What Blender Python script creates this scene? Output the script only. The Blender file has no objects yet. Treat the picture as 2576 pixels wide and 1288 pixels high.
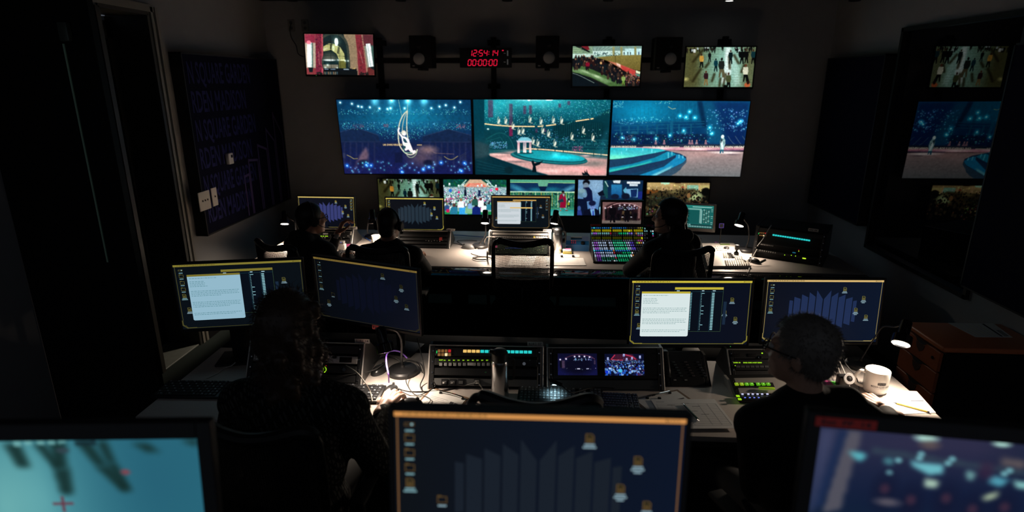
import bpy, bmesh, math, random
import numpy as np
from math import sin, cos, radians, pi, atan2, sqrt
from mathutils import Matrix, Vector, Euler

# ------------------------------------------------------------------ camera, world, exposure
SC = bpy.context.scene
COL = SC.collection
FPX, PITCH, YAW, CAMH = 1485.0, radians(16.5), radians(3.5), 2.15
cam = bpy.data.cameras.new('camera')
cam.sensor_width = 36.0
cam.lens = FPX / 2576.0 * 36.0
cam.clip_start = 0.05
cam.dof.use_dof = True
cam.dof.focus_distance = 3.4
cam.dof.aperture_fstop = cam.lens / 1000.0 / 0.0125
camo = bpy.data.objects.new('camera', cam)
camo.location = (0, 0, CAMH)
camo.rotation_euler = (pi / 2 - PITCH, 0, YAW)
COL.objects.link(camo)
SC.camera = camo

wd = bpy.data.worlds.new('dim_room_air')
SC.world = wd
wd.use_nodes = True
wd.node_tree.nodes['Background'].inputs[0].default_value = (0.85, 0.95, 1.15, 1)
wd.node_tree.nodes['Background'].inputs[1].default_value = 0.08
SC.view_settings.view_transform = 'Standard'
SC.view_settings.look = 'None'
SC.view_settings.exposure = 0.0
SC.view_settings.gamma = 1.0
SC.view_settings.use_curve_mapping = False
SC.cycles.max_bounces = 4
SC.cycles.diffuse_bounces = 2

# ------------------------------------------------------------------ pixel -> point helpers (a pixel gives a direction, a known plane the distance)
FW = Vector((-sin(YAW) * cos(PITCH), cos(YAW) * cos(PITCH), -sin(PITCH)))
RT = Vector((cos(YAW), sin(YAW), 0))
UP = RT.cross(FW)
CAM = Vector((0, 0, CAMH))
def ray(px, py): return FW + RT * ((px - 1288) / FPX) - UP * ((py - 644) / FPX)
def PY(px, py, Y): d = ray(px, py); return CAM + d * (Y / d.y)
def PZ(px, py, Z): d = ray(px, py); return CAM + d * ((Z - CAMH) / d.z)
def PX(px, py, X): d = ray(px, py); return CAM + d * (X / d.x)
def hit(px, py, o, n):
    d = ray(px, py); return CAM + d * ((Vector(o) - CAM).dot(n) / d.dot(n))
def lin(c):
    return tuple((v / 12.92 if v <= .04045 else ((v + .055) / 1.055) ** 2.4) for v in (x / 255.0 for x in c[:3]))

# ------------------------------------------------------------------ materials
MATS = {}
def mat(name, col, rough=.6, metal=0., spec=.5, emit=None, estr=1., noise=0., nscale=40., bump=0., ior=None, trans=0., coat=0.):
    if name in MATS: return MATS[name]
    m = bpy.data.materials.new(name); m.use_nodes = True
    nt = m.node_tree; b = nt.nodes['Principled BSDF']
    b.inputs['Base Color'].default_value = (*col, 1)
    b.inputs['Roughness'].default_value = rough
    b.inputs['Metallic'].default_value = metal
    b.inputs['Specular IOR Level'].default_value = spec
    if ior: b.inputs['IOR'].default_value = ior
    if trans: b.inputs['Transmission Weight'].default_value = trans
    if coat: b.inputs['Coat Weight'].default_value = coat
    if emit:
        b.inputs['Emission Color'].default_value = (*emit, 1)
        b.inputs['Emission Strength'].default_value = estr
    if noise or bump:
        tc = nt.nodes.new('ShaderNodeTexCoord'); nz = nt.nodes.new('ShaderNodeTexNoise')
        nz.inputs['Scale'].default_value = nscale; nz.inputs['Detail'].default_value = 4
        nt.links.new(tc.outputs['Object'], nz.inputs['Vector'])
        if noise:
            mx = nt.nodes.new('ShaderNodeMix'); mx.data_type = 'RGBA'
            mx.inputs[6].default_value = (*[c * (1 - noise) for c in col], 1)
            mx.inputs[7].default_value = (*[min(1, c * (1 + noise)) for c in col], 1)
            nt.links.new(nz.outputs['Fac'], mx.inputs[0]); nt.links.new(mx.outputs[2], b.inputs['Base Color'])
        if bump:
            bp = nt.nodes.new('ShaderNodeBump'); bp.inputs['Strength'].default_value = bump; bp.inputs['Distance'].default_value = .002
            nt.links.new(nz.outputs['Fac'], bp.inputs['Height']); nt.links.new(bp.outputs[0], b.inputs['Normal'])
    MATS[name] = m
    return m
def attr_mat(name, strength=1., rough=.35, spec=.3, base=(.004, .004, .005)):
    m = mat(name, base, rough, spec=spec, emit=(0, 0, 0), estr=strength)
    nt = m.node_tree
    a = nt.nodes.new('ShaderNodeAttribute'); a.attribute_name = 'col'
    nt.links.new(a.outputs['Color'], nt.nodes['Principled BSDF'].inputs['Emission Color'])
    return m
M_PIC = attr_mat('screen_picture', 1.0, .4, .08)
M_PIC.cycles.emission_sampling = 'NONE'
M_KEYS = attr_mat('lit_buttons', 1.0, .4)
BLK = mat('black_plastic', (.012, .012, .013), .45, spec=.35)
BLKM = mat('black_matte', (.010, .010, .011), .8, spec=.2)
BLKG = mat('black_gloss', (.006, .006, .007), .12)
DARKM = mat('dark_metal', (.03, .03, .033), .45, .6)
ALU = mat('brushed_aluminium', (.55, .54, .53), .32, .95, bump=.05, nscale=200)
STEEL = mat('stainless_steel', (.62, .62, .63), .22, 1.)
CHROME = mat('chrome', (.8, .8, .8), .1, 1.)
WHITE = mat('white_plastic', (.75, .73, .70), .4)
IVORY = mat('ivory_plate', (.72, .68, .60), .45)
PAPER = mat('paper', (.80, .78, .75), .85, spec=.1, noise=.03, nscale=30)
INK = mat('ink', (.05, .05, .06), .8)
PINK = mat('pink_note', (.85, .12, .42), .7)
REDT = mat('red_tape', (.75, .06, .05), .7)
DESK = mat('desk_laminate', (.56, .50, .46), .5, spec=.35, noise=.10, nscale=160)
GREY = mat('grey_paint', (.30, .29, .28), .5)
RUBBER = mat('rubber', (.015, .015, .015), .7, spec=.25)
SKIN = mat('skin', (.55, .33, .24), .5, spec=.4, noise=.12, nscale=60, bump=.1)

# ------------------------------------------------------------------ mesh collector
def basis(o, x, z):
    x = Vector(x).normalized(); z = Vector(z); z = (z - x * z.dot(x)).normalized(); y = z.cross(x)
    return Matrix(((x.x, y.x, z.x, o[0]), (x.y, y.y, z.y, o[1]), (x.z, y.z, z.z, o[2]), (0, 0, 0, 1)))
_RB = {}
class G:
    def __init__(s): s.v = []; s.f = []; s.c = None
    def add(s, vs, fs, M=None):
        n = len(s.v)
        s.v += [tuple(M @ Vector(p)) if M is not None else tuple(p) for p in vs]
        s.f += [tuple(i + n for i in f) for f in fs]
        return s
    def box(s, c, size, M=None):
        x, y, z = [d / 2 for d in size]; cx, cy, cz = c
        vs = [(cx + a * x, cy + b * y, cz + d * z) for a in (-1, 1) for b in (-1, 1) for d in (-1, 1)]
        return s.add(vs, [(0, 1, 3, 2), (4, 6, 7, 5), (0, 4, 5, 1), (2, 3, 7, 6), (0, 2, 6, 4), (1, 5, 7, 3)], M)
    def rbox(s, c, size, r=.004, seg=2, M=None):
        r = min(r, min(size) * .49)
        key = (tuple(round(d, 5) for d in size), round(r, 5), seg)
        if key not in _RB:
            bm = bmesh.new(); bmesh.ops.create_cube(bm, size=1)
            for v in bm.verts: v.co = Vector((v.co.x * size[0], v.co.y * size[1], v.co.z * size[2]))
            bmesh.ops.bevel(bm, geom=bm.edges[:], offset=r, segments=seg, profile=.5, affect='EDGES')
            bm.verts.ensure_lookup_table()
            _RB[key] = ([tuple(v.co) for v in bm.verts], [tuple(v.index for v in f.verts) for f in bm.faces]); bm.free()
        vs, fs = _RB[key]
        T = Matrix.Translation(c)
        return s.add(vs, fs, M @ T if M is not None else T)
    def prism(s, pts, d, M=None):           # polygon in x,z ; depth d along +y
        n = len(pts)
        vs = [(x, 0, z) for x, z in pts] + [(x, d, z) for x, z in pts]
        fs = [tuple(range(n)), tuple(range(2 * n - 1, n - 1, -1))] + [(i, i + n, (i + 1) % n + n, (i + 1) % n) for i in range(n)]
        return s.add(vs, fs, M)
    def lathe(s, prof, n=24, M=None, cap=True):   # prof: (r, z) list, axis z
        vs = []; fs = []
        for r, z in prof:
            for i in range(n):
                a = 2 * pi * i / n; vs.append((r * cos(a), r * sin(a), z))
        for k in range(len(prof) - 1):
            for i in range(n):
                j = (i + 1) % n; fs.append((k * n + i, k * n + j, (k + 1) * n + j, (k + 1) * n + i))
        if cap:
            if prof[0][0] > 1e-6: fs.append(tuple(range(n - 1, -1, -1)))
            if prof[-1][0] > 1e-6: b = (len(prof) - 1) * n; fs.append(tuple(range(b, b + n)))
        return s.add(vs, fs, M)
    def tube(s, path, r, n=8, closed=False, M=None, smooth=0):
        P = [Vector(p) for p in path]
        if smooth: P = spline(P, smooth, closed)
        R = r if isinstance(r, (list, tuple)) else [r] * len(P)
        if len(R) != len(P): R = [R[int(i * (len(R) - 1) / (len(P) - 1))] for i in range(len(P))]
        vs = []; fs = []; m = len(P)
        t0 = (P[1] - P[0]).normalized(); nrm = t0.orthogonal().normalized()
        for i, p in enumerate(P):
            if closed: t = (P[(i + 1) % m] - P[i - 1]).normalized()
            else: t = (P[min(i + 1, m - 1)] - P[max(i - 1, 0)]).normalized()
            nrm = (nrm - t * nrm.dot(t)).normalized(); b = t.cross(nrm)
            for k in range(n):
                a = 2 * pi * k / n; vs.append(p + (nrm * cos(a) + b * sin(a)) * R[i])
        for i in range(m if closed else m - 1):
            for k in range(n):
                l = (k + 1) % n; j = (i + 1) % m
                fs.append((i * n + k, i * n + l, j * n + l, j * n + k))
        if not closed: fs += [tuple(range(n - 1, -1, -1)), tuple(range((m - 1) * n, m * n))]
        return s.add(vs, fs, M)
    def ell(s, c, r, n=16, m=10, M=None):
        vs = []; fs = []
        for i in range(m + 1):
            a = pi * i / m
            for k in range(n):
                b = 2 * pi * k / n
                vs.append((c[0] + r[0] * sin(a) * cos(b), c[1] + r[1] * sin(a) * sin(b), c[2] + r[2] * cos(a)))
        for i in range(m):
            for k in range(n):
                l = (k + 1) % n; fs.append((i * n + k, (i + 1) * n + k, (i + 1) * n + l, i * n + l))
        return s.add(vs, fs, M)
    def quad(s, a, b, c, d): return s.add([a, b, c, d], [(0, 1, 2, 3)])
    def mesh(s, name, smooth=35):
        me = bpy.data.meshes.new(name); me.from_pydata(s.v, [], s.f)
        if smooth:
            me.shade_smooth(); me.set_sharp_from_angle(angle=radians(smooth))
        me.update(); return me
def spline(P, k=6, closed=False):
    P = [Vector(p) for p in P]; out = []; n = len(P)
    for i in range(n if closed else n - 1):
        if closed: a, b, c, d = P[i - 1], P[i], P[(i + 1) % n], P[(i + 2) % n]
        else: a, b, c, d = P[max(i - 1, 0)], P[i], P[i + 1], P[min(i + 2, n - 1)]
        for j in range(k):
            t = j / k
            out.append(.5 * ((2 * b) + (c - a) * t + (2 * a - 5 * b + 4 * c - d) * t * t + (3 * b - a - 3 * c + d) * t ** 3))
    if not closed: out.append(P[-1])
    return out

# ------------------------------------------------------------------ objects
def tag(o, label=None, cat=None, group=None, kind=None):
    if label: o['label'] = label
    if cat: o['category'] = cat
    if group: o['group'] = group
    if kind: o['kind'] = kind
    return o
def thing(name, label, cat, loc=(0, 0, 0), rz=0., group=None):
    o = bpy.data.objects.new(name, None); o.empty_display_size = .05
    o.location = loc; o.rotation_euler = (0, 0, rz); COL.objects.link(o)
    return tag(o, label, cat, group)
def obj(name, g, m, parent=None, label=None, cat=None, group=None, kind=None, world=False, smooth=35, loc=None, rz=None):
    me = g if isinstance(g, bpy.types.Mesh) else g.mesh(name, smooth)
    if m is not None and not me.materials: me.materials.append(m)
    o = bpy.data.objects.new(name, me); COL.objects.link(o)
    if parent is not None:
        o.parent = parent
        if world: o.matrix_parent_inverse = wm(parent).inverted()
    if loc is not None: o.location = loc
    if rz is not None: o.rotation_euler = (0, 0, rz)
    return tag(o, label, cat, group, kind)
def wm(o):
    M = Matrix.LocRotScale(o.location, o.rotation_euler, o.scale)
    if o.parent is not None: return wm(o.parent) @ o.matrix_parent_inverse @ M
    return M
def copy_tree(o, parent=None):
    c = o.copy(); COL.objects.link(c)
    if parent is not None: c.parent = parent
    for ch in o.children: copy_tree(ch, c)
    return c
_TX = {}
def text_mesh(s, size=1., align='CENTER', extrude=0.):
    k = (s, align, extrude)
    if k not in _TX:
        cu = bpy.data.curves.new('txt', 'FONT'); cu.body = s; cu.size = 1.; cu.align_x = align; cu.align_y = 'CENTER'; cu.resolution_u = 2; cu.offset = .016
        cu.extrude = extrude
        o = bpy.data.objects.new('txt', cu)
        me = bpy.data.meshes.new_from_object(o)
        vs = [tuple(v.co) for v in me.vertices]; fs = [tuple(p.vertices) for p in me.polygons]
        bpy.data.objects.remove(o); bpy.data.curves.remove(cu); bpy.data.meshes.remove(me)
        _TX[k] = (vs, fs)
    vs, fs = _TX[k]
    return [(x * size, y * size, z * size) for x, y, z in vs], fs
def text_g(s, size, M, align='CENTER', fit=None):
    vs, fs = text_mesh(s, 1., align)
    w = max(v[0] for v in vs) - min(v[0] for v in vs); sx = size
    if fit: sx = fit / w
    return G().add([(v[0] * sx, 0, v[1] * size) for v in vs], fs, M)
# ------------------------------------------------------------------ pictures shown on the video screens (painted in code, stored as emission colour per vertex)
def homog(src, dst):
    A = []; b = []
    for (x, y), (u, v) in zip(src, dst):
        A += [[x, y, 1, 0, 0, 0, -u * x, -u * y], [0, 0, 0, x, y, 1, -v * x, -v * y]]; b += [u, v]
    return np.append(np.linalg.solve(np.array(A, float), np.array(b, float)), 1).reshape(3, 3)
class Pic:
    def __init__(s, quad, rw, rh, seed=1, ss=2):
        s.rw, s.rh, s.ss = rw, rh, ss; s.W, s.H = rw * ss, rh * ss
        s.Hm = homog(quad, [(0, 0), (s.W, 0), (s.W, s.H), (0, s.H)])
        s.k = s.W / (quad[1][0] - quad[0][0])
        s.a = np.zeros((s.H, s.W, 3), np.float32); s.rng = np.random.default_rng(seed); s.vec = []
    def m(s, x, y):
        p = s.Hm @ np.array([x, y, 1.]); return p[0] / p[2], p[1] / p[2]
    def _win(s, x0, y0, x1, y1):
        x0 = max(0, int(x0)); y0 = max(0, int(y0)); x1 = min(s.W, int(x1) + 2); y1 = min(s.H, int(y1) + 2)
        if x1 <= x0 or y1 <= y0: return None
        yy, xx = np.mgrid[y0:y1, x0:x1]; return slice(y0, y1), slice(x0, x1), xx + .5, yy + .5
    def _mix(s, sl, mask, col, al):
        c = np.array(col, np.float32) / 255.; w = (mask * al)[..., None]
        s.a[sl] = s.a[sl] * (1 - w) + c * w
    def poly(s, pts, col, al=1., soft=0, col2=None):
        P = [s.m(*p) for p in pts]; xs = [p[0] for p in P]; ys = [p[1] for p in P]; pad = soft * s.k * 2 + 1
        w = s._win(min(xs) - pad, min(ys) - pad, max(xs) + pad, max(ys) + pad)
        if w is None: return s
        sy, sx, X, Y = w; ins = np.zeros(X.shape, bool); n = len(P)
        for i in range(n):
            (xa, ya), (xb, yb) = P[i], P[(i + 1) % n]
            if ya == yb: continue
            c = ((ya > Y) != (yb > Y)) & (X < (xb - xa) * (Y - ya) / (yb - ya) + xa); ins ^= c
        mk = ins.astype(np.float32)
        if soft: mk = blur(mk, soft * s.k)
        if col2 is not None:
            t = np.clip((Y - min(ys)) / max(1, max(ys) - min(ys)), 0, 1)[..., None]
            cc = (np.array(col, np.float32) * (1 - t) + np.array(col2, np.float32) * t) / 255.
            wgt = (mk * al)[..., None]; s.a[sy, sx] = s.a[sy, sx] * (1 - wgt) + cc * wgt
        else: s._mix((sy, sx), mk, col, al)
        return s
    def rect(s, x0, y0, x1, y1, col, al=1., soft=0, col2=None): return s.poly([(x0, y0), (x1, y0), (x1, y1), (x0, y1)], col, al, soft, col2)
    def ell(s, x, y, rx, ry, col, al=1., soft=.15, rot=0.):
        cx, cy = s.m(x, y); rx *= s.k; ry *= s.k; R = max(rx, ry) * (1 + soft) + 1
        w = s._win(cx - R, cy - R, cx + R, cy + R)
        if w is None: return s
        sy, sx, X, Y = w; dx, dy = X - cx, Y - cy
        if rot: dx, dy = dx * cos(rot) + dy * sin(rot), -dx * sin(rot) + dy * cos(rot)
        d = np.sqrt((dx / rx) ** 2 + (dy / ry) ** 2)
        s._mix((sy, sx), np.clip((1 + soft - d) / max(soft * 2, .6 / max(min(rx, ry), .5)), 0, 1), col, al); return s
    def glow(s, x, y, rx, col, al=1., ry=None, rot=0.):
        ry = ry or rx; cx, cy = s.m(x, y); rx *= s.k; ry *= s.k; R = max(rx, ry) * 2.6 + 1
        w = s._win(cx - R, cy - R, cx + R, cy + R)
        if w is None: return s
        sy, sx, X, Y = w; dx, dy = X - cx, Y - cy
        if rot: dx, dy = dx * cos(rot) + dy * sin(rot), -dx * sin(rot) + dy * cos(rot)
        g = np.exp(-((dx / rx) ** 2 + (dy / ry) ** 2))
        s.a[sy, sx] += g[..., None] * np.array(col, np.float32) / 255. * al; return s
    def line(s, pts, wd, col, al=1., sm=0, soft=0):
        if sm: pts = [(p.x, p.y) for p in spline([Vector((x, y, 0)) for x, y in pts], sm)]
        for (xa, ya), (xb, yb) in zip(pts[:-1], pts[1:]):
            d = sqrt((xb - xa) ** 2 + (yb - ya) ** 2) or 1; h = max(wd, .9 / s.k) / 2; nx, ny = -(yb - ya) / d * h, (xb - xa) / d * h
            s.poly([(xa + nx, ya + ny), (xb + nx, yb + ny), (xb - nx, yb - ny), (xa - nx, ya - ny)], col, al, soft)
        return s
    def dots(s, n, x0, y0, x1, y1, r, col, al=1., halo=0, jit=.35, test=None):
        for _ in range(n):
            x = s.rng.uniform(x0, x1); y = s.rng.uniform(y0, y1)
            if test and not test(x, y): continue
            b = s.rng.uniform(.45, 1); rr = r * s.rng.uniform(.7, 1.25)
            c = [min(255, v * (1 + s.rng.uniform(-jit, jit) * .5)) for v in col]
            if halo: s.glow(x, y, rr * 3, c, .28 * b * halo)
            s.ell(x, y, rr, rr, c, al * b, .3)
        return s
    def noise(s, amt, cell=6, mono=True):
        h, w = s.H // cell + 3, s.W // cell + 3
        n = s.rng.normal(0, 1, (h, w, 1 if mono else 3)).astype(np.float32)
        yi = np.linspace(0, h - 2.001, s.H); xi = np.linspace(0, w - 2.001, s.W)
        y0 = yi.astype(int); x0 = xi.astype(int); fy = (yi - y0)[:, None, None]; fx = (xi - x0)[None, :, None]
        v = (n[y0][:, x0] * (1 - fy) * (1 - fx) + n[y0 + 1][:, x0] * fy * (1 - fx) + n[y0][:, x0 + 1] * (1 - fy) * fx + n[y0 + 1][:, x0 + 1] * fy * fx)
        s.a *= np.clip(1 + v * amt, 0, 3); return s
    def person(s, x, y, h, shirt, legs=(20, 22, 24), head=(90, 65, 50), lean=0., w=.30, al=1.):
        s.poly([(x - h * .09, y - h * .48), (x + h * .1, y - h * .48), (x + h * .13 + lean * h * .3, y), (x + h * .04, y), (x, y - h * .3), (x - h * .08, y), (x - h * .15, y)], legs, al)
        s.poly([(x - w * h * .42, y - h * .83), (x + w * h * .42, y - h * .83), (x + w * h * .52, y - h * .6), (x + w * h * .38, y - h * .42), (x - w * h * .38, y - h * .42), (x - w * h * .55, y - h * .6)], shirt, al)
        s.ell(x + lean * h * .05, y - h * .915, h * .055, h * .075, head, al); return s
    def grade(s, g, k): s.a = np.clip(s.a, 0, 1.3) ** g * k; return s
    def text(s, t, x, y, w, hgt, col, al=1.): s.vec.append((t, x, y, w, hgt, col)); return s
    def image(s):
        a = s.a.reshape(s.rh, s.ss, s.rw, s.ss, 3).mean((1, 3)); return np.clip(a, 0, 1.15)
def blur(a, sig):
    r = max(1, int(sig * 2)); k = np.exp(-.5 * (np.arange(-r, r + 1) / max(sig, .3)) ** 2); k /= k.sum()
    p = np.pad(a, r, mode='constant'); h, w = a.shape
    t = sum(k[i] * p[:, i:i + w] for i in range(2 * r + 1)); return sum(k[i] * t[i:i + h] for i in range(2 * r + 1))
def to_lin(a): return np.where(a <= .04045, a / 12.92, ((np.maximum(a, 0) + .055) / 1.055) ** 2.4)

def pic_mesh(name, pic, w, h, gain=1.):
    """grid in local x,z, picture facing -y"""
    img = to_lin(pic.image()); rh, rw = img.shape[:2]
    xs = (np.arange(rw) + .5) / rw; ys = (np.arange(rh) + .5) / rh
    xs[0], xs[-1], ys[0], ys[-1] = 0, 1, 0, 1
    V = np.zeros((rh, rw, 3), np.float32); V[..., 0] = ((xs - .5) * w)[None]; V[..., 2] = ((.5 - ys) * h)[:, None]
    idx = np.arange(rh * rw).reshape(rh, rw)
    Fq = np.stack([idx[:-1, :-1], idx[1:, :-1], idx[1:, 1:], idx[:-1, 1:]], -1).reshape(-1, 4)
    V = V.reshape(-1, 3); C = np.concatenate([img.reshape(-1, 3) * gain, np.ones((rh * rw, 1))], 1)
    extraV, extraF, extraC = [], [], []
    n = len(V)
    for t, x, y, tw, th, col in pic.vec:
        vs, fs = text_mesh(t, 1., 'LEFT')
        x0 = min(v[0] for v in vs); wid = max(v[0] for v in vs) - x0
        for v in vs:
            u, q = pic.m(x + (v[0] - x0) / wid * tw, y - v[1] * th / .7)
            extraV.append(((u / pic.W - .5) * w, -.0006, (.5 - q / pic.H) * h))
        extraC += [(*lin(col), 1)] * len(vs)
        extraF += [tuple(i + n for i in f) for f in fs]; n += len(vs)
    return col_mesh(name, V, Fq, C, extraV, extraF, extraC)
def col_mesh(name, V, Fq, C, eV=(), eF=(), eC=()):
    me = bpy.data.meshes.new(name)
    V = np.concatenate([V, np.array(eV, np.float32).reshape(-1, 3)]) if len(eV) else np.asarray(V, np.float32)
    C = np.concatenate([C, np.array(eC, np.float32)]) if len(eC) else np.asarray(C, np.float32)
    loops = list(np.asarray(Fq).ravel()) if not isinstance(Fq, list) else [i for f in Fq for i in f]
    tot = [4] * len(Fq) if not isinstance(Fq, list) else [len(f) for f in Fq]
    for f in eF: loops += f; tot.append(len(f))
    tot = np.array(tot, np.int32); st = np.concatenate([[0], np.cumsum(tot)[:-1]]).astype(np.int32)
    me.vertices.add(len(V)); me.vertices.foreach_set('co', V.astype(np.float32).ravel())
    me.loops.add(len(loops)); me.loops.foreach_set('vertex_index', np.array(loops, np.int32))
    me.polygons.add(len(tot)); me.polygons.foreach_set('loop_start', st); me.polygons.foreach_set('loop_total', tot)
    me.update(calc_edges=True)
    ca = me.color_attributes.new('col', 'FLOAT_COLOR', 'POINT'); ca.data.foreach_set('color', C.astype(np.float32).ravel())
    return me

def pic_swing():
    p = Pic([(35, 75), (2165, 72), (2192, 1236), (168, 1230)], 352, 198, 3)
    p.rect(0, 0, 2262, 420, (8, 44, 78), 1, 0, (12, 62, 92)); p.rect(0, 400, 2262, 760, (14, 58, 92), 1, 0, (16, 30, 68)); p.rect(0, 740, 2262, 1288, (18, 30, 64), 1, 0, (22, 26, 78))
    p.glow(1130, 250, 620, (10, 62, 66), .8, 260); p.glow(1130, 480, 800, (2, 24, 22), .8, 160)
    for x, y in ((645, 85), (910, 80), (1170, 90), (1425, 85)):
        p.glow(x, y, 60, (110, 190, 190), .8, 70); p.poly([(x - 14, y), (x + 14, y), (x + 60, y + 210), (x - 60, y + 210)], (80, 170, 180), .22, 20)
    p.poly([(60, 600), (345, 515), (700, 635), (725, 735), (60, 735)], (20, 36, 66), .95); p.line([(70, 590), (345, 512), (700, 632)], 10, (40, 54, 84), .8)
    p.poly([(1400, 650), (1810, 540), (2190, 640), (2190, 735), (1400, 735)], (20, 36, 66), .95); p.line([(1420, 645), (1810, 535), (2190, 636)], 10, (40, 54, 84), .8)
    p.line([(90, 735), (740, 735)], 12, (34, 46, 78)); p.line([(1400, 735), (2190, 735)], 12, (34, 46, 78))
    for x in list(range(150, 700, 95)) + list(range(1500, 2180, 95)): p.rect(x, 745, x + 26, 1090, (38, 44, 76), .6, 4)
    p.poly([(505, 810), (545, 930), (530, 1010), (360, 1080), (400, 960)], (118, 92, 104), .8, 18); p.poly([(350, 1040), (420, 1000), (330, 1220), (270, 1220)], (60, 50, 80), .5, 14)
    p.ell(1480, 860, 130, 60, (140, 112, 112), .85, .7); p.ell(1390, 980, 190, 120, (96, 78, 90), .75, .8); p.line([(1500, 850), (1600, 910), (1900, 925)], 8, (120, 100, 100), .7)
    p.rect(960, 900, 1080, 1060, (16, 22, 50), .8, 4); p.ell(460, 1060, 80, 50, (14, 20, 46), .9, .3); p.ell(1490, 1060, 80, 50, (14, 20, 46), .9, .3)
    p.dots(230, 50, 225, 2170, 305, 4.2, (110, 220, 225), .95); p.dots(340, 75, 425, 2175, 545, 4.4, (100, 215, 225), .95)
    p.dots(60, 780, 460, 860, 500, 5, (150, 80, 100), .5); p.dots(60, 1940, 460, 2080, 520, 6, (160, 90, 110), .6); p.dots(60, 300, 460, 480, 510, 6, (120, 80, 100), .5)
    p.dots(150, 630, 540, 1520, 700, 4.6, (100, 210, 220), .95, test=lambda x, y: abs(x - 1080) < 470 - (y - 540) * 1.3)
    for x, y in ((97, 120), (282, 138), (382, 178), (437, 188), (567, 194), (718, 211), (846, 220), (894, 208), (1118, 209), (1542, 206), (1671, 180), (1772, 158), (1908, 194), (2003, 108), (1170, 90), (910, 80)):
        p.glow(x, y, 24, (140, 200, 190), .7); p.ell(x, y, 11, 11, (240, 252, 245))
    p.dots(200, 180, 1040, 2190, 1230, 6, (70, 50, 90), .5); p.dots(62, 180, 1040, 2190, 1225, 7, (110, 205, 240), 1, 1.2)
    for x, y in ((205, 1108), (507, 1096), (583, 1103), (1070, 1203), (1410, 1167), (1692, 1060), (2015, 1190), (1500, 1130), (2063, 1066)): p.glow(x, y, 34, (20, 110, 190), .9); p.ell(x, y, 10, 10, (190, 245, 250))
    for l in ([(200, 940), (255, 965), (310, 1000), (372, 995)], [(1740, 960), (1800, 1000), (1845, 1012), (1885, 1005), (1960, 955)]): p.line(l, 9, (150, 140, 90), .9)
    for k in range(5): p.line([(1650, 960 + k * 14), (1700, 975 + k * 12)], 5, (90, 90, 90), .6); p.line([(1990, 960 + k * 14), (2085, 900 + k * 30)], 5, (80, 84, 84), .6); p.line([(140, 910 + k * 16), (178, 930 + k * 15)], 5, (90, 90, 90), .6)
    p.noise(.06, 8); IV = (205, 205, 180)
    p.line([(1020, 75), (1075, 350)], 6, (130, 180, 170)); p.line([(1168, 95), (1162, 245)], 7, (150, 190, 180))
    p.line([(1162, 245), (1090, 320), (1035, 450), (1015, 620), (1035, 780), (1110, 895), (1205, 935), (1290, 900), (1318, 850)], 15, IV, 1, 6)
    p.line([(1162, 250), (1115, 350), (1085, 480), (1078, 620)], 11, (170, 180, 160), 1, 6); p.line([(1162, 250), (1150, 480), (1172, 700), (1240, 870)], 13, IV, 1, 6)
    p.line([(1145, 930), (1180, 970), (1235, 976), (1290, 935), (1312, 880)], 10, (150, 165, 140), 1, 6); p.line([(1090, 830), (1110, 900), (1240, 905)], 8, (140, 190, 160))
    p.poly([(1060, 640), (1130, 655), (1185, 700), (1200, 760), (1210, 830), (1110, 830), (1085, 760)], (226, 220, 222)); p.poly([(1090, 670), (1130, 690), (1165, 750), (1120, 750), (1095, 720)], (26, 62, 72)); p.poly([(1090, 790), (1130, 800), (1140, 850), (1090, 850)], (30, 70, 74))
    p.line([(1080, 660), (1030, 600), (1014, 560), (1030, 510)], 24, (232, 224, 226)); p.line([(1120, 860), (1180, 830), (1230, 890), (1290, 880)], 34, (232, 222, 224)); p.line([(1190, 760), (1230, 860), (1265, 920)], 26, (232, 222, 224))
    p.ell(1103, 596, 40, 42, (214, 205, 190)); p.ell(1110, 608, 24, 26, (238, 226, 222)); p.line([(1035, 588), (1165, 602)], 6, (170, 190, 170)); p.rect(1085, 760, 1165, 788, (200, 215, 190), .8, 4)
    p.glow(1125, 700, 70, (26, 30, 34), .5, 140); p.grade(1.05, 1.15)
    p.text('UR OWN VIRGIN\'S', 775, 782, 300, 26, (246, 214, 150)); p.text('<<<<', 1312, 784, 76, 26, (240, 210, 150)); p.glow(925, 770, 160, (70, 40, 20), .4, 22)
    return p
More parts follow.
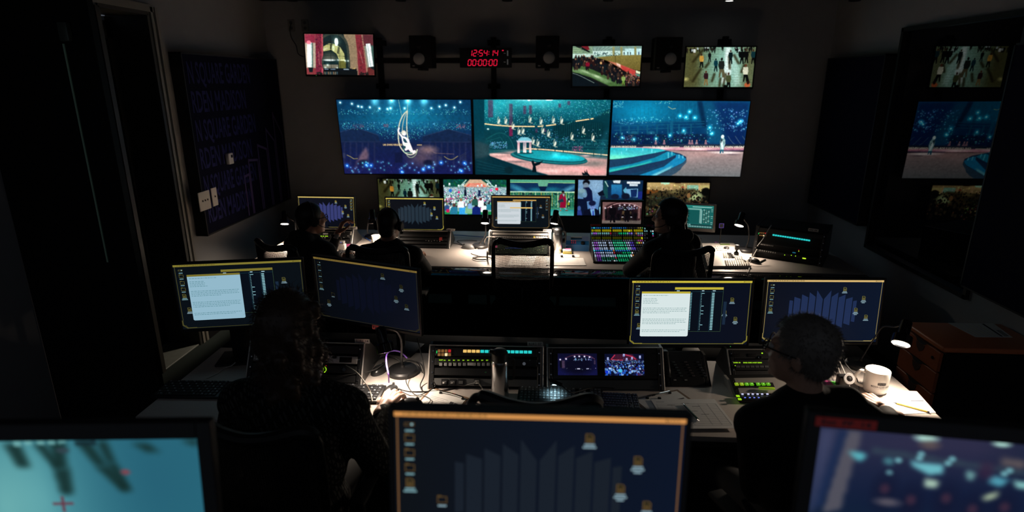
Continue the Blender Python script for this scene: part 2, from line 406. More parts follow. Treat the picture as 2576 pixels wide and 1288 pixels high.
def pic_arena():
    p = Pic([(63, 72), (2243, 85), (2175, 1252), (98, 1238)], 352, 198, 5)
    p.rect(0, 0, 2300, 560, (14, 96, 108), 1, 0, (8, 64, 78)); p.rect(0, 540, 2300, 900, (7, 58, 70), 1, 0, (10, 62, 74)); p.rect(0, 850, 2300, 1288, (22, 84, 90), 1, 0, (40, 90, 96))
    p.glow(1080, 80, 560, (60, 120, 116), .8, 170); p.glow(430, 200, 240, (16, 60, 60), .9, 260); p.glow(1700, 350, 500, (0, 20, 24), .6, 300)
    p.rect(1340, 420, 2120, 640, (6, 44, 54), .8, 30); p.poly([(1350, 470), (1990, 360), (2230, 220), (2230, 700), (1330, 700)], (7, 46, 54), .6, 16)
    for x in range(1370, 2110, 34): p.rect(x, 440, x + 8, 640, (22, 92, 96), .5, 2)
    p.dots(1000, 240, 85, 2235, 470, 4.6, (120, 225, 230), .85, test=lambda x, y: y < 470 - max(0, (x - 1500)) * .25); p.dots(170, 560, 540, 1420, 720, 4.4, (110, 200, 235), .95); p.dots(140, 1020, 650, 1600, 830, 4.6, (110, 200, 230), .9); p.dots(60, 1640, 540, 2190, 880, 5, (130, 220, 235), .9)
    for x0, y0, w, h in ((860, 170, 46, 130), (952, 165, 46, 135), (300, 80, 80, 270), (636, 140, 56, 500), (1420, 140, 40, 60), (1560, 100, 44, 60), (1055, 520, 34, 70), (1195, 520, 28, 60)): p.rect(x0, y0, x0 + w, y0 + h, (96, 44, 78), .62, 6)
    p.rect(640, 480, 690, 640, (112, 34, 74), .9, 3); p.rect(40, 60, 240, 1288, (3, 62, 78), 1, 0, (10, 60, 72))
    p.poly([(250, 700), (360, 600), (520, 580), (640, 660), (720, 850), (250, 860)], (10, 66, 76), .9, 10); p.line([(270, 690), (480, 590), (640, 670), (720, 840)], 12, (26, 92, 96), .8, 5); p.line([(290, 720), (500, 660), (580, 790)], 8, (30, 96, 100), .7)
    p.dots(130, 320, 730, 600, 830, 5.5, (130, 190, 235), .95)
    for y in (690, 800): p.line([(1330, y - 10), (2200, y + 20)], 8, (36, 110, 116), .6)
    for x in range(1400, 2200, 110): p.rect(x, 690, x + 8, 800, (36, 106, 112), .5); p.ell(x + 60, 760, 38, 18, (40, 112, 116), .6, .3)
    GD = (242, 214, 160)
    p.line([(245, 450), (430, 472), (630, 486), (840, 492), (1042, 492)], 15, GD, 1, 4); p.line([(1088, 492), (1180, 486)], 13, GD); p.line([(1222, 482), (1380, 462)], 14, GD); p.line([(1690, 412), (1905, 380)], 14, GD); p.line([(1925, 378), (1972, 370)], 16, GD)
    p.ell(1000, 80, 250, 12, (220, 250, 250), .6, .8); p.ell(950, 88, 20, 9, (250, 255, 255)); p.ell(1270, 84, 60, 8, (240, 252, 252)); p.ell(300, 532, 16, 12, (220, 250, 240), 1, .6)
    for x, t in ((380, 60), (600, 30), (1150, 40)): p.poly([(x, 80), (x + 30, 80), (x + 60 + t, 330), (x - 20 + t, 330)], (120, 190, 190), .18, 16)
    p.poly([(320, 915), (700, 876), (1300, 880), (2200, 985), (2200, 1260), (1280, 1250), (330, 960)], (196, 154, 150), 1, 8); p.poly([(330, 870), (880, 850), (2200, 960), (2200, 1000), (700, 880)], (88, 108, 110), .9, 10)
    for x, y, rx, ry, c in ((450, 925, 100, 16, (255, 208, 200)), (650, 1000, 170, 24, (250, 196, 190)), (560, 905, 130, 12, (70, 90, 96)), (760, 1040, 160, 14, (110, 104, 108)), (1700, 1150, 190, 40, (250, 180, 180)), (1650, 1085, 260, 18, (110, 108, 108)), (2000, 1060, 160, 40, (116, 116, 112)), (1300, 1180, 190, 30, (255, 206, 200)), (1500, 930, 120, 10, (110, 140, 140)), (1850, 945, 60, 10, (250, 190, 190)), (2000, 1190, 150, 40, (236, 160, 160))): p.ell(x, y, rx, ry, c, .8, .8)
    p.line([(900, 835), (1200, 850), (1500, 876), (1900, 910), (2195, 935)], 16, (240, 210, 170), .95, 4)
    for x in (1085, 1360, 1490, 1970, 2085): p.rect(x, 840, x + 14, 960, (26, 70, 74), .9)
    p.ell(1270, 980, 636, 100, (14, 84, 94), 1, .02, .085); p.ell(1275, 968, 622, 92, (36, 124, 128), 1, .02, .085); p.ell(1285, 958, 600, 86, (12, 80, 90), 1, .02, .085); p.ell(1300, 950, 560, 76, (30, 150, 160), 1, .02, .085); p.glow(1500, 970, 260, (0, 70, 74), .9, 40); p.glow(1380, 930, 60, (70, 90, 90), .6, 40)
    p.ell(885, 902, 145, 22, (16, 84, 92), 1, .05); p.rect(770, 735, 805, 905, (196, 150, 160), 1, 2, (240, 230, 225)); p.rect(860, 740, 882, 895, (150, 140, 150), 1, 2, (236, 224, 216)); p.rect(884, 740, 910, 900, (170, 150, 160), 1, 2, (244, 236, 226)); p.rect(955, 735, 990, 900, (170, 130, 140), 1, 2, (240, 226, 216))
    p.poly([(755, 712), (1005, 712), (1000, 740), (765, 740)], (196, 190, 198)); p.poly([(775, 712), (790, 680), (850, 660), (930, 660), (985, 690), (995, 712)], (120, 184, 198))
    IV = (222, 222, 205)
    for x, y in ((475, 410), (590, 410), (705, 490), (975, 390), (1150, 420), (1345, 400), (1475, 410), (800, 575), (863, 565), (1178, 560), (1270, 610), (1640, 655), (1820, 560), (1970, 670), (1025, 730), (1100, 760), (1370, 760)):
        p.ell(x, y, 15, 42, IV, .95, .3, .2); p.line([(x - 8, y - 72), (x - 24, y - 20), (x - 14, y + 36), (x + 34, y + 50)], 8, (190, 200, 180), .9, 4); p.line([(x - 14, y + 10), (x - 30, y + 40)], 7, IV, .8)
    p.dots(90, 1640, 800, 1800, 880, 6, (190, 90, 130), .7)
    p.poly([(90, 960), (300, 930), (330, 950), (1000, 1180), (1280, 1250), (90, 1250)], (6, 48, 60), 1, 4); p.poly([(60, 700), (330, 780), (320, 900), (300, 960), (90, 1000)], (34, 62, 72), .8, 14)
    for k in range(4): p.line([(120, 1020 + k * 50), (520, 1120 + k * 34), (1100, 1230 + k * 10)], 6, (24, 82, 92), .7, 4)
    p.ell(630, 1170, 70, 60, (10, 40, 48), 1, .2); p.poly([(990, 1040), (1020, 1010), (1040, 1060), (1180, 1025), (1120, 1085), (1060, 1105), (1075, 1200), (1000, 1200), (1015, 1110)], (6, 24, 32)); p.poly([(1800, 1245), (1790, 1200), (1830, 1215), (1830, 1170), (1860, 1205), (1865, 1150), (1885, 1210), (1920, 1250)], (6, 24, 32))
    p.glow(200, 860, 120, (20, 14, 10), .8, 200); p.poly([(2150, 560), (2230, 500), (2120, 960), (2000, 960)], (40, 130, 150), .25, 24); p.noise(.04, 7); p.grade(1.12, 1.15)
    return p
def pic_stage():
    p = Pic([(102, 72), (2218, 97), (2067, 1255), (45, 1228)], 352, 198, 7)
    p.rect(0, 0, 2300, 420, (12, 92, 128), 1, 0, (10, 78, 112)); p.rect(0, 400, 2300, 820, (9, 62, 100), 1, 0, (8, 40, 82)); p.glow(560, 260, 420, (4, 62, 66), .8, 220)
    p.poly([(1420, 60), (2260, 60), (2260, 800), (1560, 800), (1500, 420)], (12, 34, 84), .72, 30); p.poly([(1430, 80), (1650, 80), (1860, 760), (1560, 760)], (16, 90, 120), .75, 40)
    for x in range(400, 1480, 62): p.rect(x, 90, x + 9, 410, (22, 110, 140), .42, 3)
    p.poly([(1400, 90), (1480, 90), (1560, 500), (1490, 500)], (6, 30, 60), .7, 14)
    for y0, y1 in ((470, 440), (540, 485), (420, 405)): p.line([(120, y0), (1520, y1)], 8, (30, 100, 126), .7)
    for x in (210, 340, 480, 625, 775, 945, 1115, 1300): p.rect(x, 470 - x * .02, x + 24, 610, (22, 90, 116), .7, 3)
    for x in (430, 700, 1200): p.ell(x, 580, 60, 30, (40, 110, 130), .6, .3)
    p.rect(990, 400, 1035, 760, (20, 92, 122), .8, 5); p.rect(80, 600, 1560, 760, (7, 34, 66), .85, 12); p.dots(420, 130, 600, 1600, 755, 8, (26, 46, 74), .8, jit=1.2); p.dots(70, 280, 620, 420, 720, 5, (130, 90, 120), .6); p.dots(60, 1050, 600, 1300, 740, 5, (110, 80, 110), .5)
    for x in (770, 900, 1290, 1330, 1400, 1540): p.poly([(x - 22, 760), (x - 12, 715), (x + 12, 715), (x + 22, 760)], (170, 120, 130), .8, 2); p.ell(x, 702, 10, 13, (190, 140, 140), .9)
    CY = (130, 235, 235)
    p.dots(120, 140, 330, 1420, 460, 4.6, CY, 1, .3, test=lambda x, y: abs(y - (420 - (x - 150) * .09)) < 55); p.dots(70, 105, 85, 260, 190, 4, CY, .9); p.dots(20, 730, 85, 1010, 130, 5, CY, .9); p.dots(75, 1550, 210, 1990, 560, 4.8, (130, 215, 245), 1, .35); p.dots(60, 1900, 210, 2170, 560, 5.2, (130, 210, 250), 1, .5); p.dots(75, 120, 560, 1650, 740, 4.8, CY, 1, .4)
    for x, y in ((1287, 252), (1142, 318), (1237, 338), (1370, 345), (990, 620), (775, 668), (1200, 543), (1600, 500), (1637, 588), (2075, 400), (2030, 440), (430, 678), (250, 653)): p.glow(x, y, 34, (30, 150, 150), .8); p.ell(x, y, 11, 11, (190, 255, 250))
    for k in range(3): p.line([(1880 + k * 110, 630), (1940 + k * 110, 720), (2000 + k * 90, 770)], 12, (70, 96, 120), .7, 3)
    p.line([(955, 172), (1020, 212), (1075, 200)], 7, (170, 190, 140), .9)
    p.poly([(60, 760), (2160, 755), (2140, 805), (60, 800)], (28, 42, 62), 1, 3); p.ell(1400, 775, 240, 22, (150, 116, 116), .25, .8)
    p.poly([(60, 798), (2140, 800), (2130, 850), (2000, 858), (60, 845)], (190, 130, 145), 1, 5); p.ell(1400, 830, 220, 16, (255, 230, 226), .9, .8); p.ell(860, 815, 160, 14, (240, 215, 215), .9, .8); p.rect(1560, 845, 2140, 870, (60, 50, 80), .8, 8)
    p.poly([(850, 850), (1300, 858), (2130, 872), (2080, 1270), (900, 1270), (1230, 1000)], (160, 136, 134), 1, 5, (104, 110, 112)); p.ell(1500, 905, 260, 40, (190, 150, 146), .6, .8); p.ell(1850, 885, 200, 18, (240, 226, 222), .95, .6); p.ell(1950, 915, 90, 9, (96, 80, 90), .7, .6); p.ell(1320, 960, 120, 60, (180, 150, 148), .4, .9)
    for k in range(26): x = p.rng.uniform(1250, 2050); y = p.rng.uniform(960, 1230); p.line([(x, y), (x + p.rng.uniform(30, 140), y + p.rng.uniform(-8, 14))], 5, (110, 104, 104), .5)
    p.poly([(50, 1228), (1000, 1240), (1150, 1150), (1245, 990), (1240, 950), (1150, 900), (930, 850), (60, 1000)], (24, 62, 92), 1, 2)
    p.poly([(60, 990), (60, 805), (500, 810), (820, 826), (935, 850), (760, 890), (400, 955)], (30, 168, 186), 1, 2, (110, 222, 200)); p.ell(500, 870, 320, 40, (70, 176, 186), .7, .8); p.ell(150, 960, 150, 30, (120, 225, 190), .8, .8)
    p.poly([(60, 1000), (400, 955), (760, 890), (935, 852), (940, 880), (740, 960), (400, 1060), (55, 1120)], (30, 62, 92), 1, 2); p.poly([(55, 1120), (400, 1060), (760, 960), (950, 870), (1040, 885), (1085, 915), (900, 1000), (400, 1110), (50, 1190)], (22, 130, 160), 1, 3); p.poly([(50, 1150), (500, 1070), (700, 1010), (720, 1020), (500, 1105), (50, 1190)], (60, 190, 170), .8, 8)
    p.poly([(50, 1192), (400, 1112), (900, 1002), (1085, 918), (1080, 955), (900, 1060), (640, 1150), (300, 1235), (50, 1235)], (28, 54, 84), 1, 2); p.poly([(500, 1238), (900, 1100), (1080, 960), (1090, 910), (1170, 930), (1242, 985), (1190, 1040), (960, 1150), (760, 1240)], (26, 128, 170), 1, 3); p.poly([(690, 1240), (1000, 1100), (1040, 1080), (1000, 1130), (790, 1240)], (150, 215, 215), .7, 10)
    p.poly([(790, 1240), (1000, 1140), (1190, 1045), (1245, 985), (1240, 1040), (1100, 1190), (1000, 1245)], (52, 78, 98), 1, 3)
    for x, y, h in ((318, 815, 40), (570, 812, 50), (710, 825, 60), (240, 870, 40), (965, 880, 90), (1020, 870, 60), (1130, 910, 60), (1190, 925, 50), (760, 870, 20)): p.rect(x - 6, y, x + 6, y + h, (150, 240, 250), .7, 4)
    p.ell(1798, 640, 24, 30, (220, 240, 235)); p.poly([(1775, 665), (1815, 655), (1838, 690), (1838, 750), (1815, 840), (1762, 838), (1760, 720)], (150, 186, 186)); p.poly([(1775, 670), (1800, 680), (1790, 720), (1762, 730)], (40, 62, 76)); p.poly([(1770, 720), (1800, 715), (1810, 835), (1785, 835)], (226, 240, 236), .9, 2); p.poly([(1760, 838), (1815, 838), (1812, 895), (1795, 895), (1790, 850), (1775, 895), (1750, 897)], (36, 96, 116)); p.dots(24, 1765, 670, 1835, 760, 6, (40, 66, 80), .8)
    YT = (255, 246, 222)
    p.noise(.04, 7); p.grade(1.08, 1.15); p.text("OUR OWN VIRGIN'S PLEDGE", 78, 796, 388, 28, YT); p.text('<<<<<<<<<<', 573, 798, 130, 24, YT); p.text('$4,134,381,710', 714, 799, 262, 30, YT); p.text('>>>>>>>>>>>>', 985, 800, 152, 24, YT); p.text('GIVE GENEROUSLY FOR OU', 1202, 802, 545, 34, YT); p.text("OWN VIRGIN'", 1838, 804, 290, 34, YT)
    return p
def pic_arch():
    p = Pic([(105, 110), (1900, 155), (1925, 1150), (165, 1145)], 186, 104, 9)
    p.rect(80, 80, 1980, 1180, (150, 120, 96)); p.rect(80, 100, 405, 380, (146, 42, 66), 1, 20); p.rect(120, 340, 400, 1000, (196, 178, 156), 1, 10); p.rect(140, 980, 420, 1180, (140, 52, 58), 1, 10); p.rect(300, 340, 350, 990, (120, 110, 100), .8, 10)
    p.rect(405, 100, 600, 1180, (130, 40, 62)); p.rect(565, 100, 602, 1180, (186, 76, 90)); p.dots(150, 415, 130, 560, 1060, 14, (90, 26, 44), .7, jit=.8); p.dots(60, 430, 130, 550, 1060, 10, (176, 84, 92), .6); p.line([(490, 560), (500, 900)], 14, (200, 130, 130), .7)
    p.rect(605, 100, 1310, 1180, (24, 40, 42)); p.poly([(1150, 130), (1450, 150), (1480, 980), (1310, 1000), (1240, 420)], (150, 128, 100)); p.line([(1250, 310), (1410, 150)], 5, (110, 96, 76)); p.line([(1270, 450), (1450, 330)], 5, (110, 96, 76)); p.line([(1300, 820), (1470, 720)], 5, (110, 96, 76))
    p.line([(605, 200), (780, 120), (1010, 130), (1160, 240), (1250, 450), (1290, 960)], 60, (58, 66, 58), 1, 5); p.line([(605, 350), (800, 310), (960, 350), (1110, 480), (1190, 700), (1200, 960)], 22, (30, 34, 30), 1, 5)
    p.poly([(612, 440), (760, 360), (930, 380), (1060, 460), (1160, 620), (1180, 800), (1040, 800), (960, 620), (820, 520), (612, 560)], (186, 186, 120)); p.poly([(612, 470), (760, 470), (720, 500), (612, 540)], (220, 220, 170), .8); p.poly([(790, 380), (860, 360), (830, 520), (790, 500)], (70, 74, 50)); p.poly([(1000, 430), (1050, 470), (1020, 640), (970, 600)], (84, 88, 60))
    p.ell(790, 860, 220, 310, (34, 48, 44), 1, .02); p.ell(780, 800, 180, 160, (100, 104, 92), .8, .4); p.rect(612, 780, 1010, 1000, (22, 44, 46)); p.rect(612, 895, 1000, 985, (120, 116, 100)); p.rect(1020, 800, 1200, 985, (104, 104, 50), 1, 4); p.ell(770, 782, 150, 22, (240, 255, 250), 1, .4); p.ell(1100, 780, 80, 16, (245, 250, 190), 1, .5)
    for x, y, r in ((1000, 780, 20), (1185, 800, 18), (1260, 800, 16), (725, 905, 22), (665, 970, 18), (975, 975, 14)): p.glow(x, y, r * 2, (90, 110, 100), .7); p.ell(x, y, r, r * .8, (235, 252, 240), 1, .5)
    p.line([(800, 120), (820, 980)], 9, (16, 22, 22)); p.line([(1020, 130), (1060, 980)], 9, (24, 30, 28)); p.line([(612, 380), (1240, 400)], 7, (24, 30, 28)); p.line([(612, 660), (1260, 690)], 7, (24, 30, 28))
    p.rect(612, 990, 1480, 1060, (14, 20, 26), 1, 4); p.rect(612, 1050, 1500, 1180, (16, 20, 22)); p.rect(640, 1000, 740, 1020, (110, 130, 150)); p.rect(800, 1000, 930, 1020, (110, 130, 150)); p.rect(1140, 1000, 1280, 1022, (150, 170, 180)); p.poly([(1340, 1000), (1450, 965), (1440, 1000)], (220, 190, 120), 1, 6)
    for k, x in enumerate(range(640, 990, 46)): p.rect(x, 1075, x + 24, 1140, [(150, 150, 130), (80, 110, 120), (170, 140, 110)][k % 3], .8, 3)
    p.poly([(1450, 150), (1620, 150), (1760, 1180), (1520, 1180), (1500, 600)], (132, 46, 56)); p.line([(1620, 150), (1745, 1130)], 26, (170, 130, 110), .8); p.dots(130, 1490, 200, 1690, 1060, 14, (92, 34, 42), .6, test=lambda x, y: x > 1470 + (y - 150) * .12); p.line([(1560, 560), (1640, 860)], 12, (196, 150, 140), .7)
    p.poly([(1640, 150), (1960, 150), (1990, 430), (1680, 430)], (96, 44, 52), 1, 10); p.poly([(1680, 430), (1960, 430), (1960, 950), (1760, 980)], (140, 150, 136), 1, 8); p.poly([(1760, 960), (1960, 930), (1960, 1180), (1740, 1180)], (104, 44, 44), 1, 6); p.poly([(1850, 400), (1930, 440), (1930, 1030), (1890, 960)], (40, 80, 74), .8, 6)
    p.ell(960, 320, 46, 90, (240, 255, 250)); p.rect(930, 235, 990, 420, (240, 255, 250)); p.ell(875, 480, 30, 70, (226, 240, 190), 1, .3); p.glow(960, 320, 90, (70, 90, 80), .8, 130)
    p.rect(180, 330, 296, 960, (250, 255, 255)); p.ell(222, 330, 56, 50, (250, 120, 140)); p.rect(262, 350, 274, 950, (150, 190, 190)); p.rect(300, 340, 322, 980, (20, 90, 80), 1, 4); p.glow(235, 640, 90, (80, 90, 90), .5, 330)
    p.poly([(1720, 380), (1830, 370), (1905, 935), (1795, 950)], (250, 255, 255)); p.line([(1760, 380), (1835, 945)], 10, (120, 170, 165)); p.poly([(200, 970), (340, 970), (320, 1090), (230, 1090)], (18, 30, 34)); p.poly([(1790, 955), (1930, 930), (1925, 1030)], (22, 34, 36))
    for x in (440, 500, 1540, 1620, 1700): p.dots(14, x, 1080, x + 90, 1150, 16, (20, 28, 26), .9)
    p.noise(.06, 5); return p
def pic_escalator():
    p = Pic([(60, 65), (985, 68), (945, 597), (50, 597)], 180, 101, 11)
    p.rect(40, 40, 1000, 230, (150, 190, 170)); p.poly([(40, 60), (330, 60), (560, 180), (60, 210)], (120, 150, 120), 1, 4); p.rect(330, 60, 1000, 140, (120, 150, 140), 1, 6); p.poly([(170, 66), (270, 66), (290, 110), (250, 120)], (120, 30, 40)); p.poly([(90, 66), (170, 66), (300, 140), (280, 150)], (20, 26, 26))
    for k in range(5): p.line([(60, 100 + 24 * k), (180, 90 + 26 * k)], 6, (190, 220, 160), .7)
    for k in range(6): p.line([(340 + k * 20, 150), (300 + k * 60, 70)], 4, (210, 235, 220), .7)
    p.rect(330, 130, 760, 190, (210, 240, 230), 1, 3); p.rect(760, 100, 985, 190, (200, 240, 240), 1, 3); p.rect(60, 165, 340, 215, (200, 230, 215), 1, 4)
    for x in (595, 700, 885): p.rect(x, 75, x + 30, 190, (150, 150, 100))
    p.dots(50, 350, 150, 700, 195, 9, (30, 60, 60), .7)
    for x, c in ((750, (14, 24, 40)), (800, (16, 20, 30)), (835, (20, 26, 30)), (945, (20, 40, 120))): p.person(x, 188, 48, c, (14, 20, 30))
    p.poly([(380, 215), (640, 190), (985, 185), (975, 400), (900, 385), (520, 260)], (134, 122, 62), 1, 3, (110, 96, 44)); p.rect(630, 190, 640, 290, (90, 80, 40))
    p.poly([(520, 258), (640, 290), (900, 390), (895, 470), (700, 360)], (200, 120, 90), 1, 4); p.poly([(700, 316), (900, 395), (895, 480), (720, 380)], (196, 66, 60), 1, 6); p.poly([(640, 288), (700, 310), (700, 350), (660, 330)], (240, 200, 180), 1, 5); p.poly([(905, 390), (965, 410), (965, 440), (905, 425)], (230, 240, 200)); p.poly([(895, 430), (970, 445), (965, 480), (890, 450)], (80, 150, 130), 1, 4)
    p.poly([(50, 240), (260, 210), (420, 250), (700, 380), (960, 500), (950, 600), (60, 600)], (18, 20, 22), 1, 4)
    p.poly([(60, 330), (220, 330), (420, 420), (640, 520), (780, 600), (560, 600), (300, 480), (60, 410)], (70, 104, 56), 1, 5); p.poly([(60, 360), (200, 380), (400, 460), (600, 540), (500, 560), (250, 440), (60, 400)], (126, 160, 110), .8, 10); p.ell(390, 470, 60, 14, (190, 215, 170), .9, .6, .35); p.ell(240, 410, 60, 12, (170, 200, 150), .9, .6, .35); p.poly([(60, 420), (150, 430), (400, 560), (420, 600), (60, 600)], (12, 20, 26), 1, 3); p.line([(60, 425), (160, 460), (350, 555)], 6, (150, 170, 160), .8, 3)
    for k in range(200):
        x = p.rng.uniform(70, 950); base = 240 + max(0, x - 330) * .46; y = base + p.rng.uniform(-20, 150)
        if y > 590 or (x < 420 and y > 360): continue
        c = [(16, 18, 24), (24, 22, 26), (40, 20, 20), (14, 24, 30), (60, 44, 36)][p.rng.integers(5)]; p.ell(x, y, 18, 30, c, .95); p.ell(x + 2, y - 32, 9, 12, [(70, 46, 36), (24, 18, 16), (150, 110, 84)][p.rng.integers(3)], .9)
    p.dots(60, 760, 420, 950, 560, 8, (160, 110, 90), .8, jit=.8); p.person(262, 390, 130, (126, 16, 40), (30, 14, 20), (90, 50, 40), 0, .42); p.person(738, 580, 130, (140, 170, 90), (110, 150, 60), (140, 120, 60), 0, .4); p.ell(440, 290, 14, 18, (220, 170, 110)); p.noise(.06, 5)
    return p
def _floor_people(p, y1=560, seed_low=True):
    p.rect(1500, 40, 2600, 640, (112, 106, 66)); p.ell(2150, 330, 420, 420, (130, 176, 160), .9, .9); p.ell(2190, 300, 240, 420, (180, 224, 214), .8, .9); p.poly([(2120, 60), (2190, 60), (2200, 420), (2120, 560), (2060, 560), (2110, 300)], (236, 252, 248), 1, 14); p.poly([(2200, 200), (2260, 180), (2330, 560), (2240, 600)], (200, 230, 220), .7, 20)
    p.rect(1560, 40, 1780, 640, (96, 84, 44), .6, 60); p.rect(2380, 40, 2560, 640, (104, 92, 52), .8, 60)
    for y in range(100, 620, 34): p.line([(1560, y), (2520, y + 6)], 3, (84, 80, 48), .25)
    for x0, y0, x1, y1 in ((1800, 350, 1680, 540), (2130, 420, 2090, 620), (1980, 420, 1940, 540), (2170, 180, 2180, 370), (1910, 270, 1850, 350), (1830, 100, 1680, 280), (2230, 170, 2300, 300), (2060, 480, 2040, 620), (2380, 300, 2330, 420)): p.line([(x0, y0), (x1, y1)], 30, (60, 54, 30), .8, soft=9)
    for k in range(46):
        x = p.rng.uniform(1610, 2500); y = p.rng.uniform(95, 160)
        if 2110 < x < 2200: continue
        p.person(x, y, p.rng.uniform(50, 78), [(24, 26, 28), (190, 200, 200), (40, 44, 40), (60, 50, 40)][p.rng.integers(4)], (26, 26, 24), (50, 40, 34), 0, .36)
    P = p.person
    P(1710, 190, 110, (220, 225, 220), (120, 110, 80)); P(1805, 345, 190, (210, 170, 90), (18, 24, 26), (80, 50, 40)); P(1912, 270, 140, (22, 30, 32), (30, 40, 40)); P(1995, 400, 180, (26, 80, 92), (22, 50, 56), (20, 30, 34)); P(2070, 480, 270, (50, 56, 52), (120, 116, 90), (30, 28, 26), .3); P(2190, 300, 190, (24, 50, 52), (22, 40, 40)); P(2340, 300, 200, (18, 22, 22), (16, 20, 20), (20, 20, 20), 0, .45); P(2400, 290, 190, (20, 22, 22), (18, 20, 20)); P(1865, 585, 200, (70, 40, 48), (150, 130, 90), (120, 70, 50)); P(2165, 640, 230, (96, 104, 72), (30, 34, 30), (90, 60, 44)); P(2390, 540, 240, (225, 225, 205), (20, 24, 24), (130, 80, 60), .3); p.ell(2415, 580, 40, 30, (200, 120, 80)); p.ell(2425, 548, 20, 24, (60, 36, 28)); p.ell(2120, 595, 24, 16, (20, 24, 22)); P(2490, 300, 200, (30, 70, 76), (24, 26, 26))
    p.ell(1592, 500, 34, 20, (220, 214, 150), .8, .8); p.noise(.05, 5); p.grade(1.35, 1.0)
    return p
def pic_concourse(): return _floor_people(Pic([(1608, 73), (2522, 75), (2475, 608), (1568, 603)], 180, 101, 13))
def pic_concourse_low(): 
    return _floor_people(Pic([(1608, 73), (2522, 75), (2490, 608), (1590, 603)], 168, 95, 14)).grade(1.35, .95)
def pic_park():
    p = Pic([(1283, 52), (2475, 55), (2462, 696), (1315, 690)], 172, 97, 15)
    p.rect(1260, 30, 2500, 260, (14, 70, 62)); p.dots(260, 1270, 40, 2490, 210, 16, (22, 92, 74), .6, jit=1); p.poly([(1650, 190), (1790, 50), (1990, 50), (2180, 190)], (200, 168, 140)); p.poly([(1700, 200), (1760, 130), (2010, 125), (2110, 200)], (230, 90, 76), .9, 8); p.poly([(1740, 200), (1790, 140), (1990, 140), (2060, 200)], (210, 150, 130), .9, 6)
    for l in ([(1590, 190), (1720, 60)], [(1620, 190), (1690, 120)], [(2080, 60), (2250, 200)], [(2120, 60), (2180, 130)], [(2140, 170), (2280, 190)]): p.line(l, 14, (200, 230, 220), .9)
    for x, y in ((1400, 140), (1290, 180), (1575, 170), (1660, 160), (1935, 175), (2010, 160), (2120, 140), (2275, 170)): p.rect(x - 14, y - 20, x + 14, y + 24, (230, 245, 245)); p.line([(x, y), (x, y + 70)], 6, (60, 80, 84))
    p.rect(1260, 195, 2500, 700, (150, 180, 186), 1, 10); p.rect(1260, 380, 2500, 700, (130, 170, 160), .8, 20); pal = [(236, 242, 246), (200, 220, 226), (20, 40, 60), (40, 90, 130), (225, 235, 235), (60, 50, 54), (120, 150, 170), (200, 60, 130), (245, 245, 245), (30, 70, 110), (150, 110, 96), (90, 190, 130)]
    for k in range(1150):
        t = p.rng.uniform(0, 1) ** 1.6; y = 195 + t * 400; r = 4 + t * 17; p.ell(p.rng.uniform(1275, 2480), y, r, r * 1.2, pal[p.rng.integers(len(pal))], .92)
        if k % 3 == 0: p.ell(p.rng.uniform(1275, 2480), y - r, r * .5, r * .6, (44, 34, 34), .9)
    p.rect(1280, 640, 2480, 700, (20, 130, 70), 1, 4); p.ell(2290, 228, 30, 26, (230, 40, 70)); p.ell(2180, 250, 24, 22, (220, 110, 190)); p.ell(1580, 290, 20, 22, (210, 40, 130)); p.ell(1420, 260, 30, 34, (40, 110, 190)); p.poly([(1675, 360), (1680, 240), (1715, 230), (1725, 360)], (14, 26, 50)); p.poly([(1935, 360), (1940, 250), (1985, 250), (1985, 360)], (24, 40, 80)); p.ell(1697, 212, 14, 18, (40, 30, 30))
    for x, y, w, c, hc in ((1360, 600, 50, (50, 80, 130), (130, 140, 110)), (1490, 660, 72, (44, 122, 150), (90, 60, 54)), (1660, 670, 80, (60, 160, 220), (24, 24, 30)), (1765, 650, 70, (130, 180, 140), (50, 40, 40)), (1905, 670, 82, (20, 40, 110), (24, 26, 34)), (1790, 560, 46, (130, 170, 210), (110, 90, 80)), (2050, 620, 60, (226, 240, 240), (16, 18, 24)), (2140, 580, 50, (50, 130, 150), (30, 34, 40)), (1990, 520, 56, (235, 240, 240), (90, 40, 40)), (1880, 500, 60, (40, 90, 80), (60, 40, 36)), (1620, 540, 60, (230, 238, 236), (150, 110, 80))):
        p.poly([(x - w, y + 30), (x - w * .9, y - w * 1.1), (x - w * .4, y - w * 1.5), (x + w * .4, y - w * 1.5), (x + w * .9, y - w * 1.1), (x + w, y + 30)], c, 1, 2); p.ell(x, y - w * 1.85, w * .42, w * .52, hc)
    p.rect(1350, 600, 1405, 660, (190, 30, 90)); p.noise(.05, 4); p.grade(1.1, 1.12); return p
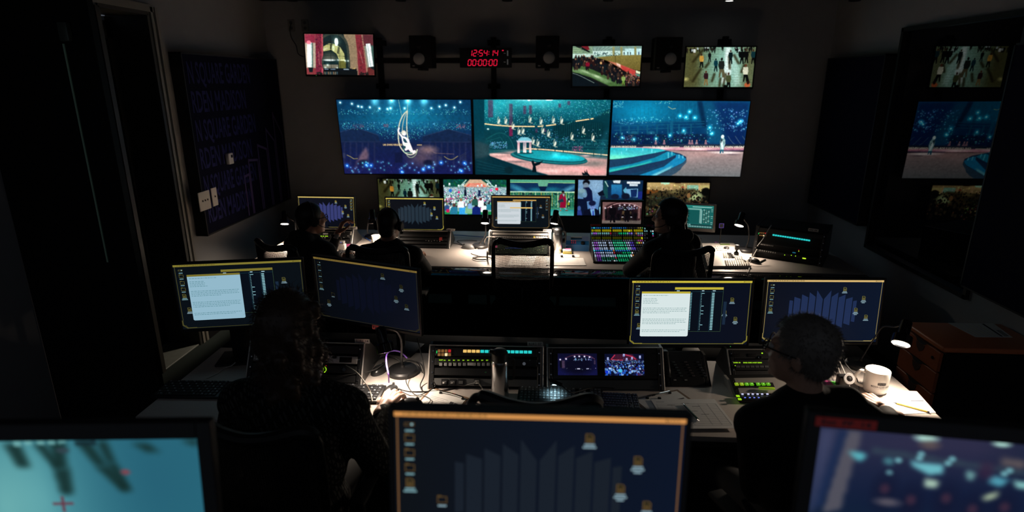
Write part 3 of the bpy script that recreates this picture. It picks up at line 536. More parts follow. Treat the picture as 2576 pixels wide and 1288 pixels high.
def pic_subway():
    p = Pic([(120, 70), (1563, 72), (1545, 857), (112, 853)], 172, 97, 17)
    p.rect(80, 40, 1600, 330, (14, 46, 84)); p.rect(80, 50, 1600, 132, (110, 190, 156), 1, 0, (60, 150, 120)); p.line([(80, 128), (1600, 134)], 12, (170, 225, 150)); p.ell(290, 270, 190, 50, (60, 150, 180), .9, .8, .4); p.ell(1430, 270, 190, 46, (80, 160, 190), .9, .8, -.45); p.ell(700, 290, 140, 40, (30, 130, 150), .8, .9); p.ell(1050, 280, 160, 40, (30, 130, 150), .8, .9)
    p.poly([(725, 76), (985, 76), (945, 215), (755, 215)], (100, 170, 140)); p.poly([(755, 215), (945, 215), (900, 320), (800, 320)], (10, 26, 60)); p.rect(80, 325, 1600, 690, (30, 110, 84)); p.rect(80, 326, 1600, 348, (200, 240, 200))
    for k, x in enumerate(range(120, 1580, 62)): p.rect(x, 345, x + [16, 9, 24][k % 3], 690, [(150, 180, 90), (210, 230, 180), (80, 140, 90), (170, 150, 60)][k % 4], .85, 3)
    p.dots(160, 120, 380, 1560, 680, 14, (190, 235, 215), .55); p.dots(160, 120, 360, 1560, 690, 16, (10, 60, 52), .6)
    for a, b in ((380, 480), (600, 500), (1100, 1200)): p.poly([(a, 350), (b, 400), (a, 400)], (10, 30, 40), .9)
    p.rect(80, 680, 1600, 870, (20, 120, 120), 1, 4, (90, 200, 190)); p.rect(80, 690, 1600, 712, (90, 150, 70), .8, 5); p.ell(1160, 790, 60, 60, (150, 225, 215), .6, .8)
    p.poly([(1230, 390), (1280, 375), (1340, 380), (1375, 500), (1365, 685), (1225, 685), (1240, 560), (1205, 500)], (140, 12, 50)); p.poly([(1285, 375), (1335, 378), (1318, 440)], (150, 190, 200)); p.ell(1302, 345, 32, 40, (110, 80, 70)); p.ell(1298, 325, 34, 26, (20, 20, 26)); p.poly([(1180, 530), (1290, 470), (1325, 550), (1190, 570)], (30, 50, 66)); p.line([(1290, 470), (1300, 400)], 8, (30, 40, 50)); p.poly([(1228, 685), (1255, 685), (1262, 745), (1228, 745)], (90, 170, 190)); p.poly([(1318, 685), (1360, 685), (1405, 730), (1370, 750)], (90, 170, 190)); p.ell(1245, 740, 20, 14, (150, 110, 60)); p.ell(1382, 740, 34, 14, (110, 70, 40))
    p.poly([(1395, 660), (1400, 480), (1450, 470), (1465, 650)], (14, 30, 36)); p.ell(1425, 590, 22, 40, (170, 180, 40), .9); p.ell(1440, 540, 16, 24, (190, 230, 225)); p.noise(.05, 4); return p
def pic_crowd_face():
    p = Pic([(50, 50), (655, 50), (640, 372), (45, 372)], 172, 97, 19)
    p.rect(20, 30, 680, 400, (60, 90, 150)); p.rect(20, 30, 290, 400, (120, 160, 196), 1, 4, (70, 120, 180)); p.ell(220, 100, 90, 80, (150, 186, 214), .7, .8); p.rect(280, 40, 680, 400, (12, 40, 72))
    p.poly([(290, 55), (320, 55), (330, 215), (285, 215)], (20, 70, 76)); p.line([(300, 60), (330, 110)], 8, (170, 210, 200)); p.rect(360, 90, 460, 210, (40, 130, 180), 1, 3, (20, 80, 140)); p.line([(360, 60), (640, 70)], 10, (24, 50, 60)); p.rect(462, 50, 470, 215, (14, 30, 50)); p.poly([(470, 140), (500, 110), (500, 190)], (90, 170, 200))
    p.poly([(500, 130), (610, 125), (605, 205), (490, 200)], (110, 170, 210)); p.poly([(540, 135), (602, 130), (598, 200), (545, 205)], (16, 40, 90)); p.poly([(375, 55), (445, 52), (440, 78), (380, 74)], (220, 235, 240)); p.rect(505, 62, 628, 80, (225, 235, 240)); p.rect(530, 84, 606, 102, (210, 225, 235)); p.ell(395, 200, 40, 26, (16, 26, 50)); p.ell(495, 195, 40, 30, (12, 20, 40)); p.rect(610, 150, 650, 215, (24, 40, 120))
    p.ell(125, 75, 34, 28, (10, 12, 20)); p.ell(122, 100, 26, 26, (120, 140, 160)); p.poly([(95, 120), (150, 115), (180, 150), (190, 240), (100, 250)], (14, 20, 56)); p.ell(90, 170, 40, 42, (90, 130, 150)); p.ell(112, 185, 22, 28, (110, 150, 180)); p.ell(84, 150, 34, 22, (130, 165, 176), .9, .4); p.poly([(45, 220), (130, 225), (150, 372), (45, 372)], (10, 20, 46)); p.poly([(230, 170), (280, 140), (300, 190), (250, 195)], (10, 16, 34)); p.poly([(260, 190), (310, 200), (300, 372), (230, 372)], (20, 36, 60))
    p.poly([(110, 330), (160, 310), (220, 310), (260, 340), (270, 372), (100, 372)], (10, 14, 34)); p.poly([(165, 320), (205, 315), (210, 372), (180, 372)], (120, 180, 230)); p.poly([(188, 330), (198, 330), (204, 372), (186, 372)], (40, 60, 170)); p.ell(187, 292, 27, 34, (110, 140, 200)); p.ell(184, 262, 34, 26, (16, 22, 56)); p.rect(172, 288, 180, 292, (30, 40, 90)); p.rect(192, 288, 200, 292, (30, 40, 90)); p.rect(180, 310, 194, 313, (70, 70, 130)); p.ell(62, 310, 16, 24, (60, 90, 150)); p.poly([(45, 330), (80, 325), (90, 372), (45, 372)], (40, 60, 130)); p.poly([(250, 300), (275, 280), (275, 372), (255, 360)], (140, 200, 225)); p.noise(.06, 4); return p
def pic_hall():
    p = Pic([(683, 68), (1278, 73), (1235, 394), (680, 385)], 172, 97, 21)
    p.rect(660, 50, 1300, 400, (26, 26, 20)); p.poly([(683, 68), (1278, 72), (1276, 150), (690, 150)], (168, 150, 110), 1, 5); p.poly([(683, 68), (900, 68), (1000, 110), (683, 110)], (196, 176, 130), .9, 5); p.rect(1060, 95, 1170, 145, (150, 190, 170), 1, 3); p.rect(1175, 95, 1280, 160, (190, 180, 130), 1, 3); p.rect(683, 140, 790, 180, (140, 96, 50), 1, 4); p.poly([(810, 66), (900, 64), (890, 85), (820, 92)], (190, 225, 200))
    for x, w in ((820, 20), (900, 26), (1030, 24), (1168, 16)): p.rect(x, 80, x + w, 150, (196, 170, 130), .9, 2)
    p.dots(40, 700, 80, 1260, 140, 4, (240, 230, 190), .8); p.rect(945, 60, 1000, 78, (60, 20, 24), .9); p.ell(700, 125, 16, 12, (220, 200, 150), .8); p.poly([(1000, 120), (1020, 105), (1035, 120)], (150, 30, 30))
    p.poly([(780, 160), (1130, 130), (1200, 190), (1110, 240), (690, 385), (690, 200)], (84, 76, 52), 1, 8); p.ell(1150, 200, 60, 40, (170, 180, 140), 1, .6); p.ell(1130, 225, 50, 26, (190, 205, 160), .9, .6); p.ell(940, 160, 50, 14, (150, 140, 100), .8, .6)
    for k in range(330):
        t = p.rng.uniform(0, 1); x = p.rng.uniform(690, 1270); y = 130 + t * 240; r = 5 + t * 9
        p.ell(x, y, r, r * 1.4, [(20, 20, 20), (30, 26, 22), (54, 44, 34), (16, 22, 22), (90, 80, 60)][p.rng.integers(5)], .9)
        if k % 4 == 0: p.ell(x + 2, y - r * 1.5, r * .5, r * .6, (130, 96, 70), .8)
    p.dots(60, 690, 200, 960, 380, 6, (190, 190, 150), .6, jit=.8); p.ell(1235, 160, 40, 40, (16, 18, 16)); p.ell(1075, 195, 18, 26, (150, 120, 84)); p.poly([(690, 230), (900, 190), (960, 200), (720, 300)], (50, 56, 44), .6, 8); p.grade(1.45, 1.12); p.noise(.05, 4); return p
def pic_lobby():
    p = Pic([(295, 40), (895, 50), (885, 382), (285, 375)], 110, 62, 23)
    p.rect(270, 30, 910, 390, (120, 86, 84), 1, 0, (110, 84, 80)); p.ell(590, 230, 330, 190, (54, 30, 34), 1, .05); p.line([(370, 130), (480, 75), (600, 58), (760, 75), (880, 130)], 12, (196, 150, 150), .9, 5); p.ell(590, 250, 250, 150, (22, 14, 20), 1, .2); p.rect(290, 330, 890, 390, (96, 86, 80), 1, 8); p.ell(420, 345, 150, 14, (130, 116, 108), .8, .7)
    p.rect(325, 140, 362, 260, (14, 12, 14)); p.rect(300, 100, 330, 330, (150, 110, 106), .7, 8); p.rect(840, 110, 870, 300, (150, 110, 106), .8, 8)
    for x, y in ((335, 133), (425, 123), (558, 92), (632, 85), (707, 90), (783, 103)): p.glow(x, y, 18, (110, 100, 110), .7); p.ell(x, y, 11, 9, (245, 235, 245))
    p.dots(60, 530, 110, 830, 160, 6, (170, 190, 230), .9); p.poly([(600, 180), (640, 180), (620, 330), (580, 330)], (96, 76, 50), .8, 3); p.poly([(715, 190), (735, 190), (750, 330), (730, 330)], (90, 76, 54), .8, 3)
    for x, y, h in ((450, 360, 280), (670, 350, 210), (540, 330, 130), (800, 330, 140), (350, 320, 80), (610, 320, 100), (730, 320, 110)): p.person(x, y, h, (10, 8, 12), (8, 8, 12), (20, 12, 14), .1, .4)
    p.dots(40, 320, 270, 880, 320, 9, (12, 10, 14), .9); p.rect(590, 270, 620, 280, (220, 210, 220)); p.rect(725, 270, 750, 280, (200, 200, 215)); p.noise(.08, 3); return p
def pic_lobby_dark():
    p = Pic([(400, 232), (790, 236), (792, 445), (400, 443)], 110, 62, 25)
    p.rect(380, 200, 820, 460, (10, 10, 34), 1, 0, (18, 20, 66)); p.line([(470, 280), (540, 255), (620, 245), (720, 262), (770, 290)], 7, (90, 50, 70), .9, 5); p.ell(600, 350, 150, 90, (8, 8, 26), .9, .3); p.rect(425, 300, 442, 370, (6, 6, 16)); p.rect(442, 300, 470, 375, (80, 60, 84), .8, 4); p.rect(760, 300, 775, 340, (80, 60, 80), .7, 3)
    for x, y in ((425, 292), (484, 286), (570, 264), (616, 262), (668, 264), (718, 270)): p.glow(x, y, 12, (90, 80, 120), .7); p.ell(x, y, 8, 7, (240, 235, 250))
    p.dots(36, 555, 280, 750, 305, 4, (150, 190, 240), .9); p.rect(592, 378, 622, 386, (210, 210, 235)); p.rect(685, 378, 710, 386, (190, 190, 220)); p.dots(8, 430, 375, 780, 390, 3, (160, 170, 210), .8); p.noise(.08, 3); return p
def pic_park_dark():
    p = Pic([(855, 235), (1245, 238), (1262, 450), (862, 446)], 110, 62, 27)
    p.rect(840, 220, 1280, 460, (10, 14, 40)); p.poly([(900, 300), (960, 240), (1130, 240), (1200, 300)], (60, 22, 44)); p.line([(920, 290), (960, 245)], 9, (190, 50, 80)); p.line([(930, 292), (1040, 298)], 8, (180, 50, 70)); p.line([(1060, 245), (1130, 262), (1170, 290)], 10, (180, 50, 80))
    for x, y in ((890, 282), (1077, 290), (1130, 280), (1210, 268), (1048, 248)): p.rect(x - 9, y - 13, x + 9, y + 13, (170, 180, 230)); p.line([(x, y), (x, y + 40)], 4, (60, 80, 140))
    pal = [(14, 20, 60), (40, 70, 170), (120, 170, 230), (10, 10, 26), (60, 30, 70), (30, 90, 200), (190, 215, 240)]
    for k in range(420):
        t = p.rng.uniform(0, 1) ** 1.3; y = 300 + t * 145; r = 2.5 + t * 10; p.ell(p.rng.uniform(858, 1258), y, r, r * 1.2, pal[p.rng.integers(7)], .9)
    p.dots(90, 860, 295, 1250, 330, 3, (150, 190, 240), .9); p.ell(1015, 400, 20, 18, (70, 190, 230)); p.ell(880, 412, 16, 16, (20, 60, 220)); p.noise(.1, 3); return p
def pic_floor_close():
    p = Pic([(-900, 245), (1770, 365), (1970, 1800), (-900, 1800)], 190, 107, 29, 1)
    p.rect(-1000, 100, 2100, 1900, (40, 104, 122)); p.ell(500, 850, 520, 700, (90, 160, 168), .9, .9); p.ell(250, 900, 260, 500, (110, 176, 176), .8, .9); p.ell(1500, 700, 500, 700, (38, 96, 116), .9, .9); p.ell(-100, 900, 160, 600, (12, 40, 60), .9, .7)
    for l, wdt in (([(350, 330), (430, 540)], 130), ([(560, 340), (700, 560)], 90), ([(700, 330), (720, 560), (760, 800)], 130), ([(900, 340), (1040, 560), (1240, 800)], 110), ([(1040, 340), (1120, 540), (1230, 780)], 80), ([(60, 330), (130, 420)], 140), ([(1330, 380), (1440, 460)], 120), ([(1700, 370), (1790, 430)], 120), ([(0, 400), (30, 800)], 60)):
        for (a, b) in zip(l[:-1], l[1:]): p.poly([(a[0] - wdt / 2, a[1]), (a[0] + wdt / 2, a[1]), (b[0] + wdt * .42, b[1]), (b[0] - wdt * .42, b[1])], (20, 44, 42), .9, 26)
    for k in range(5): p.rect(365 + k * 88, 295, 420 + k * 88, 350, (110, 170, 170), .9, 8)
    p.rect(840, 335, 1000, 375, (20, 40, 46), .9, 10); p.ell(740, 410, 50, 26, (50, 66, 76), .9, .4); p.ell(1225, 625, 36, 26, (130, 66, 76), .9, .5); p.line([(635, 880), (800, 885)], 22, (100, 60, 74), .9); p.line([(710, 820), (725, 970)], 18, (100, 60, 74), .9); return p
def pic_hall_blur():
    p = Pic([(1035, 285), (2900, 255), (2900, 1500), (915, 1500)], 190, 107, 31, 1)
    p.rect(800, 200, 3000, 1600, (24, 38, 64)); p.ell(1700, 350, 900, 240, (46, 44, 70), .9, .8); p.ell(2500, 700, 400, 600, (12, 26, 46), .9, .8); p.ell(1800, 800, 900, 260, (16, 26, 54), .9, .6); p.rect(900, 800, 3000, 1600, (16, 31, 54), .8, 60)
    p.poly([(1170, 290), (1250, 290), (1150, 860), (1050, 900)], (86, 84, 94), .9, 14); p.poly([(1130, 290), (1180, 290), (1050, 860), (1000, 860)], (24, 40, 74), .8, 14); p.poly([(960, 300), (1120, 290), (1000, 900), (900, 900)], (66, 72, 104), .7, 20)
    for x, y, rx, ry in ((1570, 290, 55, 26), (1938, 280, 42, 18), (2268, 290, 52, 28), (2545, 335, 30, 34)): p.ell(x, y, rx, ry, (170, 214, 204), 1, .5)
    p.poly([(1300, 390), (2400, 460), (2400, 500), (1300, 430)], (50, 66, 80), .8, 14)
    for x, y in ((1552, 402), (1545, 432), (1708, 415), (1690, 445), (1995, 452), (1972, 478), (2135, 468), (2105, 492), (1398, 552), (1440, 460)): p.ell(x, y, 17, 15, (110, 170, 180), .95, .5)
    for pts, c in (([(1175, 430), (1290, 440), (1240, 500)], (90, 180, 190)), ([(1505, 455), (1675, 460), (1670, 520), (1600, 540), (1510, 490)], (110, 190, 200)), ([(1580, 560), (1660, 580), (1650, 620), (1580, 625)], (170, 200, 180)), ([(1900, 500), (2010, 510), (1960, 570), (1900, 550)], (80, 160, 180)), ([(2020, 515), (2165, 515), (2160, 580), (2040, 560)], (140, 205, 200)), ([(1870, 660), (1960, 600), (1960, 640), (1890, 680)], (190, 210, 170)), ([(2220, 620), (2260, 545), (2320, 550), (2290, 600)], (130, 200, 190)), ([(1370, 450), (1420, 450), (1410, 500), (1370, 490)], (70, 130, 140)), ([(1790, 480), (1835, 490), (1820, 545), (1790, 540)], (110, 160, 160))): p.poly(pts, c, .95, 12)
    p.poly([(1950, 370), (2080, 385), (2060, 430), (1950, 420)], (104, 92, 90), .9, 16); p.ell(1590, 335, 46, 26, (96, 82, 80), .8, .6); p.rect(1850, 410, 1920, 520, (50, 34, 60), .8, 16)
    for x, y in ((1380, 700), (1520, 760), (1840, 780), (2000, 740), (1700, 720), (2250, 800)): p.ell(x, y, 60, 110, (18, 22, 46), .8, .6); p.ell(x, y - 30, 24, 30, (70, 44, 62), .7, .6)
    p.ell(1400, 765, 60, 24, (96, 90, 100), .8, .6); return p
# ------------------------------------------------------------------ desktop pictures for the computer monitors (flat coloured shapes)
class UI:
    def __init__(s, w, h, seed=1): s.w, s.h = w, h; s.V = []; s.F = []; s.C = []; s.L = 0; s.rng = random.Random(seed)
    def poly(s, pts, col, gain=1., lay=None):
        n = len(s.V); s.L += 1
        y = -.00002 * s.L if lay is None else -lay
        cs = col if isinstance(col[0], (tuple, list)) else [col] * len(pts)
        for (u, v), c in zip(pts, cs): s.V.append(((u - .5) * s.w, y, (.5 - v) * s.h)); s.C.append((*[x * gain for x in lin(c)], 1))
        s.F.append(tuple(range(n + len(pts) - 1, n - 1, -1))); return s
    def rect(s, u0, v0, u1, v1, col, gain=1., lay=None): return s.poly([(u0, v0), (u1, v0), (u1, v1), (u0, v1)], col, gain, lay)
    def frame(s, u0, v0, u1, v1, t, col, gain=1.):
        a = s.w / s.h; s.rect(u0, v0, u1, v0 + t * a, col, gain); s.rect(u0, v1 - t * a, u1, v1, col, gain); s.rect(u0, v0, u0 + t, v1, col, gain); s.rect(u1 - t, v0, u1, v1, col, gain)
    def words(s, u0, u1, v, hgt, col, gain=1.):
        u = u0; L = s.L
        while u < u1:
            wd = s.rng.uniform(.006, .022); s.L = L; s.rect(u, v, min(u + wd, u1), v + hgt, col, gain); u += wd + .005
        s.L = L + 1
    def icon(s, u, v, k, col, txt=(150, 190, 200), lines=1, gain=1., tg=.55):
        a = s.w / s.h; q = .017
        if k == 'drive': s.frame(u - q, v - q * a * .35, u + q, v + q * a * .35, .0022, col, gain); s.rect(u + q * .3, v - .006, u + q * .7, v + .006, txt, gain)
        elif k == 'folder': s.frame(u - q, v - q * a * .75, u + q, v + q * a * .75, .0026, col, gain); s.rect(u - q, v - q * a * .95, u - q * .1, v - q * a * .7, col, gain)
        else:
            s.poly([(u - q * .85, v - q * a), (u + q * .4, v - q * a), (u + q * .85, v - q * a * .5), (u + q * .85, v + q * a), (u - q * .85, v + q * a)], col, gain)
            s.poly([(u - q * .6, v - q * a * .8), (u + q * .3, v - q * a * .8), (u + q * .62, v - q * a * .4), (u + q * .62, v + q * a * .8), (u - q * .6, v + q * a * .8)], (20, 26, 20), gain)
            for i in range(4): s.rect(u - q * .45, v - q * a * .2 + i * q * a * .25, u + q * .45, v - q * a * .2 + i * q * a * .25 + .005, col, gain)
        for i in range(lines):
            ww = (.018, .023, .013)[i] if lines > 1 else .015
            s.rect(u - ww, v + q * a * 1.2 + i * .018, u + ww, v + q * a * 1.2 + i * .018 + .011, txt, gain * tg)
    def logo(s, u0, v0, hw, hh, col, gain=1.):
        tops = [(-1.0, -.52, -.895, -.49), (-.865, -.68, -.675, -.585), (-.645, -.80, -.455, -.66), (-.425, -.90, -.24, -.69), (-.21, -1.0, -.018, -.58)]
        L = s.L
        for x0, t0, x1, t1 in tops:
            for sg in (1, -1):
                s.L = L
                pts = [(u0 + sg * x0 * hw, v0 + t0 * hh), (u0 + sg * x1 * hw, v0 + t1 * hh), (u0 + sg * x1 * hw, v0 - t1 * hh), (u0 + sg * x0 * hw, v0 - t0 * hh)]
                s.poly(pts if sg == 1 else pts[::-1], col, gain)
        s.L = L + 1
    def cut(s, du0, dv0, du1, dv1): pass
    def mesh(s, name): return col_mesh(name, np.array(s.V), s.F, np.array(s.C))
def ui_desktop(w, h, bg, bar, logo=None, gold=(150, 140, 60), doc=None, mirror=False, gain=1., bg2=None, edge=None, extra=False, gicons=None, highlight=False, seed=1, lg=1.):
    s = UI(w, h, seed); a = w / h; mu = (lambda u: 1 - u) if mirror else (lambda u: u); edge = edge or gold; ic = gicons or gold
    s.rect(0, 0, 1, 1, [bg, bg2 or bg, bg2 or bg, bg] if bg2 else bg, gain)
    if logo: s.logo(.50, .5, .29, .335, logo, gain * lg)
    s.rect(0, .004, 1, .034, bar, gain)
    t = .0045
    s.rect(.008, .034, .008 + t, .86, edge, gain); s.rect(1 - .008 - t, .034, 1 - .008, .86, edge, gain)
    s.rect(.0, .86, .010, .94, edge, gain); s.rect(.99, .86, 1.0, .94, edge, gain); s.rect(.04, .982, .96, .990, edge, gain * .8)
    for sg in (0, 1):
        f = (lambda u: u) if sg == 0 else (lambda u: 1 - u)
        s.poly([(f(.0), .94), (f(.012), .93), (f(.045), .975), (f(.038), .995)][::1 if sg == 0 else -1], edge, gain); s.poly([(f(.014), .955), (f(.03), .94), (f(.034), .965), (f(.02), .975)][::1 if sg == 0 else -1], edge, gain * .7); s.rect(min(f(.045), f(.11)), .975, max(f(.045), f(.11)), .99, edge, gain)
    for i in range(5): s.rect(.93 + i * .011, .014, .934 + i * .011 + (.004 if i == 0 else 0), .023, (40, 34, 16), gain)
    if not mirror: s.words(.03, .32, .013, .008, (90, 76, 30), gain)
    for k, (v, t_) in enumerate(((.085, 'drive'), (.175, 'folder'), (.275, 'folder'), (.375, 'folder'))): s.icon(mu(.052), v, t_, ic, (150, 200, 210), 1, gain)
    if not mirror: s.icon(.052, .475, 'file', ic, (150, 200, 210), 2, gain)
    FT = (170, 205, 220)
    for u, v, n in ((.675, .145, 2), (.845, .285, 3), (.79, .475, 3), (.885, .585, 2)):
        if doc: u, v = {.675: (.845, .29), .845: (.79, .48), .79: (.885, .59), .885: (.075, .69)}[u]
        s.icon(u, v, 'file', ic, FT, n, gain)
    if extra: s.icon(.165, .585, 'folder', ic, FT, 1, gain); s.icon(.115, .72, 'file', ic, FT, 3, gain)
    if doc:
        sh = -.0 if not mirror else .0
        s.rect(.36, .10, .765, .79, (8, 14, 24), gain); s.frame(.36, .10, .765, .79, .0022, (60, 84, 60), gain); s.rect(.36, .10, .765, .135, bar, gain * .9); s.rect(.775, .32, .80, .68, (24, 40, 60), gain)
        for u in (.575, .665): s.rect(u, .15, u + .002, .79, (34, 74, 90), gain)
        s.rect(.36, .165, .765, .168, (30, 70, 84), gain); s.rect(.375, .148, .40, .16, FT, gain); s.rect(.585, .148, .605, .16, FT, gain); s.rect(.675, .148, .70, .16, FT, gain)
        for i in range(24):
            v = .185 + i * .0245; s.rect(.672, v, .694, v + .013, (150, 205, 215), gain); s.rect(.582, v + .004, .587 + (.022 if i in (0, 8, 11, 13, 20) else 0), v + .012, (150, 205, 215), gain); s.rect(.495, v, .505, v + .013, (120, 180, 190), gain)
        x0, x1, y0, y1 = doc.get('box', (.085, .49, .165, .865)); wc = doc['col']
        s.poly([(x0, y0), (x1, y0), (x1, y1 - .015), (x1 - .01, y1), (x0 + .01, y1), (x0, y1 - .012)], wc, gain * doc.get('gain', 1.)); s.rect(x0, y0, x1, y0 + .03, bar, gain * .85)
        ink = tuple(int(c * .62) for c in wc); tl = tuple(int(c * .66 + 20 * (i > 0)) for i, c in enumerate(wc))
        rows = [(.0, .55), (None, 0), (.0, .3), (.0, .32), (.0, .3), (.0, .35), (None, 0), (None, 0), (0, .98), (0, .95), (0, .99), (0, .6), (None, 0), (None, 0), (None, 0), (0, .98), (0, .96), (0, .99), (0, .75), (None, 0), (None, 0), (None, 0), (0, .98), (0, .85)]
        for i, (st, ln) in enumerate(rows):
            if st is None: continue
            v = y0 + .055 + i * .0245; s.words(x0 + .014, x0 + .014 + (x1 - x0 - .03) * ln, v, .0085, tl, gain)
        if highlight: s.rect(.31, .335, .70, .37, (228, 190, 110), gain)
    return s.mesh('desktop_picture')
def ui_teal(w, h):
    s = UI(w, h); s.rect(0, 0, 1, 1, (22, 96, 92)); s.rect(0, 0, 1, .12, (30, 120, 112)); s.rect(.12, .02, .22, .10, (60, 180, 190)); s.rect(.5, .06, .96, .09, (150, 205, 195)); s.rect(.02, .02, .10, .07, (150, 205, 200))
    s.rect(.32, .14, .72, .2, (110, 170, 160)); s.rect(.33, .22, .70, .80, (18, 84, 82)); s.rect(.70, .2, .735, .8, (120, 170, 165))
    for i in range(16): s.rect(.675, .2 + i * .037, .7, .222 + i * .037, (150, 200, 190)); s.rect(.1, .15 + i * .04, .2, .175 + i * .04, (110, 170, 160))
    for i in range(11):
        for j in range(2): s.rect(.215 + j * .045, .22 + i * .05, .25 + j * .045, .255 + i * .05, (150, 205, 60) if i not in (2, 3) else (40, 90, 80))
    for i in range(9):
        for j in range(3): s.rect(.76 + j * .055, .17 + i * .068, .80 + j * .055, .215 + i * .068, (10, 46, 44) if (i + j) % 3 else (120, 170, 160)); s.rect(.772 + j * .055, .183 + i * .068, .788 + j * .055, .2 + i * .068, (170, 215, 205))
    for v in (.16, .45, .72): s.rect(.94, v, .99, v + .02, (150, 200, 190)); s.rect(.945, v + .08, .985, v + .1, (130, 190, 180))
    s.rect(0, .83, 1, .98, (20, 66, 66)); s.rect(.22, .84, .30, .89, (60, 160, 150))
    for i in range(13): s.rect(.2 + i * .06, .91, .25 + i * .06, .965, (110, 160, 155)); s.rect(.32 + .055 * (i % 3), .84, .36 + .055 * (i % 3), .885, (130, 180, 175))
    return s.mesh('control_picture')

# ------------------------------------------------------------------ screens
def pose(pos, yaw, tilt, roll=0.):
    return Matrix.Translation(pos) @ Matrix.Rotation(radians(yaw), 4, 'Z') @ Matrix.Rotation(radians(tilt), 4, 'X') @ Matrix.Rotation(radians(roll), 4, 'Y')
def xform(me, M): me.transform(M); return me
def screen(name, label, cat, picmesh, pos, yaw, tilt, roll, w, h, bez=(.012, .012, .012, .018), thick=.045, foot=None, wall=None, group=None, bmat=None, stand='tray', led=None, tape=None, neck=(.045, .03), post=None):
    """bez: left, right, top, bottom. foot: z of the surface the stand rests on. wall: y of the wall it hangs on"""
    P = pose(pos, yaw, tilt, roll); bm_ = bmat or BLK
    l, r, t, b = bez; base = Vector((pos[0], pos[1] + .08, foot)) if foot is not None else Vector(pos)
    T = thing(name, label, cat, base, 0, group); L = Matrix.Translation(-base) @ P
    obj('screen_picture', xform(picmesh, L @ Matrix.Translation((0, .0004, 0))), M_PIC, T)
    g = G(); d = .010
    for c, s_ in (((-(w / 2 + l / 2), .004, (t - b) / 2), (l, d + .008, h + t + b)), (((w / 2 + r / 2), .004, (t - b) / 2), (r, d + .008, h + t + b)), ((0, .004, h / 2 + t / 2), (w + .0004, d + .008, t)), ((0, .004, -h / 2 - b / 2), (w + .0004, d + .008, b))): g.rbox(c, s_, .002, 1, L)
    obj('bezel', g, bm_, T)
    W, H = w + l + r, h + t + b; g = G(); cz = (t - b) / 2
    g.rbox(((r - l) / 2, .0135 + .006, cz), (W * .995, .012, H * .995), .004, 2, L); g.rbox(((r - l) / 2, .024 + thick / 2 - .006, cz), (W * .72, thick - .012, H * .62), .012, 2, L)
    obj('back_cover', g, bm_, T)
    if led: obj('power_light', G().rbox((led[0] * w, -.006, -h / 2 - b * .5), (.004, .003, .003), .001, 1, L), mat('green_led', (.05, .3, .05), .4, emit=(.1, .9, .15), estr=.6), T)
    if tape:
        obj('tape_label', G().rbox((tape[0], -.0068, tape[1]), (tape[2], .0014, tape[3]), .0004, 1, L), tape[4], T)
        if tape[5]: obj('handwriting', text_g(tape[5], tape[3] * .75, L @ Matrix.Translation((tape[0], -.0082, tape[1])), fit=tape[2] * .8), INK, T)
    if foot is not None:
        yb = .024 + thick; p0 = P @ Vector((0, yb - .01, -h * .1)); bx, by = post or (p0.x, p0.y + .035)
        c0 = Vector((bx, by, p0.z)) - base
        g = G(); g.rbox((c0.x, c0.y, (p0.z - foot) / 2 + .006), (neck[0], neck[1], p0.z - foot - .006), .006, 2)
        q0 = Vector(p0) - base; dv = Vector((c0.x - q0.x, c0.y - q0.y, 0)); Lc = basis((q0.x + dv.x / 2, q0.y + dv.y / 2, c0.z), Vector((dv.y, -dv.x, 0)), (0, 0, 1)); g.rbox((0, 0, 0), (.05, dv.length + .02, .07), .006, 2, Lc); Lq = basis(q0, (cos(radians(yaw)), sin(radians(yaw)), 0), (0, 0, 1)); g.rbox((0, .008, 0), (.09, .02, .09), .004, 2, Lq)
        obj('stand_neck', g, bm_, T)
        g = G(); Lb = Matrix.Translation((c0.x, c0.y - .03, 0)) @ Matrix.Rotation(radians(yaw), 4, 'Z')
        if stand == 'disc': g.lathe([(.115, 0), (.118, .004), (.115, .012), (.05, .018), (.03, .02)], 32, Lb)
        else: g.rbox((0, 0, .006), (.22, .17, .012), .005, 2, Lb)
        obj('stand_base', g, bm_, T)
    elif wall is not None:
        p0 = P @ Vector((0, .024 + thick - .004, 0)) - base; g = G(); yl = wall - base.y
        g.rbox((0, (p0.y + yl) / 2, 0), (.10, max(.02, yl - p0.y), .12), .004, 1); g.rbox((0, yl - .012, 0), (w * .4, .016, h * .5), .003, 1)
        obj('wall_bracket', g, BLKM, T)
    return T

# ------------------------------------------------------------------ the room
XL, XR, YF, ZC = -2.93, 2.76, 6.32, 2.93
WALLM = mat('wall_paint', (.36, .35, .345), .8, spec=.15, noise=.05, nscale=8)
CARPET = mat('carpet', (.035, .045, .042), .95, spec=.05, noise=.35, nscale=220, bump=.4)
CEIL = mat('ceiling_paint', (.05, .05, .05), .9, spec=.05)
def struct(name, g, m, parent=None, label=None):
    o = obj(name, g, m, parent, world=parent is not None)
    if parent is None: o['kind'] = 'structure'
    if label: o['label'] = label
    return o
struct('floor', G().box((-.1, 2.9, -.05), (7.0, 7.4, .1)), CARPET, label='dark ribbed carpet floor of the control room')
struct('ceiling', G().box((-.1, 3.4, ZC + .05), (7.0, 6.2, .1)), CEIL, label='black ceiling above the screen wall')
struct('wall_front', G().box((-.1, YF + .06, ZC / 2), (7.0, .12, ZC)), WALLM, label='dark grey front wall behind the screens')
DY0, DY1, DH = 3.94, 4.44, 2.62           # door opening in the left wall
g = G(); g.box((XL - .06, (DY1 + YF) / 2, ZC / 2), (.12, YF - DY1, ZC)); g.box((XL - .06, (DY0 - .8) / 2, ZC / 2), (.12, DY0 + .8, ZC)); g.box((XL - .06, (DY0 + DY1) / 2, (ZC + DH) / 2), (.12, DY1 - DY0, ZC - DH))
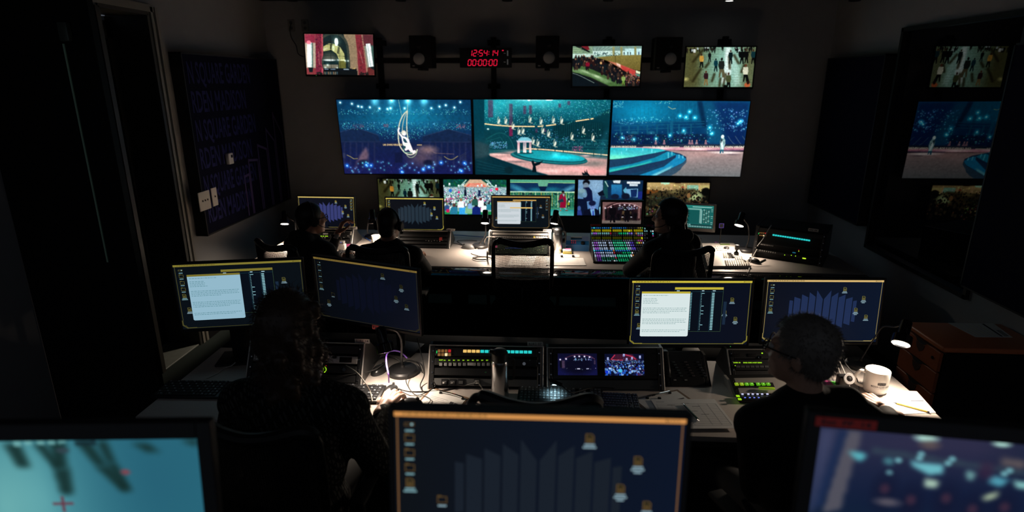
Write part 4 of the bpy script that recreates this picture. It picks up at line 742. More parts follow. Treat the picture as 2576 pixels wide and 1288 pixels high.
struct('wall_left', g, WALLM, label='dark grey left wall with the doorway')
WY0, WY1, WZ0, WZ1 = 3.80, 5.09, .78, 2.545      # window in the right wall
g = G(); g.box((XR + .06, (WY1 + YF) / 2, ZC / 2), (.12, YF - WY1, ZC)); g.box((XR + .06, (WY0 - .8) / 2, ZC / 2), (.12, WY0 + .8, ZC)); g.box((XR + .06, (WY0 + WY1) / 2, (ZC + WZ1) / 2), (.12, WY1 - WY0, ZC - WZ1)); g.box((XR + .06, (WY0 + WY1) / 2, WZ0 / 2), (.12, WY1 - WY0, WZ0))
struct('wall_right', g, WALLM, label='dark grey right wall with the window')
# window to the dark machine room
wn = struct('window_1', G().box((XR + .012, (WY0 + WY1) / 2, (WZ0 + WZ1) / 2), (.010, WY1 - WY0 - .04, WZ1 - WZ0 - .04)), mat('window_glass', (.004, .004, .006), .015, spec=.5, ior=1.5), label='dark glass of the window, mirroring the screens')
g = G()
for y in (WY0 + .012, WY1 - .012): g.box((XR - .002, y, (WZ0 + WZ1) / 2), (.05, .03, WZ1 - WZ0))
for z in (WZ0 + .012, WZ1 - .012): g.box((XR - .002, (WY0 + WY1) / 2, z), (.05, WY1 - WY0, .03))
struct('window_frame', g, BLK, wn)
struct('window_blackout', G().box((XR + .10, (WY0 + WY1) / 2, (WZ0 + WZ1) / 2), (.01, WY1 - WY0, WZ1 - WZ0)), BLKM, wn)
# glazed door at the back of the doorway in the left wall
FRM = mat('door_frame_paint', (.05, .048, .042), .5); FRL = mat('door_casing', (.30, .28, .24), .5); XD = XL - .30
dr = struct('door_1', G().box((XD, DY0 + .02, DH / 2 + .01), (.045, .10, DH - .06)).box((XD, DY1 - .02, DH / 2 + .01), (.045, .10, DH - .06)).box((XD, (DY0 + DY1) / 2, DH - .11), (.045, DY1 - DY0, .12)).box((XD, (DY0 + DY1) / 2, .13), (.045, DY1 - DY0, .22)), FRM, label='narrow glazed door with a dark frame at the back of the doorway')
struct('glass_pane', G().box((XD, (DY0 + DY1) / 2, DH / 2 + .06), (.008, DY1 - DY0 - .06, DH - .36)), mat('door_glass', (.006, .010, .008), .3, spec=.10), dr)
g = G()
for y in (DY0 - .005, DY1 + .005): g.box((XL - .15, y, DH / 2), (.32, .04, DH))
g.box((XL - .15, (DY0 + DY1) / 2, DH + .01), (.32, DY1 - DY0, .04)); struct('door_frame', g, FRM, dr)
g = G()
for k in (0, 1): g.box((XL + .008, DY1 + .035 + k * .055, DH / 2 + .02), (.02, .028, DH + .06))
g.box((XL + .008, (DY0 + DY1) / 2, DH + .04), (.02, DY1 - DY0 + .12, .05)); struct('door_casing', g, FRL, dr)
hz = PX(388, 742, XD + .05).z
g = G(); hy = PX(388, 742, XD + .05).y; g.tube([(XD + .02, hy, hz), (XD + .07, hy, hz), (XD + .08, hy - .02, hz), (XD + .08, hy - .12, hz)], .009, 10); g.lathe([(.026, 0), (.026, .008)], 20, Matrix.Translation((XD + .022, hy, hz)) @ Matrix.Rotation(pi / 2, 4, 'Y')); struct('door_handle', g, STEEL, dr)
struct('trim_1', G().rbox((XL - .14, (DY0 + DY1) / 2, .006), (.28, DY1 - DY0 - .02, .014), .004, 1), mat('door_sill', (.20, .22, .20), .6, .1, noise=.25, nscale=14), label='pale sill floor in the doorway')
# black leaf standing open at right angles to the left wall
LY = 3.0; e = PY(318, 490, LY); xe = e.x
d2 = struct('door_2', G().rbox(((XL + xe) / 2 + .004, LY, 1.33), (xe - XL - .012, .045, 2.62), .003, 1), mat('leaf_black', (.007, .007, .007), .6, spec=.2), label='black door leaf standing open at the left edge')
a = PY(166, 110, LY - .03); b = PY(262, 660, LY - .03)
struct('reflection_strip', G().box(((a.x + b.x) / 2, LY - .025, (a.z + b.z) / 2), (.008, .006, a.z - b.z)), mat('reflection_green', (.45, .70, .50), .45, .1), d2)  # pale green strip paints a line of reflected light on the leaf
struct('glow_stand_in', G().rbox((PY(163, 80, LY - .04).x, LY - .04, PY(163, 80, LY - .04).z), (.05, .03, .09), .006, 2), mat('glow_stand_in_metal', (.10, .12, .10), .4, .5), d2)  # small greenish box added where a glow shows above the strip
struct('baseboard_left', G().box((XL + .008, (DY1 + YF) / 2 + .05, .05), (.016, YF - DY1 - .12, .10)), BLKM, label='black skirting board along the left wall')
struct('baseboard_front', G().box((-.1, YF - .008, .05), (5.6, .016, .10)), BLKM, label='black skirting board under the screen wall')
# acoustic panels
PANEL = mat('panel_cloth_navy', (.010, .011, .026), .9, spec=.05, bump=.3, nscale=500)
PEDGE = mat('panel_edge', (.006, .006, .007), .6); PRINT = mat('blue_print', (.012, .014, .12), .8); PRINT2 = mat('violet_print', (.11, .07, .20), .8)
def panel(label, X, y0, y1, z0, z1, depth, side):
    """side +1: hangs on the left wall, facing +x"""
    T = thing('acoustic_panel', label, 'wall panel', (X, (y0 + y1) / 2, z0), 0)
    c = G().box((side * depth / 2, 0, (z1 - z0) / 2), (depth - .006, y1 - y0 - .02, z1 - z0 - .02)); obj('cloth_face', c, PANEL, T)
    g = G(); f = .012
    for y in (-(y1 - y0) / 2 + f / 2, (y1 - y0) / 2 - f / 2): g.box((side * depth / 2, y, (z1 - z0) / 2), (depth, f, z1 - z0))
    for z in (f / 2, z1 - z0 - f / 2): g.box((side * depth / 2, 0, z), (depth, y1 - y0, f))
    obj('edge_frame', g, PEDGE, T); return T
PZ0, PZ1, PD = .905, 2.365, .10
PNY0, PNY1 = 4.62, 6.28
Tp = panel('large navy cloth wall panel with blue lettering on the left wall', XL, PNY0, PNY1, PZ0, PZ1, PD, 1)
rows = ['N SQUARE GARDEN', 'RDEN MADISON', 'N SQUARE GARDEN', 'RDEN MADISON', 'N SQUARE GARDEN', 'RDEN MADISON']
for i, t in enumerate(rows):
    M = Matrix.Translation((PD + .0015, -(PNY1 - PNY0) / 2 + .045, 1.30 - i * .225)) @ Matrix.Rotation(pi / 2, 4, 'Z')
    obj('lettering', text_g(t, .235, M, 'LEFT', fit=(.99, .86)[i % 2] * (1. if i < 4 else .9)), PRINT, Tp)
def bar_outline(y0, y1, ztop0, ztop1, z0=.02, t=.014):
    g = G(); x = PD + .0025
    for y, zt in ((y0, ztop0), (y1, ztop1)): g.box((x, y, (zt + z0) / 2), (.002, t, zt - z0))
    n = 1; g.add([(x, y0 - t / 2, ztop0), (x, y1 + t / 2, ztop1), (x, y1 + t / 2, ztop1 - t * 1.6), (x, y0 - t / 2, ztop0 - t * 1.6), (x + .001, y0 - t / 2, ztop0), (x + .001, y1 + t / 2, ztop1), (x + .001, y1 + t / 2, ztop1 - t * 1.6), (x + .001, y0 - t / 2, ztop0 - t * 1.6)], [(0, 3, 2, 1), (4, 5, 6, 7), (0, 1, 5, 4), (3, 7, 6, 2), (1, 2, 6, 5), (0, 4, 7, 3)]); return g
ym = (PNY0 + PNY1) / 2
for y0, y1, a, b in ((5.33, 5.42, .40, .41), (5.44, 5.62, .54, .52), (5.65, 5.83, .66, .60), (5.86, 6.02, .80, .66), (6.05, 6.22, .94, .70)): obj('bar_outline', bar_outline(y0 - ym, y1 - ym, a, b), PRINT2, Tp)
# switch plates and thermostat fixed on the panel
def wall_plate(label, px, py, wdt, hgt, n, name='light_switch', cat='light switch'):
    p = PX(px, py, XL + PD); T = thing(name, label, cat, (XL + PD + .001, p.y, p.z)); obj('plate', G().rbox((.004, 0, 0), (.008, wdt, hgt), .003, 1), IVORY, T)
    for k in range(n): obj('toggle', G().rbox((.012, (k - (n - 1) / 2) * .036, .004), (.012, .007, .014), .002, 1), mat('switch_dark', (.12, .11, .10), .5), T)
    return T
wall_plate('wide ivory plate with three toggle switches on the navy panel', 513, 505, .165, .155, 3)
wall_plate('narrow ivory plate with a single toggle beside the triple switch plate', 538, 495, .08, .155, 1)
p = PX(573, 399, XL + PD); T = thing('thermostat', 'small white thermostat box on the middle of the navy panel', 'thermostat', (XL + PD + .001, p.y, p.z))
obj('housing', G().rbox((.016, 0, 0), (.032, .075, .095), .005, 2), WHITE, T); obj('display', G().box((.0325, .012, .02), (.001, .026, .024)), BLKG, T)
panel('dark navy cloth wall panel between the front corner and the window', XR, 5.14, 6.16, .95, 2.36, .09, -1)
panel('dark navy cloth wall panel at the far right edge beside the window', XR, 2.3, 3.78, .88, 2.36, .09, -1)
# sockets on the front wall
SOCK = mat('socket_plate', (.22, .21, .19), .5)
for (px, py, lab) in ((733, 64, 'dim wall socket with the black cord plugged in, above the top left television'), (768, 64, 'empty dim wall socket right of the plugged one')):
    p = PY(px, py, YF - .001); T = thing('wall_socket', lab, 'socket', p); obj('plate', G().rbox((0, -.005, 0), (.072, .010, .115), .003, 1), SOCK, T)
    for k in (-1, 1): obj('outlet', G().lathe([(.016, 0), (.016, .003)], 16, Matrix.Translation((0, -.0095, k * .026)) @ Matrix.Rotation(pi / 2, 4, 'X')), mat('outlet_dark', (.08, .08, .08), .5), T)
pts = [PY(x, y, YF - .012 - d) for x, y, d in ((733, 58, .015), (729, 72, .03), (733, 95, .02), (745, 115, .012), (750, 135, .012), (764, 143, .06))]
obj('power_cord', G().tube(pts, .004, 6, smooth=6), RUBBER, None, 'thin black power cord hanging from the wall socket to the television', 'cord')

# mounting rails
def rail(label, g): 
    return obj('mounting_rail', g, BLKM, None, label, 'rail')
for px, side in ((957, 'left of the first loudspeaker'), (1242, 'behind the red clock'), (1530, 'behind the escalator television'), (1820, 'behind the top right television')):
    p = PY(px, 150, YF - .05); g = G().box((p.x, YF - .055, 2.06), (.05, .05, 1.02))
    for z in (2.52, 2.10): g.box((p.x, YF - .03, z), (.12, .055, .05))
    rail('black vertical mounting rail ' + side, g)
g = G(); zr = PY(1100, 152, YF - .12).z; g.box((-.1, YF - .105, zr), (3.9, .05, .05)); rail('long black horizontal rail carrying the loudspeakers', g)
# ------------------------------------------------------------------ wall screens
YS = 6.15
def vid(pic, w): return pic_mesh('video_picture', pic, w, w * 9 / 16)
BZ = (.006, .006, .006, .008)
BIG = 'three large wall screens'
for pos, yw, tl, rl, w, f, lab in (((-1.480, YS, 1.587), 2.1, 6.3, 0, 1.367, pic_swing, 'large wall screen showing a performer on a crescent swing'),
        ((-.078, YS, 1.588), .4, 6.5, .1, 1.373, pic_arena, 'large middle wall screen showing a round pool and pavilion'),
        ((1.301, YS, 1.588), -.2, 3.5, .3, 1.336, pic_stage, 'large wall screen showing a figure standing beside curved teal steps')):
    screen('wall_screen', lab, 'screen', vid(f(), w), pos, yw, tl, rl, w, w * 9 / 16, BZ, .06, wall=YF, group=BIG)
for pos, yw, tl, rl, w, f, lab in (((-2.079, 6.05, 2.401), 2.3, -3, .7, .676, pic_arch, 'small television with an arched window picture, top left of the wall'),
        ((.545, 6.05, 2.287), 0, 1, 0, .655, pic_escalator, 'small television with an escalator crowd picture above the large screens'),
        ((1.622, 6.05, 2.278), 0, -1, 0, .645, pic_concourse, 'small television with walkers on a sunlit floor, top right of the wall')):
    screen('wall_television', lab, 'television', vid(f(), w), pos, yw, tl, rl, w, w * 9 / 16, (.012, .012, .012, .02), .05, wall=YF, group='small televisions along the top', led=(-.36,) if pos[0] < -2 else None)
for pos, w, f, lab in (((-1.478, YS, .969), .655, pic_concourse_low, 'leftmost television of the low row, with people crossing a floor'), ((-.769, YS, .969), .667, pic_park, 'television of the low row with a bright park crowd picture'), ((-.057, YS, .971), .675, pic_subway, 'television of the low row with a figure in a red coat'), ((.650, YS, .977), .667, pic_crowd_face, 'television of the low row with a blue picture of a man in a tie'), ((1.345, YS, .965), .640, pic_hall, 'rightmost television of the low row, with a crowded hall')):
    screen('wall_television', lab, 'television', vid(f(), w), pos, .5, 0, 0, w, w * 9 / 16, (.010, .010, .012, .016), .05, wall=YF, group='five televisions of the low row')

# loudspeakers and clock on the rail
GRILLE = mat('cone_grey', (.40, .40, .40), .5)
for px0, px1, py0, py1, cx, cy, lab in ((1028, 1087, 89, 171, 1054, 148, 'black loudspeaker left of the red clock'), (1348, 1406, 90, 171, 1381, 145, 'black loudspeaker right of the red clock'), (1651, 1713, 93, 176, 1687, 148, 'black loudspeaker between the two right televisions')):
    Ysp = YF - .40; a = PY(px0, py0, Ysp); b = PY(px1, py1, Ysp); w = b.x - a.x; h = a.z - b.z
    T = thing('loudspeaker', lab, 'loudspeaker', ((a.x + b.x) / 2, Ysp, b.z), 0, 'loudspeakers on the wall rail')
    obj('cabinet', G().rbox((0, .12, h / 2), (w, .24, h), .006, 2), BLKM, T)
    c = PY(cx, cy, Ysp) - Vector(T.location); M = Matrix.Translation((c.x, -.001, c.z)) @ Matrix.Rotation(pi / 2, 4, 'X')
    obj('woofer_ring', G().lathe([(.066, 0), (.068, .006), (.060, .008), (.056, .002)], 32, M), BLK, T); obj('woofer_cone', G().lathe([(.056, .001), (.05, .008), (.03, .016), (.0, .02)], 32, M), GRILLE, T)
    obj('tweeter', G().lathe([(.022, 0), (.022, .004), (.014, .006), (.0, .012)], 24, Matrix.Translation((c.x, -.001, min(c.z + .115, h - .04))) @ Matrix.Rotation(pi / 2, 4, 'X')), BLK, T)
    obj('badge', G().ell((-w / 2 + .035, -.001, .02), (.014, .002, .006), 12, 6), mat('badge_grey', (.3, .3, .3), .4), T)
    obj('bracket', G().box((0, .252, h * .45), (.06, .03, .10)).box((0, .10, -.012), (.05, .28, .02)), BLKM, T)
a = PY(1156, 121, YF - .20); b = PY(1286, 170, YF - .20); w = b.x - a.x; h = a.z - b.z
T = thing('wall_clock', 'black studio clock with two rows of red digits', 'clock', ((a.x + b.x) / 2, YF - .20, b.z))
obj('case', G().rbox((0, .05, h / 2), (w, .10, h), .004, 2), BLK, T); obj('bracket', G().box((0, .14, h * .5), (.08, .10, .06)), BLKM, T)
obj('hood', G().box((0, -.006, h - .004), (w + .004, .02, .008)), BLKM, T)
RED = mat('red_digits', (.2, 0, .01), .5, emit=(.62, .006, .035), estr=1.5); GRYL = mat('grey_print', (.30, .30, .32), .6, emit=(.05, .05, .05), estr=.6)
def seg7(txt, x0, z0, dw, dh, gap, skew=.12):
    S = {'0': 'abcdef', '1': 'bc', '2': 'abged', '3': 'abgcd', '4': 'fgbc', '5': 'afgcd', '6': 'afgcde', '7': 'abc', '8': 'abcdefg', '9': 'abcdfg'}
    g = G(); out = []; t = dw * .19; x = x0; e = dw * .05
    def bar(xa, za, xb, zb):
        f = lambda x_, z_: (x_ + (z_ - z0) * skew, -.0015, z_)
        if abs(za - zb) < 1e-6: P = [(xa, za), (xa + t / 2, za + t / 2), (xb - t / 2, za + t / 2), (xb, za), (xb - t / 2, za - t / 2), (xa + t / 2, za - t / 2)]
        else: P = [(xa, za), (xa + t / 2, za + t / 2), (xa + t / 2, zb - t / 2), (xa, zb), (xa - t / 2, zb - t / 2), (xa - t / 2, za + t / 2)]
        n = len(P); vs = [f(*q) for q in P]; g.add(vs + [(v[0], .0005, v[2]) for v in vs], [tuple(range(n))[::-1], tuple(range(n, 2 * n))] + [(i, (i + 1) % n, n + (i + 1) % n, n + i) for i in range(n)])
    for ch in txt:
        g = G(); out.append(g)
        if ch == ':':
            for q in (.3, .7): g.box((x + dh * q * skew + t * .3, -.0005, z0 + dh * q), (t, .002, t))
            x += dw * .42; continue
        if ch == ' ': x += dw * .4; continue
        l, r, m, tp = x, x + dw, z0 + dh / 2, z0 + dh
        for q in S[ch]:
            {'a': lambda: bar(l + e, tp, r - e, tp), 'd': lambda: bar(l + e, z0, r - e, z0), 'g': lambda: bar(l + e, m, r - e, m), 'f': lambda: bar(l, m + e, l, tp - e), 'e': lambda: bar(l, z0 + e, l, m - e), 'b': lambda: bar(r, m + e, r, tp - e), 'c': lambda: bar(r, z0 + e, r, m - e)}[q]()
        x += dw + gap
    return [q for q in out if q.v]
def ck(px, py): q = PY(px, py, YF - .20) - Vector(T.location); return q.x, q.z
x0, z0 = ck(1181, 141); x1, z1 = ck(1258, 126); dh = z1 - z0; dw = dh * .56
[obj('digit', q, RED, T) for q in seg7('12:54:14', x0 - dw * .3, z0, dw, dh, dw * .50)]; obj('indicator', G().box((ck(1265, 127)[0], -.001, ck(1265, 127)[1]), (.014, .002, .008)), RED, T)
x0, z0 = ck(1177, 165); [obj('digit', q, RED, T) for q in seg7('00:00:00', x0, z0, dw, dh, dw * .50)]
for py in (134, 156): xx, zz = ck(1277, py); obj('side_label', G().box((xx, -.0008, zz), (.012, .0012, .05)).box((xx - .03, -.0008, zz), (.02, .0012, .004)), GRYL, T)

# ceiling track heads just in the top of the frame
for px, lit in ((735, 0), (1008, 0), (1276, 0), (1530, 0), (1835, 1), (2150, 0)):
    p = PY(px, 0, 5.9); T = thing('track_lamp', 'lit white spotlight head under the ceiling above the top right television' if lit else {735: 'dark spotlight head under the ceiling at the left corner', 1008: 'dark spotlight head under the ceiling left of the clock', 1276: 'dark spotlight head under the ceiling above the clock', 1530: 'dark spotlight head under the ceiling right of the clock', 2150: 'dark spotlight head under the ceiling near the right wall'}[px], 'ceiling light', (p.x, 5.9, ZC), 0, 'ceiling spotlight heads')
    dz = ZC - p.z; obj('stem', G().tube([(0, 0, 0), (0, 0, -dz + .05)], .012, 8), BLK, T); obj('head', G().lathe([(.02, -dz + .07), (.045, -dz + .05), (.05, -dz - .01), (.042, -dz - .01), (.03, -dz + .02)], 20), BLK, T)
    obj('bulb', G().lathe([(.038, -dz - .002), (.03, -dz - .008), (0, -dz - .01)], 16), mat('lit_bulb', (.8, .8, .8), .4, emit=(1, .98, .9), estr=5.) if lit else mat('dead_bulb', (.1, .1, .1), .2), T)
# ------------------------------------------------------------------ desks
DZ = .73
EDGE = mat('desk_edge', (.03, .028, .027), .5)
def desk(label, x0, x1, y0, y1, z, nosing=True, lip=.17, ledge=0):
    T = thing('console_desk', label, 'desk', ((x0 + x1) / 2, (y0 + y1) / 2, 0)); cx, cy = (x0 + x1) / 2, (y0 + y1) / 2; w, d = x1 - x0, y1 - y0
    obj('worktop', G().rbox((0, 0, z - .0125), (w, d, .025), .003, 2), DESK, T)
    obj('front_edge', G().rbox((0, -d / 2 + .012, z - .04), (w, .02, .03), .003, 1), EDGE, T)
    n = 4
    for k in range(n): obj('support_panel', G().box((-w / 2 + .05 + k * (w - .1) / (n - 1), .05, (z - .03) / 2), (.03, d * .7, z - .03)), BLKM, T)
    obj('modesty_panel', G().box((0, d / 2 - .05, (z - .03) / 2 + .04), (w - .06, .018, z - .12)), BLKM, T)
    if nosing: obj('padded_nosing', G().rbox((0, -d / 2 - lip / 2 - .003, z - .018), (w, lip, .030), .006, 3), mat('nosing_gloss', (.003, .003, .004), .06, spec=.04), T)
    if ledge: obj('dark_rear_strip', G().rbox((0, d / 2 - ledge / 2 + ledge, z - .0125), (w, ledge - .002, .025), .003, 2), BLKM, T)  # black strip added so the worktop behind the racks looks dark
    return T
desk('long grey worktop of the front row under the wall screens', -2.43, 2.45, 4.462, 5.62, DZ, lip=.22)
desk('long grey worktop of the middle row with racks and keyboards', -1.80, 1.745, 2.19, 2.90, DZ, False, ledge=.24)
RZ = .36       # riser under the back row
struct('trim_3', G().box((-.1, .15, RZ / 2), (5.5, 1.9, RZ)), CARPET, label='raised carpeted step under the back row')
desk('worktop of the back row carrying the near blurred monitors', -1.5, 1.6, .62, 1.09, RZ + .70, False)

# ------------------------------------------------------------------ sloped equipment racks
PANELB = mat('rack_panel_black', (.016, .016, .017), .5, spec=.35); PANELG = mat('rack_panel_grey', (.10, .10, .10), .5); RACKA = mat('rack_aluminium', (.52, .49, .46), .45, .5); RSIDE = mat('rack_side', (.045, .043, .042), .5)
LEDG = mat('led_green', (.1, .3, .02), .4, emit=(.42, .85, .02), estr=1.1); LEDC = mat('led_cyan', (.02, .2, .2), .4, emit=(.02, .60, .58), estr=1.); LEDO = mat('led_amber', (.3, .2, .05), .4, emit=(.80, .50, .14), estr=1.); LEDR = mat('led_red', (.3, 0, 0), .4, emit=(.5, .015, .02), estr=.8); LEDW = mat('led_warm', (.4, .35, .2), .4, emit=(.9, .75, .40), estr=1.); LEDD = mat('led_dim_amber', (.2, .12, .05), .5, emit=(.16, .07, .02), estr=1.); LEDB = mat('led_blue', (.05, .1, .4), .4, emit=(.1, .25, 1.), estr=1.)
class Rack:
    """front bottom corners A,B on the desk; top edge set back by lean"""
    def __init__(s, label, A, B, ptop, lean, depth, side=RSIDE, edge=RACKA, name='equipment_rack', cat='equipment rack', group='sloped racks on the worktops', flat_back=False):
        A = Vector(A); B = Vector(B); s.A = A; ex = (B - A); s.w = ex.length; ex.normalize(); ey = Vector((-ex.y, ex.x, 0)); s.ex, s.ey = ex, ey
        mid = (A + B) / 2 + ey * lean; top = hit(ptop[0], ptop[1], mid, ey); s.h = top.z - A.z; s.lean = lean
        sl = (ey * lean + Vector((0, 0, s.h))); s.s = sl.length; s.T = thing(name, label, cat, A + (B - A) / 2, 0, group)
        s.F = basis(A, ex, sl); s.n = ex.cross(sl).normalized(); s.Li = s.F.inverted(); base = Matrix.Translation(-Vector(s.T.location)); s.M = base @ s.F
        s.base = base; P = basis(A, ex, (0, 0, 1))
        prof = [(0, 0), (lean, s.h), (lean + .05, s.h), (depth, s.h if flat_back else .02), (depth, 0)]
        g = G(); Mp = base @ P @ Matrix(((0, 1, 0, 0), (1, 0, 0, 0), (0, 0, 1, 0), (0, 0, 0, 1)))
        for x0, x1, mm, nm in ((0, .012, side, 'side_panel'), (s.w - .012, s.w, side, 'side_panel')):
            gg = G(); n = len(prof); vs = [tuple(base @ P @ Vector((x0, a, b))) for a, b in prof] + [tuple(base @ P @ Vector((x1, a, b))) for a, b in prof]
            gg.add(vs, [tuple(range(n)), tuple(range(2 * n - 1, n - 1, -1))] + [(i, i + n, (i + 1) % n + n, (i + 1) % n) for i in range(n)]); obj(nm, gg, mm, s.T)
        gg = G(); n = len(prof); q = [(0.012, .003), (lean + .012, s.h - .003), (lean + .05, s.h - .001), (depth - .002, s.h - .003 if flat_back else .02), (depth - .002, .001)]
        vs = [tuple(base @ P @ Vector((.0125, a, b))) for a, b in q] + [tuple(base @ P @ Vector((s.w - .0125, a, b))) for a, b in q]
        gg.add(vs, [tuple(range(n)), tuple(range(2 * n - 1, n - 1, -1))] + [(i, i + n, (i + 1) % n + n, (i + 1) % n) for i in range(n)]); obj('body', gg, BLKM, s.T)
        if edge: obj('edge_trim', G().rbox((s.w / 2, .004, s.s + .002), (s.w, .016, .006), .002, 1, s.M).rbox((s.w - .004, -.002, s.s / 2), (.008, .006, s.s), .002, 1, s.M).rbox((.004, -.002, s.s / 2), (.008, .006, s.s), .002, 1, s.M), edge, s.T)
        for u in (.021, s.w - .021): obj('rack_rail', G().rbox((u, -.002, s.s / 2), (.018, .010, s.s * .98), .002, 1, s.M), BLK, s.T)
        g = G(); k = max(4, int(s.s / .045))
        for u in (.021, s.w - .021):
            for i in range(k): g.lathe([(.0045, 0), (.004, .002), (0, .0026)], 10, s.M @ Matrix.Translation((u, -.007, s.s * (i + .5) / k)) @ Matrix.Rotation(pi / 2, 4, 'X'))
        obj('rack_screws', g, STEEL, s.T, kind='stuff')
    def uv(s, px, py): p = s.Li @ hit(px, py, s.A, s.n); return p.x, p.z
    def plate(s, name, x0, y0, x1, y1, m, d=.006, full=True, z=0.):
        u0, v1 = s.uv(x0, y0); u1, v0 = s.uv(x1, y1)
        if full: u0, u1 = .031, s.w - .031
        obj(name, G().rbox(((u0 + u1) / 2, -d / 2 - z, (v0 + v1) / 2), (u1 - u0, d, v1 - v0), .0015, 1, s.M), m, s.T)
    def key(s, name, px, py, w, h, m, d=.006, z=.006, rnd=.001, label=None, v=None):
        u, vv = s.uv(px, py); return obj(name, G().rbox((u, -d / 2 - z, vv), (w, d, h), rnd, 1, s.M), m, s.T, label)
    def knob(s, name, px, py, r, m, d=.014, z=.006):
        u, v = s.uv(px, py); obj(name, G().lathe([(r, 0), (r, d * .7), (r * .85, d), (0, d)], 20, s.M @ Matrix.Translation((u, -z, v)) @ Matrix.Rotation(pi / 2, 4, 'X')), m, s.T)
    def text(s, name, t, px, py, size, m, z=.0068, fit=None, align='CENTER'):
        u, v = s.uv(px, py); obj(name, text_g(t, size, s.M @ Matrix.Translation((u, -z, v)), align, fit), m, s.T)
    def tag(s, t, px, py):
        """printed plate standing on the top edge"""
        p = s.F @ Vector((0, .012, s.s)); q = hit(px, py, p, s.ey); u = (s.Li @ q).x; w = .075; M = s.base @ basis(s.F @ Vector((u, .006, s.s + .004)), s.ex, (0, 0, 1))
        obj('name_plate', G().rbox((0, 0, .012), (w, .002, .024), .001, 1, M), mat('plate_grey', (.42, .41, .40), .6), s.T); g = text_g(t, .018, M @ Matrix.Translation((0, -.0016, .012)), fit=w * .82) if t else G()
        if not t:
            for k in (-.026, -.015, -.004, .012, .023): g.box((k, -.0014, .012), (.008, .0006, .010), M)
        obj('plate_text', g, INK, s.T)
def c1(x, y): return 760 + x / 3.903, 830 + y / 3.903
def c2(x, y): return 1300 + x / 3.903, 830 + y / 3.903
def on(px, py, z=DZ): p = PZ(px, py, z); return Vector((p.x, p.y, z + .0008))

# middle row, left rack
R1 = Rack('sloped rack left of the gooseneck lamp with a grey oval-slot panel', (-1.47, 2.520, DZ + .0008), (-.885, 2.517, DZ + .0008), (926, 866), .10, .33)
R1.plate('blank_panel', *c1(130, 150), *c1(590, 240), PANELB); R1.plate('vent_panel', *c1(130, 250), *c1(585, 338), RACKA); R1.plate('intercom_unit', *c1(130, 345), *c1(575, 430), PANELB, .008); R1.plate('blank_panel', *c1(130, 436), *c1(570, 522), PANELB, .004); R1.plate('bottom_lip', *c1(130, 528), *c1(560, 545), RACKA, .012)
for x in (190, 432): u, v = R1.uv(*c1(x, 293)); obj('oval_slot', G().rbox((u, -.0075, v), (.062, .004, .026), .012, 3, R1.M), BLKM, R1.T)
R1.knob('knob', *c1(325, 268), .008, BLK, .02); R1.key('panel_print', *c1(550, 295), .022, .005, WHITE, .0006, .006)
for k in range(9): R1.key('meter_light', *c1(158 + k * 9.5, 360), .0030, .004, LEDG, .002, .008)
R1.key('red_light', *c1(243, 352), .004, .005, LEDR, .003, .008); R1.knob('knob', *c1(157, 388), .0085, STEEL, .018, .008); R1.knob('knob', *c1(212, 388), .0085, STEEL, .018, .008)
u, v = R1.uv(*c1(216, 390)); obj('knob_ring', G().tube([Vector((u + .014 * cos(a), -.010, v + .014 * sin(a))) for a in [(-1.2 + i * .24) for i in range(11)]], .002, 6, M=R1.M), LEDG, R1.T)
R1.knob('jack_socket', *c1(420, 390), .010, BLKG, .006, .008); R1.key('white_label', *c1(146, 443), .020, .009, WHITE, .001, .0045); R1.tag('B2R1 14', *c1(593, 118))
def c8(x, y): return 380 + x / 2.996, 630 + y / 2.996
for k in range(7): R1.key('meter_light', *c8(850 + k * 8, 862), .004, .004, LEDG, .002, .008)
R1.key('meter_light', *c8(876, 888), .005, .004, LEDG, .002, .008)
for x in (850, 885): R1.key('rocker', *c8(x, 902), .014, .008, PANELG, .006, .008)
# middle rack
R2 = Rack('sloped rack behind the steel flask with a row of cyan lights', (-.562, 2.512, DZ + .0008), (-.004, 2.525, DZ + .0008), (1220, 871), .10, .33)
R2.plate('key_panel', *c1(1300, 172), *c1(2330, 268), PANELB, .008); R2.plate('intercom_unit', *c1(1300, 276), *c1(2330, 362), PANELB, .008); R2.plate('blank_panel', *c1(1300, 370), *c1(2330, 462), PANELB, .005); R2.plate('connector_panel', *c1(1300, 472), *c1(2330, 562), PANELG, .005)
for i in range(16): R2.key('light_key', *c1(1601 + i * 42.4, 209 + i * .65), .0172, .0136, LEDO if i < 4 else LEDC, .005, .008)
for r, y in enumerate((207, 243)):
    for i in range(4): R2.key('light_key', *c1(1349 + i * 34, y), .0128, .0138, LEDR if (i == 3 and r == 0) else (LEDW if (i == 2 and r == 1) else LEDD), .005, .008)
R2.key('green_light', *c1(1325, 217), .0032, .0130, mat('led_green2', (0, .3, .05), .4, emit=(.02, .75, .15)), .002, .008)
R2.text('display_text', 'HOST', *c1(1366, 297), .0085, LEDG, .0085, fit=.019)
for x in (1403, 1448, 1494, 1540, 1587, 1633, 1680, 1725, 1771, 1818): R2.text('display_text', '01', *c1(x, 299), .0075, LEDG, .0085, fit=.009)
for x in (1366, 1412, 1458, 1503, 1550, 1597, 1690, 1737, 1783, 1830): R2.key('lever_switch', *c1(x, 338), .0140, .0150, mat('switch_grey', (.42, .42, .42), .5), .007, .008)
for x in (1350, 1488): R2.key('green_light', *c1(x, 325), .0022, .0022, LEDG, .002, .015)
R2.key('white_tag', *c1(1668, 336), .040, .014, WHITE, .003, .012, .003); R2.key('green_sticker', *c1(1803, 416), .009, .006, mat('green_sticker', (.02, .16, .06), .6), .001, .0055); R2.knob('jack_socket', *c1(2180, 333), .009, CHROME, .006, .009); R2.key('small_light', *c1(2237, 300), .004, .003, GREY, .003, .009)
